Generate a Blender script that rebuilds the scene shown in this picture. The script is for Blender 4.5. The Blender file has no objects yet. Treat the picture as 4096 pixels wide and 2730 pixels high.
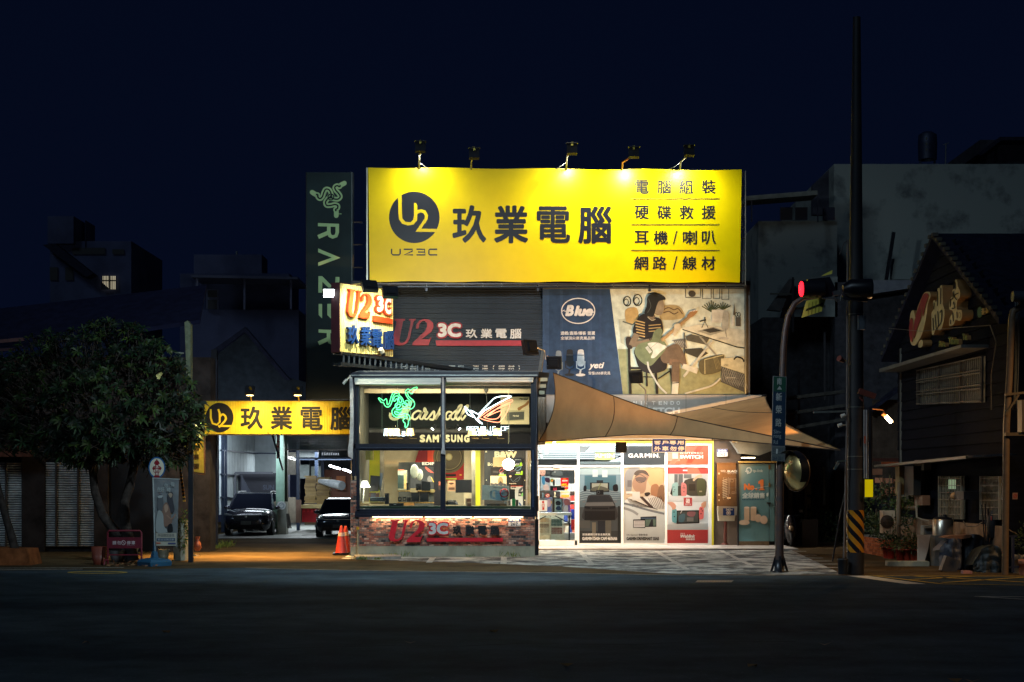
import bpy,math,random
from mathutils import Vector
R=random.Random(7)
SC=bpy.context.scene
COL=SC.collection
# ------------------------------------------------ camera, world, light, exposure
F,CX,YH,H=6267.0,2048.0,1924.0,2.1       # focal length and horizon in photograph pixels, eye height in metres
cam=bpy.data.cameras.new('camera');camo=bpy.data.objects.new('camera',cam);COL.objects.link(camo)
camo.location=(0,0,H);camo.rotation_euler=(math.pi/2,0,0)
cam.lens=F/4096*36;cam.sensor_width=36;cam.shift_y=(YH-1365)/4096
cam.clip_start=.1;cam.clip_end=2000
SC.camera=camo
W=bpy.data.worlds.new('World');SC.world=W;W.use_nodes=True
_wn=W.node_tree;_bg=_wn.nodes['Background'];_bg.inputs[1].default_value=1.0
_tc=_wn.nodes.new('ShaderNodeTexCoord');_sp=_wn.nodes.new('ShaderNodeSeparateXYZ');_cr=_wn.nodes.new('ShaderNodeValToRGB')
_wn.links.new(_tc.outputs['Generated'],_sp.inputs[0]);_wn.links.new(_sp.outputs['Z'],_cr.inputs[0]);_wn.links.new(_cr.outputs[0],_bg.inputs[0])
_cr.color_ramp.elements[0].position=0.0;_cr.color_ramp.elements[0].color=(.0016,.0033,.0120,1)
_cr.color_ramp.elements[1].position=.6;_cr.color_ramp.elements[1].color=(.0009,.0024,.0090,1)
SC.view_settings.view_transform='Standard';SC.view_settings.look='None'
SC.view_settings.exposure=0;SC.view_settings.gamma=1;SC.view_settings.use_curve_mapping=False
try:
 SC.cycles.use_denoising=True;SC.cycles.max_bounces=6;SC.cycles.diffuse_bounces=3;SC.cycles.glossy_bounces=3
 SC.cycles.transmission_bounces=4;SC.cycles.transparent_max_bounces=12;SC.cycles.sample_clamp_indirect=4
 SC.cycles.caustics_reflective=False;SC.cycles.caustics_refractive=False
except Exception: pass

def aim(o,target):
 o.rotation_euler=(Vector(target)-Vector(o.location)).to_track_quat('-Z','Y').to_euler()
def light(kind,loc,target,power,color=(1,1,1),size=.2,angle=90,blend=.6,parent=None,sy=None,name='lamp_light'):
 L=bpy.data.lights.new(name,kind);L.energy=power;L.color=color
 if kind == 'SPOT': L.spot_size=math.radians(angle);L.spot_blend=blend;L.shadow_soft_size=size
 elif kind == 'AREA':
  L.size=size
  if sy: L.shape='RECTANGLE';L.size_y=sy
 elif kind == 'POINT': L.shadow_soft_size=size
 o=bpy.data.objects.new(name,L);COL.objects.link(o);o.location=loc
 if target is not None: aim(o,target)
 if parent is not None:
  o.location=Vector(loc)-Vector(root_org(parent));o.parent=parent
 return o
_sun=bpy.data.lights.new('moonlight','SUN');_sun.energy=.30;_sun.color=(.58,.80,1.0);_sun.angle=math.radians(12)
_so=bpy.data.objects.new('moonlight',_sun);COL.objects.link(_so);_so.location=(-30,-45,42);aim(_so,(0,0,0))
# unseen orange spots added by the pole and off frame right, no lamp modelled
light('SPOT',(9.0,38.3,3.2),(5.7,42.6,3.85),7000,(1,.50,.15),.12,66,.7,name='added_street_spot')
light('SPOT',(15.5,29,8.5),(9.2,36,0),1300,(1,.58,.24),.25,42,.8,name='added_street_spot')

light('SPOT',(-1.5,29.5,9.5),(-1.0,44.5,2.2),4300,(.74,.92,1.0),.3,118,.8,name='added_street_spot')  # unseen cool spot added over the road to light bay, paving and asphalt

# ------------------------------------------------ helpers
def S(r,g,b):
 f=lambda c: (c/255/12.92) if c/255 <= .04045 else ((c/255+.055)/1.055)**2.4
 return (f(r),f(g),f(b))
def P(sx,sy,d): return Vector(((sx-CX)*d/F,d,H-(sy-YH)*d/F))
def G(sx,sy,z=0.0):
 d=(H-z)*F/(sy-YH);return Vector(((sx-CX)*d/F,d,z))
class PL:
 "vertical plane through two ground points"
 def __init__(s,a,b):
  s.a=Vector(a[:2]);t=(Vector(b[:2])-s.a).normalized();s.t=t;s.n=Vector((t.y,-t.x))
  if s.n.y > 0 or (abs(s.n.y) < 1e-6 and s.n.x > 0): s.n=-s.n
 def pt(s,sx,sy,off=0.0):
  k=(sx-CX)/F;d=s.a.dot(s.n)/(k*s.n.x+s.n.y);p=P(sx,sy,d)
  return Vector((p.x+s.n.x*off,p.y+s.n.y*off,p.z))
def FP(d): return PL((-1,d),(1,d))

_mats={}
def M(key,rgb=(.5,.5,.5),rough=.6,metal=0.0,noise=.12,ns=4.0,bump=0.0,bs=40.0,emit=0.0,vcol=False,trans=0.0,spec=None,dark=None,stretch=(1,1,1),coat=0):
 if key in _mats: return _mats[key]
 if spec is None: spec=.08 if rough >= .69 else .45
 m=bpy.data.materials.new(key);m.use_nodes=True;nt=m.node_tree;N=nt.nodes;Lk=nt.links
 b=N['Principled BSDF'];b.inputs['Roughness'].default_value=rough;b.inputs['Metallic'].default_value=metal
 b.inputs['Specular IOR Level'].default_value=spec
 if coat: b.inputs['Coat Weight'].default_value=coat;b.inputs['Coat Roughness'].default_value=.05
 g=N.new('ShaderNodeNewGeometry');mp=N.new('ShaderNodeMapping');mp.inputs['Scale'].default_value=stretch
 Lk.new(g.outputs['Position'],mp.inputs[0])
 tx=N.new('ShaderNodeTexNoise');tx.inputs['Scale'].default_value=ns;tx.inputs['Detail'].default_value=7;tx.inputs['Roughness'].default_value=.62
 Lk.new(mp.outputs[0],tx.inputs['Vector'])
 mx=N.new('ShaderNodeMix');mx.data_type='RGBA';mx.blend_type='MULTIPLY' if dark is None else 'MIX'
 cr=N.new('ShaderNodeMapRange');cr.inputs['From Min'].default_value=.36;cr.inputs['From Max'].default_value=.66
 Lk.new(tx.outputs['Fac'],cr.inputs[0])
 if vcol:
  at=N.new('ShaderNodeVertexColor');at.layer_name='Col';Lk.new(at.outputs['Color'],mx.inputs[6])
 else: mx.inputs[6].default_value=(*rgb,1)
 if dark is None:
  mx.inputs[7].default_value=(1-noise*2,1-noise*2,1-noise*2,1);Lk.new(cr.outputs[0],mx.inputs[0])
 else:
  mx.inputs[7].default_value=(*dark,1);Lk.new(cr.outputs[0],mx.inputs[0])
 col=mx.outputs[2];Lk.new(col,b.inputs['Base Color'])
 if bump:
  t2=N.new('ShaderNodeTexNoise');t2.inputs['Scale'].default_value=bs;t2.inputs['Detail'].default_value=5
  Lk.new(mp.outputs[0],t2.inputs['Vector'])
  bp=N.new('ShaderNodeBump');bp.inputs['Strength'].default_value=bump;bp.inputs['Distance'].default_value=.02
  Lk.new(t2.outputs['Fac'],bp.inputs['Height']);Lk.new(bp.outputs[0],b.inputs['Normal'])
 if emit:
  Lk.new(col,b.inputs['Emission Color']);b.inputs['Emission Strength'].default_value=emit
 if trans:
  out=N['Material Output'];tr=N.new('ShaderNodeBsdfTranslucent');Lk.new(col,tr.inputs[0])
  ms=N.new('ShaderNodeMixShader');ms.inputs[0].default_value=trans
  Lk.new(b.outputs[0],ms.inputs[1]);Lk.new(tr.outputs[0],ms.inputs[2]);Lk.new(ms.outputs[0],out.inputs[0])
 _mats[key]=m;return m
def glass(key='glass',refl=.12,tint=(.93,.97,.96),rough=.02):
 if key in _mats: return _mats[key]
 m=bpy.data.materials.new(key);m.use_nodes=True;N=m.node_tree.nodes;Lk=m.node_tree.links;N.remove(N['Principled BSDF'])
 t=N.new('ShaderNodeBsdfTransparent');t.inputs[0].default_value=(*tint,1)
 g=N.new('ShaderNodeBsdfGlossy');g.inputs['Roughness'].default_value=rough
 fr=N.new('ShaderNodeFresnel');fr.inputs[0].default_value=1.5
 ms=N.new('ShaderNodeMixShader')
 Lk.new(fr.outputs[0],ms.inputs[0]);Lk.new(t.outputs[0],ms.inputs[1]);Lk.new(g.outputs[0],ms.inputs[2]);Lk.new(ms.outputs[0],N['Material Output'].inputs[0])
 _mats[key]=m;return m

# ---- object bookkeeping
def root_org(o):
 while o.parent is not None: o=o.parent
 return o.get('_o',(0,0,0)) if o.type == 'EMPTY' else ORG.get(o.name,(0,0,0))
ORG={}
def tag(o,label=None,cat=None,group=None,kind=None):
 if label: o['label']=label
 if cat: o['category']=cat
 if group: o['group']=group
 if kind: o['kind']=kind
 return o
def thing(name,label,cat,loc=(0,0,0),group=None):
 o=bpy.data.objects.new(name,None);COL.objects.link(o);o.location=loc;o['_o']=tuple(loc);o.empty_display_size=.2
 return tag(o,label,cat,group)
class MB:
 def __init__(s,col=(.5,.5,.5)): s.v=[];s.f=[];s.c=[];s.sm=[];s.col=col
 def add(s,vs,fs,col=None,smooth=False):
  n=len(s.v);s.v += [tuple(v) for v in vs]
  for f in fs: s.f.append([n+i for i in f]);s.c.append(col or s.col);s.sm.append(smooth)
  return s
 def box(s,a,b,col=None):
  x0,y0,z0=(min(a[i],b[i]) for i in range(3));x1,y1,z1=(max(a[i],b[i]) for i in range(3))
  return s.add([(x0,y0,z0),(x1,y0,z0),(x1,y1,z0),(x0,y1,z0),(x0,y0,z1),(x1,y0,z1),(x1,y1,z1),(x0,y1,z1)],
                     [(0,3,2,1),(4,5,6,7),(0,1,5,4),(1,2,6,5),(2,3,7,6),(3,0,4,7)],col)
 def obox(s,c,size,rz=0,rx=0,ry=0,col=None):
  from mathutils import Euler
  e=Euler((rx,ry,rz)).to_matrix();vs=[]
  for i in (-1,1):
   for j in (-1,1):
    for k in (-1,1): vs.append(Vector(c)+e@Vector((i*size[0]/2,j*size[1]/2,k*size[2]/2)))
  return s.add(vs,[(0,1,3,2),(4,6,7,5),(0,4,5,1),(2,3,7,6),(0,2,6,4),(1,5,7,3)],col)
 def bar(s,a,b,w,h=None,col=None):
  a=Vector(a);b=Vector(b);d=(b-a).normalized();up=Vector((0,0,1)) if abs(d.z) < .95 else Vector((0,1,0))
  u=d.cross(up).normalized()*w/2;v=u.cross(d).normalized()*(h or w)/2;vs=[]
  for q in (a,b): vs += [q-u-v,q+u-v,q+u+v,q-u+v]
  return s.add(vs,[(0,3,2,1),(4,5,6,7),(0,1,5,4),(1,2,6,5),(2,3,7,6),(3,0,4,7)],col)
 def tube(s,pts,r,n=8,col=None,cap=True):
  pts=[Vector(p) for p in pts];rs=r if isinstance(r,(list,tuple)) else [r]*len(pts);vs=[];fs=[]
  up=Vector((0,0,1));u=None
  for i,p in enumerate(pts):
   d=(pts[min(i+1,len(pts)-1)]-pts[max(i-1,0)]).normalized()
   if u is None: u=d.cross(up if abs(d.z) < .9 else Vector((1,0,0))).normalized()
   else: u=(u-d*u.dot(d)).normalized()
   w=d.cross(u)
   for k in range(n):
    a=2*math.pi*k/n;vs.append(p+(u*math.cos(a)+w*math.sin(a))*rs[i])
  for i in range(len(pts)-1):
   for k in range(n): fs.append((i*n+k,i*n+(k+1) % n,(i+1)*n+(k+1) % n,(i+1)*n+k))
  s.add(vs,fs,col,True)
  if cap: s.add(vs[:n],[tuple(range(n))[::-1]],col);s.add(vs[-n:],[tuple(range(n))],col)
  return s
 def cyl(s,a,b,r,n=16,col=None): return s.tube([a,b],r,n,col)
 def lathe(s,c,prof,n=18,col=None,ax='Z',smooth=True,tilt=None):
  vs=[];fs=[]
  for r,h in prof:
   for k in range(n):
    a=2*math.pi*k/n;q=Vector((r*math.cos(a),r*math.sin(a),h))
    if ax == 'Y': q=Vector((q.x,-q.z,q.y))
    if tilt is not None: q=tilt@q
    vs.append(Vector(c)+q)
  for i in range(len(prof)-1):
   for k in range(n): fs.append((i*n+k,i*n+(k+1) % n,(i+1)*n+(k+1) % n,(i+1)*n+k))
  return s.add(vs,fs,col,smooth)
 def ball(s,c,r,n=12,col=None):
  r=r if isinstance(r,(tuple,list)) else (r,r,r);vs=[];fs=[];m=n//2
  for i in range(m+1):
   for k in range(n):
    t=math.pi*i/m;a=2*math.pi*k/n;vs.append((c[0]+r[0]*math.sin(t)*math.cos(a),c[1]+r[1]*math.sin(t)*math.sin(a),c[2]+r[2]*math.cos(t)))
  for i in range(m):
   for k in range(n): fs.append((i*n+k,(i+1)*n+k,(i+1)*n+(k+1) % n,i*n+(k+1) % n))
  return s.add(vs,fs,col,True)
 def prism(s,pts,ext,col=None,side=None):
  pts=[Vector(p) for p in pts];n=len(pts);e=Vector(ext)
  s.add(pts+[p+e for p in pts],[tuple(range(n)),tuple(range(2*n-1,n-1,-1))],col)
  return s.add(pts+[p+e for p in pts],[(i,(i+1) % n,n+(i+1) % n,n+i) for i in range(n)],side or col)
 def build(s,name,mat,parent=None,org=None,**kw):
  me=bpy.data.meshes.new(name)
  if parent is not None: o_=root_org(parent)
  else:
   if org is None:
    xs=list(zip(*s.v));org=((min(xs[0])+max(xs[0]))/2,(min(xs[1])+max(xs[1]))/2,min(xs[2]))
   o_=org
  me.from_pydata([(v[0]-o_[0],v[1]-o_[1],v[2]-o_[2]) for v in s.v],[],s.f)
  me.polygons.foreach_set('use_smooth',s.sm)
  ca=me.color_attributes.new('Col','FLOAT_COLOR','CORNER');buf=[]
  for f,c in zip(s.f,s.c): buf += [c[0],c[1],c[2],1.0]*len(f)
  if len(buf) == len(ca.data)*4: ca.data.foreach_set('color',buf)
  me.materials.append(mat);me.update()
  o=bpy.data.objects.new(name,me);COL.objects.link(o)
  if parent is not None: o.parent=parent
  else: o.location=o_;ORG[o.name]=tuple(o_)
  return tag(o,**kw)
def copy_tree(o,delta=(0,0,0),parent=None,label=None):
 c=o.copy();COL.objects.link(c)
 if parent is not None: c.parent=parent
 else:
  c.location=Vector(o.location)+Vector(delta)
  if '_o' in o: c['_o']=tuple(c.location)
 if label: c['label']=label
 for ch in list(o.children): copy_tree(ch,parent=c)
 return c
# ---- lettering
_sm={}
def strmesh(t,space=1.0,shear=0.0,ex=0):
 k=(t,space,shear)
 if k in _sm: return _sm[k]
 c=bpy.data.curves.new('lettering','FONT');c.body=t;c.size=1;c.space_character=space;c.shear=shear;c.resolution_u=3
 o=bpy.data.objects.new('lettering',c);COL.objects.link(o);bpy.context.view_layer.update()
 m=bpy.data.meshes.new_from_object(o.evaluated_get(bpy.context.evaluated_depsgraph_get()))
 vs=[(v.co.x,v.co.y) for v in m.vertices];fs=[tuple(p.vertices) for p in m.polygons]
 bpy.data.objects.remove(o);bpy.data.curves.remove(c);bpy.data.meshes.remove(m)
 _sm[k]=(vs,fs);return _sm[k]
def T(mb,pl,t,box,col,bold=0.0,off=.004,ext=0.0,shear=0.0,space=1.0,side=None,nb=8):
 vs,fs=strmesh(t,space,shear)
 if not vs: return
 x0=min(v[0] for v in vs)-bold;x1=max(v[0] for v in vs)+bold;y0=min(v[1] for v in vs)-bold;y1=max(v[1] for v in vs)+bold
 bx0,by0,bx1,by1=box;kx=(bx1-bx0)/max(x1-x0,1e-6);ky=(by1-by0)/max(y1-y0,1e-6)
 offs=[(0,0)]+([(bold*math.cos(2*math.pi*i/nb+.39),bold*math.sin(2*math.pi*i/nb+.39)) for i in range(nb)] if bold else [])
 be=None
 if ext:
  cnt={}
  for f in fs:
   for i in range(len(f)):
    e=(f[i],f[(i+1) % len(f)]);kk=tuple(sorted(e));cnt[kk]=None if kk in cnt else e
  be=[e for e in cnt.values() if e]
 for q,(dx,dy) in enumerate(offs):
  o2=off+ext+q*.00006
  pp=[pl.pt(bx0+(v[0]+dx-x0)*kx,by1-(v[1]+dy-y0)*ky,o2) for v in vs]
  mb.add(pp,fs,col)
  if ext:
   pb=[pl.pt(bx0+(v[0]+dx-x0)*kx,by1-(v[1]+dy-y0)*ky,off) for v in vs];n=len(pp)
   mb.add(pp+pb,[(a,b,n+b,n+a) for a,b in be],side or col)
class PR:
 "flat print laid on a plane; coordinates are those of one enlarged view of the photograph"
 def __init__(s,pl,ox=0,oy=0,k=1.0,off=.004,step=.0006): s.pl=pl;s.ox=ox;s.oy=oy;s.k=k;s.off=off;s.st=step;s.mb=MB()
 def q(s,x,y): return s.ox+x*s.k,s.oy+y*s.k
 def nx(s): s.off += s.st;return s.off
 def poly(s,pts,col):
  o=s.nx();p=[s.pl.pt(*s.q(*a),o) for a in pts];s.mb.add(p,[tuple(range(len(p)))],col);return s
 def rect(s,x0,y0,x1,y1,col): return s.poly([(x0,y1),(x1,y1),(x1,y0),(x0,y0)],col)
 def disc(s,cx,cy,rx,ry,col,n=28,rot=0,a0=0,a1=360):
  c,sn=math.cos(rot),math.sin(rot);pts=[]
  for i in range(n if a1-a0 >= 360 else n+1):
   a=math.radians(a0+(a1-a0)*i/n);u,v=rx*math.cos(a),ry*math.sin(a);pts.append((cx+u*c-v*sn,cy+u*sn+v*c))
  return s.poly(pts,col)
 def line(s,pts,w,col,closed=False):
  o=s.nx();n=len(pts);L=[];Rr=[]
  for i in range(n):
   a=pts[(i-1) % n] if (closed or i > 0) else pts[i];b=pts[(i+1) % n] if (closed or i < n-1) else pts[i]
   dx,dy=b[0]-a[0],b[1]-a[1];l=math.hypot(dx,dy) or 1;nx,ny=-dy/l*w/2,dx/l*w/2
   L.append((pts[i][0]+nx,pts[i][1]+ny));Rr.append((pts[i][0]-nx,pts[i][1]-ny))
  vs=[s.pl.pt(*s.q(*a),o) for a in L+Rr];m=n if closed else n-1
  s.mb.add(vs,[(i,(i+1) % n,n+(i+1) % n,n+i) for i in range(m)],col);return s
 def curve(s,pts,w,col,closed=False,k=6): return s.line(smooth(pts,k,closed),w,col,closed)
 def ring(s,cx,cy,rx,ry,w,col,n=36):
  return s.line([(cx+rx*math.cos(2*math.pi*i/n),cy+ry*math.sin(2*math.pi*i/n)) for i in range(n)],w,col,True)
 def blob(s,pts,col,k=4): return s.poly(smooth(pts,k,True),col)
 def text(s,t,x0,y0,x1,y1,col,bold=0.0,shear=0.0,space=1.0):
  o=s.nx();a=s.q(x0,y0);b=s.q(x1,y1);T(s.mb,s.pl,t,(a[0],a[1],b[0],b[1]),col,bold,o,0,shear,space);return s
 def build(s,name='print',mat=None,parent=None,**kw): return s.mb.build(name,mat or M_print,parent,**kw)
def smooth(pts,k=6,closed=False):
 out=[];n=len(pts)
 for i in range(n if closed else n-1):
  g=(lambda j: pts[j % n]) if closed else (lambda j: pts[max(0,min(n-1,j))])
  p0,p1,p2,p3=g(i-1),g(i),g(i+1),g(i+2)
  for j in range(k):
   t=j/k;out.append(tuple(.5*((2*p1[c])+(-p0[c]+p2[c])*t+(2*p0[c]-5*p1[c]+4*p2[c]-p3[c])*t*t+(-p0[c]+3*p1[c]-3*p2[c]+p3[c])*t**3) for c in range(len(p1))))
 if not closed: out.append(tuple(pts[-1]))
 return out
def slab(mb,pl,x0,y0,x1,y1,off0,off1,col=None):
 "board parallel to a plane, corners in photograph pixels"
 a=[pl.pt(x0,y1,off0),pl.pt(x1,y1,off0),pl.pt(x1,y0,off0),pl.pt(x0,y0,off0)]
 b=[Vector((p.x+pl.n.x*(off1-off0),p.y+pl.n.y*(off1-off0),p.z)) for p in a]
 return mb.add(a+b,[(0,3,2,1),(4,5,6,7),(0,1,5,4),(1,2,6,5),(2,3,7,6),(3,0,4,7)],col)
def corr(mb,pl,x0,y0,x1,y1,pitch,depth,horiz=False,off=0.0,col=None):
 prof=[(0,0),(.38,0),(.5,1),(.88,1),(1,0)];a0,a1=(y0,y1) if horiz else (x0,x1);t=a0;pts=[]
 while t < a1:
  for u,h in prof[:-1]: pts.append((min(t+u*pitch,a1),h))
  t += pitch
 pts.append((a1,0));n=len(pts)
 A=[pl.pt(x0,p,off+h*depth) if horiz else pl.pt(p,y0,off+h*depth) for p,h in pts]
 B=[pl.pt(x1,p,off+h*depth) if horiz else pl.pt(p,y1,off+h*depth) for p,h in pts]
 mb.add(A+B,[(i,i+1,n+i+1,n+i) for i in range(n-1)],col);return mb
M_print=M('printed_vinyl',vcol=True,rough=.6,noise=.04,spec=.25)
M_film=M('window_film',vcol=True,rough=.35,noise=.03,trans=.62)
M_paint=M('painted_surface',vcol=True,rough=.5,noise=.12,ns=8)
M_metal=M('painted_metal',vcol=True,rough=.35,metal=.6,noise=.12,ns=9)
M_black=M('black_metal',(.012,.014,.02),rough=.35,metal=.3,noise=.2)
M_glass=glass()
def E(key,rgb,st): return M(key,rgb,noise=0,emit=st)
WHITE=(.8,.8,.78)
# ================================================ GROUND
g=MB();g.add([(-300,-60,-.012),(300,-60,-.012),(300,900,-.012),(-300,900,-.012)],[(0,1,2,3)])
g.build('ground',M('ground_soil',(.05,.05,.045),rough=.9,noise=.3,ns=.6,bump=.4,bs=6),org=(0,0,0),kind='structure')
def asphalt_mat(key,base,seed=0):
 m=M(key,base,rough=.85,noise=.22,ns=1.2,bump=.55,bs=120,spec=.025);nt=m.node_tree;N=nt.nodes;L=nt.links
 if 'Voronoi Texture' in N: return m
 g_=N['Geometry'];vo=N.new('ShaderNodeTexNoise');vo.inputs['Scale'].default_value=16;vo.inputs['Detail'].default_value=3
 L.new(g_.outputs['Position'],vo.inputs['Vector'])
 mr=N.new('ShaderNodeMapRange');mr.inputs['From Min'].default_value=.62;mr.inputs['From Max'].default_value=.78;mr.inputs['To Max'].default_value=1.0
 L.new(vo.outputs['Fac'],mr.inputs[0]);b=N['Principled BSDF'];src=b.inputs['Base Color'].links[0].from_socket
 mx=N.new('ShaderNodeMix');mx.data_type='RGBA';mx.blend_type='ADD';mx.inputs[7].default_value=(.09,.12,.14,1)
 L.new(mr.outputs[0],mx.inputs[0]);L.new(src,mx.inputs[6]);L.new(mx.outputs[2],b.inputs['Base Color'])
 # worn wheel tracks and old patches
 w=N.new('ShaderNodeMapping');w.inputs['Scale'].default_value=(.045,.22,1);L.new(g_.outputs['Position'],w.inputs[0])
 n2=N.new('ShaderNodeTexNoise');n2.inputs['Scale'].default_value=1.6;n2.inputs['Detail'].default_value=4;L.new(w.outputs[0],n2.inputs['Vector'])
 m2=N.new('ShaderNodeMix');m2.data_type='RGBA';m2.blend_type='MULTIPLY';m2.inputs[7].default_value=(.52,.55,.60,1)
 r2=N.new('ShaderNodeMapRange');r2.inputs['From Min'].default_value=.4;r2.inputs['From Max'].default_value=.62;L.new(n2.outputs['Fac'],r2.inputs[0])
 L.new(r2.outputs[0],m2.inputs[0]);L.new(mx.outputs[2],m2.inputs[6]);L.new(m2.outputs[2],b.inputs['Base Color'])
 return m
M_asph=asphalt_mat('road_asphalt',(.075,.105,.125));M_asph2=asphalt_mat('driveway_asphalt',(.15,.10,.05))
edge=[(0,2283),(500,2278),(982,2272),(1400,2282),(2240,2292),(2700,2301),(3100,2302),(3420,2303),(4096,2308)]
rd=[(-60,-20,0),(60,-20,0),(60,34.5,0)]+[G(x,y) for x,y in edge[::-1]]+[(-60,36.0,0)]
MB().add(rd,[tuple(range(len(rd)))]).build('road',M_asph,org=(0,0,0),kind='structure')
z=.002
ds=[(-60,36.0,z-.004)]+[G(x,y,z-.004) for x,y in edge]+[(60,34.5,z-.004),(60,110,z-.004),(-60,110,z-.004)]
MB().add(ds,[tuple(range(len(ds)))]).build('side_street',M_asph2,org=(0,0,0),kind='structure')
# worn forecourt paving
fm=M('forecourt_paving',(.50,.51,.47),rough=.75,dark=(.06,.065,.07),ns=1.3,bump=.3,bs=30,stretch=(.9,1.0,1))
_n=fm.node_tree.nodes;_n['Map Range'].inputs['From Min'].default_value=.43;_n['Map Range'].inputs['From Max'].default_value=.55
_n['Noise Texture'].inputs['Detail'].default_value=10;_n['Noise Texture'].inputs['Roughness'].default_value=.72
fc=[(1526,2242),(1895,2252),(2240,2266),(2500,2284),(2700,2296),(3050,2299),(3372,2299)]
fr=[(3372,2299),(3134,2186)]
pts=[G(x,y,.004) for x,y in fc]+[G(3134,2186,.004)]+[Vector((-4.6,G(3134,2186).y,.004)),Vector((-4.6,42.2,.004))]
MB().add(pts,[tuple(range(len(pts)))]).build('forecourt',fm,org=(0,0,0),kind='structure')
def gquad(mb,a,b,w,zz=.008,col=None):
 a=G(*a,zz);b=G(*b,zz);d=(b-a).normalized();n=Vector((-d.y,d.x,0))*w/2
 mb.add([a-n,b-n,b+n,a+n],[(0,1,2,3)],col)
M_line=M('worn_road_paint',(.62,.6,.54),rough=.7,dark=(.2,.2,.19),ns=9,noise=.2)
M_yline=M('worn_yellow_paint',(.62,.42,.06),rough=.7,dark=(.25,.18,.05),ns=9)
_k=0
for a,b,w in [((2624,2205),(2750,2279),.14),((2884,2203),(3004,2262),.14),((2318,2203),(2368,2258),.14),((1733,2230),(1716,2251),.16),((2016,2228),(2014,2256),.16)]:
 m=MB();gquad(m,a,b,w);o=m.build('parking_line',M_line,kind='structure')
for i,(y,xa,xb) in enumerate([(2206,3150,3225),(2222,3165,3268),(2233,3180,3292),(2245,3195,3330),(2257,3240,3356),(2271,3210,3356),(2282,3120,3250)]):
 m=MB();gquad(m,(xa,y),(xb,y),.16);m.build('painted_hatch_line',M_line,kind='structure')
m=MB()
for a,b in zip(edge[2:6],edge[3:7]): gquad(m,a,b,.07,.006)
m.build('road_edge_line',M('edge_paint',(.5,.42,.33),rough=.7,dark=(.12,.11,.1),ns=5),kind='structure')
m=MB();gquad(m,(-200,2274),(495,2271),.12,.006);gquad(m,(-200,2281),(330,2277),.12,.006);m.build('road_edge_line',M_line,kind='structure')
m=MB();n=48;vs=[]
for i in range(n):
 a=2*math.pi*i/n;c,s=math.cos(a),math.sin(a);vs += [G(390+121*c,2290+5.2*s,.007),G(390+101*c,2290.2+3.0*s,.007)]
m.add(vs,[(2*i,2*((i+1) % n),2*((i+1) % n)+1,2*i+1) for i in range(n)]);m.build('painted_ring_on_road',M_yline,kind='structure')
m=MB();m.add([G(3388,2304,.007),G(3625,2337,.007),G(3705,2337,.007),G(3470,2304,.007)],[(0,1,2,3)]);m.build('stop_line',M('stop_paint',(.8,.74,.6),rough=.7,noise=.15,ns=6),kind='structure')
m=MB()
for a,b in [((3460,2303.5),(4200,2306)),((3500,2304),(3765,2336)),((3765,2336),(4200,2343)),((3770,2331),(4150,2306)),((3640,2319),(3900,2305)),((3640,2304),(4120,2330))]: gquad(m,a,b,.13,.0065)
m.build('yellow_box_marking',M_yline,kind='structure')
m=MB();gquad(m,(3900,2386),(4200,2389),.1,.0065);gquad(m,(3900,2386),(4200,2404),.1,.0065);m.build('turn_line',M_line,kind='structure')
dc=MB();a,b,c,d=G(2790,2322,.006),G(2935,2322,.006),G(2925,2330,.006),G(2780,2330,.006)
dc.add([a,b,c,d],[(3,2,1,0)])
o=dc.build('drain_cover',M('worn_iron',(.3,.31,.32),rough=.5,metal=.3,noise=.2),kind='structure')
m=MB()
for i in range(12):
 x=2795+i*11;m.add([G(x,2323.6,.01),G(x+6,2323.6,.01),G(x+4,2328.4,.01),G(x-2,2328.4,.01)],[(3,2,1,0)])
m.build('slot',M_black,o,kind='stuff')
# gravel, dead leaves on the road
m=MB();lf=[]
for x,y in [(345,2575),(665,2532),(1975,2530),(2265,2665),(3300,2580),(3010,2668),(3820,2727),(3890,2727),(1640,2573)]:
 p=G(x,y,.004);s=.09;a=R.random()*6
 m.add([p+Vector((math.cos(a+t)*s*k,math.sin(a+t)*s*.6*k,h)) for t,k,h in ((0,1,.03),(1.3,.6,.0),(3.1,1,.035),(4.6,.6,0))],[(0,1,2,3)],S(120,90,50))
m.build('fallen_leaves',M_paint,kind='stuff',label='dry fallen leaves scattered on the dark road')
m=MB()
for x,y,a,n in ((300,2420,.1,14),(1500,2380,-.05,18),(2600,2450,.06,16),(3300,2520,-.1,12),(900,2600,.04,10),(2150,2330,.02,14)):
 q=G(x,y)
 for i in range(n):
  r=q+Vector((R.uniform(.5,.9),R.gauss(a*2,.16),0));d=(r-q).normalized();s=Vector((-d.y,d.x,0))*R.uniform(.012,.03);m.add([(v.x,v.y,.004) for v in (q-s,r-s,r+s,q+s)],[(0,1,2,3)]);q=r
m.build('tar_seams',M('tar_seam',(.012,.02,.028),rough=.9),kind='stuff',label='dark tar seams and cracks wandering over the road')
m=MB()
for i in range(34): gquad(m,(x := R.uniform(-100,4100),y := R.uniform(2315,2560)),(x+R.uniform(20,110),y+R.uniform(-2,2)),R.uniform(.02,.05),.003)
m.build('scuff_marks',M('pale_scuff',(.06,.085,.10),rough=.9,noise=.4,ns=20),kind='stuff',label='faint pale scuff marks on the asphalt')
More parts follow.
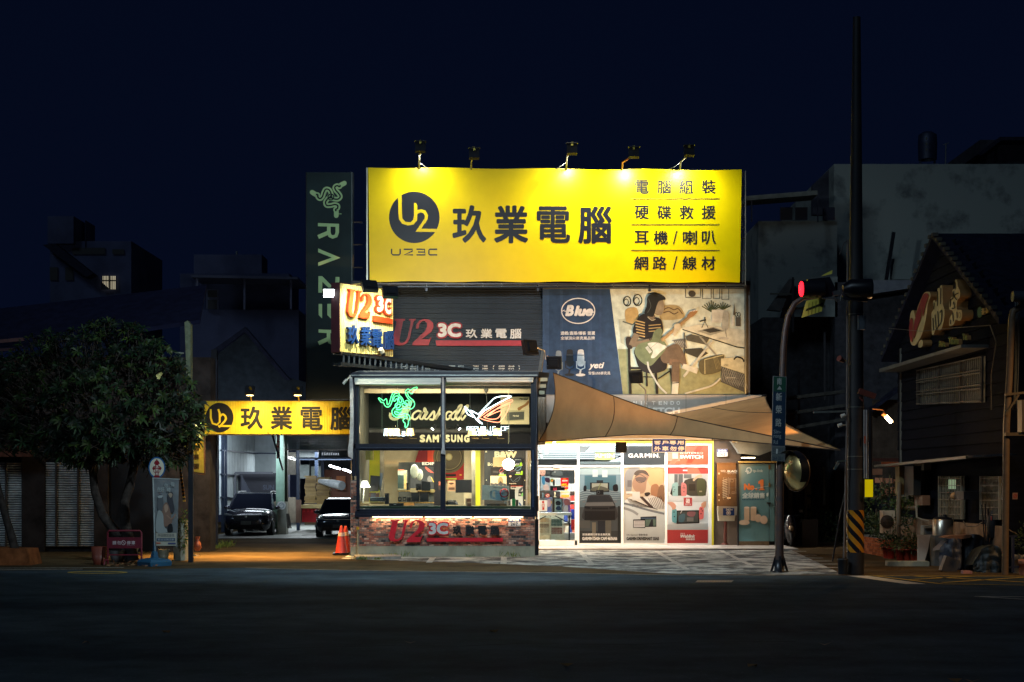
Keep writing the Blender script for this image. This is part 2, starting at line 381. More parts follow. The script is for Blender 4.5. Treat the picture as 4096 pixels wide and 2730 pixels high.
# shop floor step of pale tiles
M_tile=M('pale_floor_tile',(.5,.46,.42),rough=.45,noise=.06,bump=.1)
xl,xr=P(2110,0,50).x,P(3134,0,50).x
MB().box((xl,47.4,-.01),(xr,50.2,.035)).build('shop_step',M('mortar',(.2,.19,.18)),kind='structure')
st=bpy.data.objects['shop_step'];n=7
for i in range(n):
 for j in range(2):
  w=(xr-xl)/n;MB().box((xl+i*w+.006,47.41+j*1.3,.03),(xl+(i+1)*w-.006,47.41+j*1.3+1.288,.05)).build('tile',M_tile,st)
kb=MB();kb.prism([G(1425,2240),G(1605,2236),G(1600,2228),G(1415,2230)],(0,0,.07));kb.build('kerb',M('kerb_concrete',(.33,.32,.29),noise=.25,ns=5),kind='structure')
# ================================================ SHOP BUILDING
KEY_=(.016,.02,.03)
shop=thing('electronics_shop','electronics shop with ribbed dark upper wall, glazed brick bay and white framed shop front','shop',(0,50,0))
pU=FP(48.0)
def zz(ox,oy,k): return lambda x,y: (ox+x*k,oy+y*k)
# upper wall: horizontally ribbed dark metal sheet
m=MB(S(52,60,76));corr(m,pU,1405,1128,2172,1545,9.9,.055,True,.05)
m.build('ribbed_wall_sheet',M('dark_ribbed_sheet',(.022,.034,.052),rough=.5,metal=.0,noise=.18,ns=1.2,spec=.3),shop)
m=MB();slab(m,pU,1405,1128,3000,1746,-2.0,0.0)
m.build('wall',M('grey_render',(.16,.16,.16),rough=.85,noise=.2,ns=2),shop)
# main body behind, roof
m=MB();a=P(1400,1120,50);b=P(3000,1120,50)
m.box((a.x,50.4,8.1),(b.x,70,8.35));m.build('roof',M('roof_sheet',(.08,.09,.1),rough=.7),shop)
m=MB();m.box((b.x-.05,50.8,0),(b.x+.12,80,8.2));m.build('side_wall',M('side_wall_sheet',(.12,.12,.12),rough=.8,noise=.25),shop)
m=MB();m.box((a.x-.12,50.3,2.9),(a.x,80,8.2));m.build('side_wall',_mats['side_wall_sheet'],shop)
# top flashing under the billboard
m=MB(S(120,132,128));slab(m,pU,1480,1143,2985,1151,.06,.16);m.build('flashing',M('galvanised',(.34,.38,.37),rough=.35,metal=.7,noise=.2),shop)
m=MB();slab(m,pU,1405,1126,3000,1143,.0,.1)
m.build('eave_beam',M_black,shop)
# wall lettering  U2 3C 玖業電腦
def glyph_U(x,y,w,h):   # slanted serif U, unit box
 pts=[(.20,0),(.56,0),(.545,.06),(.47,.08),(.33,.72),(.31,.83),(.36,.9),(.47,.9),(.58,.83),(.66,.68),(.80,.09),(.72,.06),(.73,0),(1.0,0),(.99,.06),(.92,.09),(.77,.70),(.66,.88),(.5,.98),(.3,1.0),(.12,.96),(.04,.85),(.05,.70),(.20,.10),(.12,.06),(.13,0)]
 return [(x+a*w,y+b*h) for a,b in pts]
def glyph_2(x,y,w,h):
 pts=[(.30,.36),(.18,.36),(.2,.2),(.34,.06),(.56,0),(.8,.03),(.97,.14),(1.0,.3),(.92,.46),(.72,.60),(.44,.76),(.78,.78),(.86,.7),(.9,.7),(.76,1.0),(0,1.0),(.03,.9),(.3,.68),(.58,.48),(.7,.3),(.69,.15),(.58,.07),(.44,.09),(.34,.2)]
 return [(x+a*w,y+b*h) for a,b in pts]
def prismlet(mb,pl,pts,off,ext,col,side=None):
 f=[pl.pt(x,y,off+ext) for x,y in pts];mb.prism(f,(-pl.n.x*ext,-pl.n.y*ext,0),col,side)
RED=S(150,20,32);WHT=(.75,.78,.78)
def u23c(pl,ox,oy,k,U,N2,c3,bar,han,off,ext,parent,red=RED,wht=WHT,hcol=WHT,side=None,redside=None,hb=.02,mat=None):
 z=lambda p: [(ox+x*k,oy+y*k) for x,y in p];mat=mat or M_paint
 m=MB();prismlet(m,pl,z(glyph_U(*U)),off,ext,red,redside);m.build('letter',mat,parent)
 m=MB();prismlet(m,pl,z(glyph_2(*N2)),off,ext,red,redside);m.build('letter',mat,parent)
 x0,y0,x1,y1=c3;b=z([(x0,y0),(x1,y1)])
 m=MB();T(m,pl,'3C',(*b[0],*b[1]),red,.125,off,ext,side=redside)
 d=(x1-x0)*.055;b2=z([(x0+d,y0+d),(x1-d,y1-d)]);T(m,pl,'3C',(*b2[0],*b2[1]),wht,.05,off+ext+.006,0)
 m.build('letter',mat,parent)
 x0,y0,x1,y1=bar[:4];dy=bar[4] if len(bar) > 4 else 0
 m=MB();prismlet(m,pl,z([(x0,y0),(x0+(8 if not dy else 0),y1),(x1,y1+dy),(x1,y0+dy)]),off,ext,red,redside);m.build('underline_bar',mat,parent)
 for ch,(x0,y0,x1,y1) in zip('玖業電腦',han):
  b=z([(x0,y0),(x1,y1)]);m=MB();T(m,pl,ch,(*b[0],*b[1]),hcol,hb,off,ext,side=side);m.build('letter',mat,parent)
wl=thing('wall_lettering','red and white raised name lettering with underline on the dark ribbed upper wall','sign',pU.pt(1880,1390,.1))
u23c(pU,1200,1100,.42535,(868,420,222,250),(1058,420,200,248),(1285,448,1530,605),(1278,622,2112,672),
     [(1560,512,1668,600),(1700,512,1808,600),(1838,512,1946,600),(1974,512,2082,604)],.1,.06,wl,red=S(165,28,42),hb=.022)
z3=zz(1200,1100,.42535)
m=MB()
for ch,x in [('耳',945),('機',1036),('音',1172),('響',1254),('電',1400),('腦',1484),('週',1622),('邊',1708),('線',1866),('材',1956)]:
 a=z3(x,848);b=z3(x+62,904);T(m,pU,ch,(*a,*b),(.55,.58,.56),.014,.1)
a=z3(1814,848);b=z3(1832,908);T(m,pU,'(',(*a,*b),(.55,.58,.56),.01,.1);a=z3(2050,848);b=z3(2068,908);T(m,pU,')',(*a,*b),(.55,.58,.56),.01,.1)
m.build('painted_text',M_print,wl)

# ---------------- poster: blue panel and guitarist
pP=FP(47.85)
po=thing('microphone_banner','large vinyl banner, blue half with microphones and cream half with a seated guitarist','banner',pP.pt(2575,1580))
m=MB();slab(m,pP,2171,1156,2981,1580,-.06,0);m.build('backing',M('vinyl_back',(.3,.3,.3)),po)
p=PR(pP,2100,1100,.42535);BL=S(10,66,112)
p.rect(165,130,2062,1124,S(206,222,200))
p.poly([(165,1124),(920,1124),(798,130),(165,130)],BL)
for x,w,c in [(165,60,(26,78,128)),(330,26,(24,74,122)),(590,40,(24,72,120)),(700,18,(22,68,118))]: p.rect(x,131,x+w,1123,S(*c))
p.ring(500,340,156,118,9,WHITE)
p.text('B',378,283,460,390,WHITE,.06,.25);p.text('lue',462,290,640,390,WHITE,.06,.25)
p.line([(345,345),(372,332),(372,345),(400,338)],8,WHITE);p.line([(600,350),(628,342),(628,356),(655,348)],8,WHITE)
p.text('遊戲/直播/播客 首選',335,532,658,566,WHITE,.015);p.text('全球頂尖麥克風品牌',335,580,656,612,WHITE,.015)
p.text('yeti',598,824,745,898,WHITE,.03,.3);p.text('雪怪USB麥克風',596,910,802,940,WHITE,.01)
for cx,top,c,sc in [(316,712,(120,140,155),.88),(421,700,(34,38,44),1),(524,702,(215,220,222),.98)]:
 g_=S(*c);w=30*sc
 p.blob([(cx-w,top+150*sc),(cx-w,top+30),(cx-w*.6,top+4),(cx+w*.6,top+4),(cx+w,top+30),(cx+w,top+150*sc)],g_)
 p.rect(cx-w,top+52,cx+w,top+58,S(90,98,104));p.line([(cx-w-10,top+110),(cx-w-8,top+175),(cx,top+192),(cx+w+8,top+175),(cx+w+10,top+110)],9,g_)
 p.line([(cx,top+190),(cx-8,top+230)],16,g_);p.disc(cx-2,top+240,46*sc,13,g_)
# right half: room, desk, player
p.poly([(872,700),(965,700),(1000,880),(1640,880),(1660,800),(2062,860),(2062,1124),(920,1124)],S(148,154,98))
p.poly([(880,420),(960,410),(1500,410),(1500,500),(980,520),(980,690),(900,640)],S(178,186,160))
p.blob([(945,330),(1050,315),(1065,440),(1000,460),(950,440)],S(196,160,64));p.line([(918,440),(1010,470),(1050,440)],14,S(90,96,80))
p.blob([(1290,300),(1430,290),(1490,350),(1480,410),(1280,420)],S(170,150,84));p.curve([(1300,330),(1350,310),(1400,330),(1440,320),(1480,370)],9,S(88,60,30));p.curve([(1300,360),(1350,345),(1400,370),(1440,350)],9,S(88,60,30))
for c,r in (((960,250),34),((1058,240),40)): p.ring(*c,r,r*1.3,9,S(30,34,30));p.ring(c[0]-8,c[1]+8,r*.6,r*.8,7,S(36,40,34))
for x0,y0,x1,y1 in [(1510,134,1650,215),(1668,134,1750,225),(1770,134,1830,225),(1850,134,1915,235)]: p.line([(x0,y0),(x0,y1),(x1,y1),(x1,y0)],6,S(36,38,34))
p.disc(1570,180,34,30,S(80,80,74))
p.poly([(1470,500),(1640,470),(2062,520),(2062,672),(1990,668),(1520,530)],S(212,212,180));p.line([(1480,515),(1990,680),(2062,690)],10,S(44,46,40))
p.poly([(1615,530),(1770,490),(1880,530),(1740,572)],S(150,152,130));p.poly([(1660,520),(1770,500),(1850,528),(1740,548)],S(54,56,50))
for a in range(9): p.line([(1750,350),(1750+(a-4)*22,240+abs(a-4)*14)],9,S(62,82,44))
for a in range(7): p.line([(1860,330),(1860+(a-3)*24,255+abs(a-3)*12)],9,S(70,88,46))
p.rect(1755,330,1870,450,S(206,208,190));p.blob([(1862,360),(1890,345),(1915,360),(1910,510),(1850,510)],S(178,180,160));p.line([(1880,510),(1895,590)],10,S(160,160,140));p.disc(1870,600,50,12,S(190,190,168))
p.rect(1980,400,2025,485,S(90,90,76));p.rect(1940,390,1965,480,S(220,220,200));p.poly([(1955,380),(1965,262),(1978,380)],S(110,100,70))
for x in (1985,2010): p.ring(x,375,12,18,6,S(40,40,36))
p.line([(1660,500),(1690,440),(1720,500)],7,S(36,36,32));p.line([(1690,440),(1690,400)],12,S(40,40,36));p.line([(1640,440),(1700,425)],10,S(60,60,50))
# keyboards and trestle
p.poly([(1510,580),(1560,560),(1730,600),(1700,660),(1520,620)],S(84,84,70));p.poly([(1500,700),(1660,690),(1720,740),(1640,790),(1510,740)],S(60,62,52));p.poly([(1380,620),(1510,600),(1520,690),(1470,690)],S(94,98,96))
for i in range(7): p.line([(1390+i*18,622),(1440+i*14,690)],3,S(200,200,180))
p.line([(1490,960),(1765,620)],22,S(188,190,168));p.line([(1640,580),(1800,760)],16,S(150,152,132));p.line([(1495,545),(1500,780)],10,S(60,64,60))
# suitcase and amplifier
p.blob([(1650,800),(1850,750),(1868,790),(1850,900),(1690,942),(1640,900)],S(96,92,56));p.line([(1690,935),(1688,800),(1865,755)],9,S(190,184,120))
for i in range(4): p.line([(1770+i*12,780),(1800+i*14,890)],5,S(140,130,70))
p.poly([(1842,790),(2060,765),(2060,930),(1840,860)],S(205,200,150));p.poly([(1842,862),(2058,935),(2058,1105),(1842,1010)],S(72,76,74))
for i in range(12): p.line([(1845+i*18,866+i*6),(1845+i*18+50,980+i*7+20)],2.5,S(160,164,150));p.line([(1865+i*18,870+i*6),(1845+i*14,1000+i*6)],2.5,S(160,164,150))
p.curve([(1960,800),(1990,775),(2040,790),(2055,820)],14,S(34,34,30));p.text('VTPC',1865,845,1910,862,S(110,104,70),.01)
p.text('顧氏樂器',1890,962,1975,976,S(180,184,170),.01)
p.curve([(1500,1150-30),(1640,1080),(1760,1040),(1835,975)],16,S(190,194,176))
# chair
p.blob([(945,610),(965,588),(1000,600),(1010,690),(960,690)],S(52,38,30));CH=S(26,22,18)
p.line([(975,690),(990,1122)],24,CH);p.line([(990,880),(1300,880)],20,CH);p.line([(1140,900),(1145,1050)],16,CH);p.line([(1225,900),(1240,1122)],24,CH);p.line([(1250,980),(1370,900)],12,CH);p.line([(1100,960),(1210,965)],10,CH);p.line([(1360,880),(1390,1060)],14,CH)
# seated guitarist
SK=S(128,108,78);DK=S(30,28,30);p.blob([(1040,700),(1280,730),(1330,880),(1200,930),(1090,900),(1040,800)],DK)
p.blob([(1280,730),(1420,650),(1500,760),(1510,850),(1440,830),(1300,830)],S(112,90,64));p.line([(1420,700),(1500,850)],50,S(118,96,68));p.line([(1480,860),(1620,910)],48,S(200,202,180));p.line([(1355,820),(1440,830)],60,S(130,98,66));p.line([(1415,820),(1412,1010)],74,S(112,90,64));p.line([(1414,1010),(1405,1124)],60,S(206,208,188));p.line([(1385,1020),(1445,1016)],8,DK)
p.blob([(1060,410),(1120,370),(1220,400),(1280,430),(1290,560),(1180,600),(1080,600),(1010,540)],DK)
for i in range(6): p.line([(1030+i*4,430+i*28),(1125,455+i*26)],11,S(196,158,66))
for i in range(3): p.line([(1160,480+i*28),(1275,470+i*28)],9,S(180,146,66))
p.line([(1050,560),(1000,670)],60,SK);p.line([(1000,660),(1120,640),(1200,620)],52,SK);p.blob([(1190,595),(1270,605),(1285,625),(1230,655),(1190,640)],SK);p.line([(1160,590),(1185,640)],9,DK);p.line([(1175,588),(1200,638)],9,DK)
p.blob([(1150,400),(1200,430),(1220,390),(1180,350)],SK);p.blob([(1200,260),(1290,240),(1305,300),(1300,350),(1265,385),(1215,370),(1190,320)],S(150,136,104))
p.blob([(1140,300),(1150,210),(1210,178),(1290,195),(1320,235),(1260,250),(1235,300),(1215,370),(1190,400),(1120,370)],S(28,34,34));p.curve([(1160,230),(1180,300),(1150,360)],4,S(90,104,100));p.curve([(1150,400),(1190,432),(1225,420)],6,S(180,180,150))
# guitar
p.blob([(1030,700),(1080,650),(1180,620),(1210,540),(1260,505),(1290,530),(1280,600),(1330,680),(1240,800),(1170,860),(1090,820),(1040,760)],S(112,128,82))
p.blob([(1150,650),(1240,640),(1290,660),(1330,680),(1270,730),(1220,780),(1180,780),(1200,720)],S(206,212,196));p.line([(1140,680),(1180,735)],30,S(190,196,180));p.line([(1280,620),(1540,400)],30,S(176,138,66));p.blob([(1520,390),(1560,345),(1615,338),(1600,375),(1545,410)],S(170,120,44))
for i in range(5): p.disc(1545+i*16,350-i*3,5,5,WHITE)
p.line([(1170,700),(1530,400)],3,S(120,110,80));p.blob([(1400,470),(1450,465),(1460,510),(1430,540),(1405,580),(1385,560),(1400,520)],S(190,178,140))
p.curve([(1150,820),(1160,880),(1180,920),(1210,970),(1260,1050),(1330,1120)],16,S(196,200,190))
p.mb.c=[tuple((sum(c_)/3*.32+v*.68)*.86 for v in c_) for c_ in p.mb.c];p.build('printed_picture',M('mural_print',vcol=True,rough=.6,noise=.16,ns=5,spec=.2),po)
for x0,y0,x1,y1 in [(2171,1153,2984,1157),(2978,1157,2984,1578)]:
 m=MB(S(120,126,120));slab(m,pP,x0,y0,x1,y1,.0,.05);m.build('edge_strip',M_metal,po)
# ---------------- grey sign band under the banner
pN=FP(47.6)
nb_=thing('game_console_sign_band','grey sign band with pale console lettering above the shade sails','sign',pN.pt(2700,1680))
m=MB();slab(m,pN,2185,1581,3064,1690,-.35,0);m.build('box',M('grey_sign_board',(.30,.29,.27),rough=.5,noise=.08),nb_)
p=PR(pN,2100,1100,.42535);LG=(.62,.62,.6)
for ch,x in zip('NINTENDO',[1018,1090,1120,1192,1256,1304,1368,1424]): p.text(ch,x,1188,x+(8 if ch == 'I' else 34),1224,LG,.03)
p.text('SWITCH',1062,1248,1458,1310,LG,.05);p.blob([(905,1190),(960,1188),(988,1210),(985,1240),(905,1240)],LG);p.text('TM',1462,1302,1486,1316,LG,.01)
for x in (770,1150,1512,1888): p.rect(x,1128,x+3,1350,S(70,66,60))
p.build('printed_text',M_print,nb_)
m=MB();slab(m,pN,2190,1690,2870,1752,-.35,-.3);m.build('under_panel',M('beige_panel',(.42,.36,.28),rough=.7,noise=.1),nb_)

# ---------------- billboard
pB=PL(P(1470,0,46.3),P(2975,0,46.75))
bb=thing('yellow_billboard','huge yellow rooftop billboard with black shop name and four lines of services','billboard',pB.pt(2222,1130))
YEL=(.68,.53,.001);INK=(.012,.014,.02)
m=MB()
NX,NY=48,16;vs=[]
for j in range(NY+1):
 for i in range(NX+1):
  u,v=i/NX,j/NY;sx=1473+u*(2967-1473)-v*(8 if u > .5 else -6)*(abs(u-.5)*2)
  top=671+u*10+2.2*math.sin(u*23);bot=1127+u*3+2.0*math.sin(u*31+1)
  vs.append(pB.pt(sx,top+(bot-top)*v,.004*math.sin(u*9)*math.sin(v*3.1)))
m.add(vs,[(j*(NX+1)+i,(j+1)*(NX+1)+i,(j+1)*(NX+1)+i+1,j*(NX+1)+i+1) for j in range(NY) for i in range(NX)],smooth=True)
M_byel=M('yellow_vinyl',YEL,rough=.34,noise=.05,ns=1.5,spec=.14)
m.build('vinyl_sheet',M_byel,bb)
p=PR(pB,1200,500,.42535,off=.004,step=.0003)
M_bink=M('black_vinyl_lettering',vcol=True,rough=.35,noise=.02,spec=.18)
p.disc(1075,871,238,242,INK,56)
p.poly([(921,640),(955,640),(958,830),(962,880),(990,912),(1040,918),(1064,895),(1072,850),(1072,735),(1090,738),(1103,760),(1104,800),(1104,850),(1100,900),(1068,938),(1015,947),(960,930),(932,890),(925,830)],YEL)
p.poly([(1100,803),(1140,795),(1180,808),(1204,850),(1198,890),(1140,978),(1300,979),(1290,1009),(1086,1007),(1170,885),(1174,855),(1160,830),(1135,825),(1100,840)],YEL)
p.poly([(1290,979),(1330,979),(1330,1012),(1268,1012)],YEL)
p.line([(862,1167),(862,1212),(876,1224),(932,1224),(942,1212),(942,1167)],13,INK);
p.line([(976,1171),(1058,1171),(1058,1188),(980,1224),(1062,1224)],13,INK);p.line([(1096,1171),(1172,1171),(1176,1224),(1096,1224)],13,INK);p.line([(1110,1197),(1172,1197)],13,INK);p.line([(1290,1171),(1222,1171),(1212,1180),(1212,1216),(1222,1224),(1290,1224)],13,INK)
for ch,x0,x1,y0,y1 in [('玖',1432,1752,756,1112),('業',1824,2146,758,1116),('電',2226,2542,766,1114),('腦',2615,2934,766,1120)]: p.text(ch,x0,y0,x1,y1,INK,.022 if ch == '電' else .029)
z2=2115.8  # x shift between the two enlarged views
for y0,row in [(520,[('電',1032),('腦',1242),('組',1450),('裝',1660)]),(760,[('硬',1032),('碟',1242),('救',1452),('援',1660)]),
    (998,[('耳',1030),('機',1210),('喇',1484),('叭',1662)]),(1237,[('網',1026),('路',1200),('線',1480),('材',1658)])]:
 for ch,x in row: p.text(ch,x+z2,y0,x+z2+134,y0+130,INK,.02)
for y in (998,1237): p.line([(1396+z2,y+126),(1428+z2,y)],13,INK)
for y in (698,941,1183): p.rect(996+z2,y-4,1830+z2,y+4,INK)
p.build('lettering',M_bink,bb)
m=MB(S(60,64,66));slab(m,pB,1468,668,2975,1134,-.5,-.45)
m.build('backing_sheet',M_black,bb)
for x in (2978,2984):
 m=MB(S(150,150,140));slab(m,pB,x-2,682,x+1,1140,-.3+(x-2978)*.03,-.24+(x-2978)*.03);m.build('frame_post',M_metal,bb)
for i in range(11):
 y=690+i*43;m=MB(S(120,80,60));slab(m,pB,2962,y,2986,y+2.5,-.3,-.25);m.build('frame_rung',M_metal,bb)
m=MB(S(60,52,48));slab(m,pB,1475,1131,2980,1137,-.3,-.1);slab(m,pB,1475,1141,2980,1146,-.3,-.2,S(36,40,44));m.build('lower_truss_chord',M_metal,bb)
for i in range(60):
 x=1480+i*25;slab(m := MB(S(90,84,76)),pB,x,1131,x+3,1146,-.18,-.1) if i % 3 == 0 else None
 if i % 3 == 0: m.build('truss_web',M_metal,bb)
m=MB(S(170,172,160));slab(m,pB,1466,672,1471,1126,-.05,.02);m.build('edge_tube',M_metal,bb)
for i,x in enumerate((1700,2150,2600)): m=MB(S(50,50,54));slab(m,pB,x,1134,x+9,1160,-.45,-.3);m.build('support_leg',M_metal,bb)

# ---------------- floodlights above the billboard
fl=[(1682,571,1676,1690,'first',1,0),(1897,598,1885,1885,'second',0,0),(2288,579,2266,2270,'third',1,0),(2535,594,2490,2492,'fourth',1,1),(2756,587,2722,2722,'fifth',1,1)]
flab=['black floodlight with straight grey arm over the round logo of the billboard','short black unlit floodlight between the logo and the first big character of the billboard',
  'black floodlight over the third big character of the yellow billboard','black floodlight on a bent rusty arm over the fourth big character of the billboard','black floodlight on a bent pale arm over the service list of the billboard']
for i,(hx,hy,ax,gx,nm,on,bent) in enumerate(fl):
 dq=45.3;c=P(hx,hy+20,dq);t=thing('floodlight',flab[i],'floodlight',c,'floodlights over the yellow billboard')
 m=MB();m.obox(c,(.30,.12,.30),rx=math.radians(-22));m.obox(c+Vector((0,-.08,.165)),(.34,.10,.02),rx=math.radians(-8),col=S(60,60,40));m.build('housing',M_black,t)
 b=pB.pt(ax,680,-.1);k=P(ax+(0 if not bent else 0),650,45.9);cc=P(ax+(3 if not bent else 20),hy+44,45.5)
 m=MB(S(150,150,135) if i != 3 else S(160,96,50));m.tube([b,k,cc,c+Vector((0,.05,.0))],.028,6);m.build('arm',M_metal,t)
 m=MB(S(150,140,60));m.obox(c+Vector((0,-.05,.15)),(.06,.06,.1));m.build('bracket',M_metal,t)
 if i in (0,2,4): s_=1 if i == 0 else -1;m=MB(S(140,140,130));m.tube([k,P(ax+s_*25,668,45.8),P(ax+s_*45,678,46.0)],.012,5);m.build('cable',M_metal,t)
 if on:
  lp=c+Vector((0,.075,.03));m=MB();m.obox(lp,(.24,.02,.22),rx=math.radians(-22));m.build('lens',E('flood_lens',(1,.98,.85),3),t)
  light('SPOT',c+Vector((0,.22,-.16)),pB.pt(gx,800+(10 if i else 0),0),450 if i else 310,(1,.98,.86),.10,150,1.0,parent=t)
light('SPOT',P(2250,200,41.0),pB.pt(2260,960),160,(1,.93,.72),.4,96,1,name='billboard_fill_light')  # unseen fill spot added high in front to brighten the billboard

# ---------------- tall dark banner at the left
pR=PL(P(1225,0,49.2),P(1408,0,49.0))
rz=thing('tall_snake_logo_banner','tall narrow dark green banner with a snake logo and vertical letters','banner',pR.pt(1316,1600))
m=MB();slab(m,pR,1225,690,1408,1598,-.25,0);m.build('box',M('dark_green_vinyl',(.018,.034,.036),rough=.35,noise=.2,ns=.8),rz)
m=MB(S(130,140,140));slab(m,pR,1406,690,1410,1560,-.2,.02);slab(m,pR,1224,690,1226,1598,-.2,.02,S(60,50,46));m.build('frame',M_metal,rz)
GR=S(176,208,150);GD=(.010,.02,.022)
def triskele(p,cx,cy,k,body,thin,w1,w2):
 arm=[(0,-6),(-5,-28),(-8,-48),(-24,-60),(-42,-48),(-50,-20),(-62,14),(-84,8),(-92,-14),(-104,-10),(-118,-18),(-132,-28)]
 arm=[(-10,12),(4,-8),(-2,-40),(-18,-66),(-46,-70),(-64,-40),(-76,-4),(-96,14),(-116,2),(-118,-20),(-134,-22),(-168,-42)]
 for a in (0,120,240):
  c,s=math.cos(math.radians(a)),math.sin(math.radians(a));q=[(cx+(x*c-y*s)*k,cy+(x*s+y*c)*k) for x,y in arm]
  p.curve(q,w1,body);p.disc(*q[-1],w1*.5,w1*.5,body,12);p.disc(*q[7],w1*.42,w1*.42,body,12)
 p.disc(cx,cy,34*k,34*k,body)
 for a in (0,120,240):
  c,s=math.cos(math.radians(a)),math.sin(math.radians(a));q=[(cx+(x*c-y*s)*k,cy+(x*s+y*c)*k) for x,y in arm[:-1]]
  if thin: p.curve(q,w2,thin)
 if thin: p.ring(cx,cy,26*k,26*k,w2*.8,thin,24)
p=PR(pR,1220,700,.12755)
triskele(p,815,700,3.5,GR,GD,150,44)
p.text('TM',1050,1208,1142,1256,GR,.02)
p.k=.42535;p.ox,p.oy=1200,500
# letters rotated a quarter turn: drawn as strips and areas
p.poly([(170,925),(368,932),(370,962),(170,955)],GR);p.line([(352,940),(352,1010),(340,1046),(308,1056),(282,1044),(272,1010),(272,940)],34,GR);p.line([(280,1010),(172,1056)],38,GR)
p.poly([(172,1164),(382,1252),(172,1330),(172,1296),(300,1250),(172,1200)],GR)
p.poly([(174,1424),(210,1424),(330,1545),(335,1432),(372,1432),(372,1600),(340,1600),(212,1478),(210,1580),(174,1580)],GR)
for a,b in ((176,210),(258,292),(338,372)): p.poly([(a,1685),(b,1685),(b,1822),(a,1790)],GR)
p.poly([(176,1925),(364,1932),(366,1965),(176,1955)],GR);p.line([(348,1940),(348,2010),(336,2044),(308,2056),(280,2044),(270,2010),(270,1940)],34,GR);p.line([(276,2010),(176,2056)],38,GR)
p.text('TM',344,2090,368,2130,GR,.02)
p.build('printed_text',M_print,rz)
for y in (885,975,1067): m=MB(S(110,90,76));slab(m,pR,1409,y,1445,y+4,-.2,-.1);m.build('bracket',M_metal,rz)
# ================================================ PROJECTING SIGN
pJ=PL((-4.64,42.07),(-1.157,48.0))
js=thing('projecting_sign','brightly lit yellow ribbed projecting sign with red and blue letters above the glass bay','sign',pJ.pt(1460,1430))
m=MB();corr(m,pJ,1362,1131,1566,1432,6.2,.02,False,0);
# clip the sheet to its sloping foot and head: front sheet drawn as ribs between two lines
m=MB(S(225,196,90));prof=[];x=1360.0
while x < 1565: prof += [(x,0),(x+3.2,0),(x+4.2,.02),(x+6.8,.02)];x += 7.8
A=[pJ.pt(a,1134+(a-1360)*.155,h) for a,h in prof];B=[pJ.pt(a,1407+(a-1360)*.098,h) for a,h in prof];n=len(prof)
m.add(A+B,[(i,i+1,n+i+1,n+i) for i in range(n-1)]);m.build('ribbed_panel',M('cream_ribbed_sheet',(.78,.66,.22),rough=.5,noise=.04),js)
m=MB();a,b,c,d=pJ.pt(1358,1130),pJ.pt(1566,1164),pJ.pt(1566,1430),pJ.pt(1358,1409)
m.prism([d,c,b,a],(-pJ.n.x*.28,-pJ.n.y*.28,0));m.build('case',M('dark_red_sheet',(.05,.01,.015),rough=.6),js)
def skew(y,x,s=.155): return y+(x-370)*s
ORG_=S(216,66,28);u=lambda v: [(1200+x*.42535,1100+y*.42535) for x,y in v]
m=MB();prismlet(m,pJ,u([(x,y+(x-420)*.20) for x,y in glyph_U(412,130,132,262)]),.05,.08,ORG_,S(150,50,20));m.build('letter',M_paint,js)
m=MB();prismlet(m,pJ,u([(x,y+(x-530)*.14) for x,y in glyph_2(528,165,112,240)]),.05,.08,ORG_,S(150,50,20));m.build('letter',M_paint,js)
for ch,x0,x1,y0,y1 in (('3',678,756,190,362),('C',752,830,204,388)):
 m=MB();a=z3(x0,y0);b=z3(x1,y1);T(m,pJ,ch,(*a,*b),ORG_,.12,.05,.08,side=S(150,50,20));a=z3(x0+9,y0+12);b=z3(x1-9,y1-12);T(m,pJ,ch,(*a,*b),WHITE,.05,.14,0);m.build('letter',M_paint,js)
m=MB();prismlet(m,pJ,u([(664,386),(664,440),(836,464),(836,416)]),.05,.08,ORG_,S(150,50,20));m.build('underline_bar',M_paint,js)
for ch,x0,x1,y0,y1 in (('玖',415,520,474,655),('業',538,638,488,668),('電',646,744,510,690),('腦',762,852,528,706)):
 m=MB();a=z3(x0,y0);b=z3(x1,y1);T(m,pJ,ch,(*a,*b),S(16,56,116),.02,.05,.08,side=S(10,30,70));m.build('letter',M_paint,js)
m=MB(S(60,66,72))
tp=lambda x: 1409+(x-1365)*.152;bt=lambda x: 1456+(x-1365)*.11
m.bar(pJ.pt(1365,tp(1365),-.05),pJ.pt(1890,tp(1890)-4,-.05),.09);m.bar(pJ.pt(1365,bt(1365),-.05),pJ.pt(1640,bt(1640),-.05),.09);m.build('truss_chord',M_metal,js)
x=1381
while x < 1700:
 m=MB(S(70,76,80));m.bar(pJ.pt(x,tp(x),-.05),pJ.pt(x,min(bt(x),1490),-.05),.045);m.build('truss_post',M_metal,js);x += 21
for o_ in (-.28,):
 m=MB(S(50,54,60));m.bar(pJ.pt(1365,tp(1365),o_),pJ.pt(1890,tp(1890),o_),.07);m.bar(pJ.pt(1365,bt(1365),o_),pJ.pt(1640,bt(1640),o_),.07);m.build('truss_chord',M_metal,js)
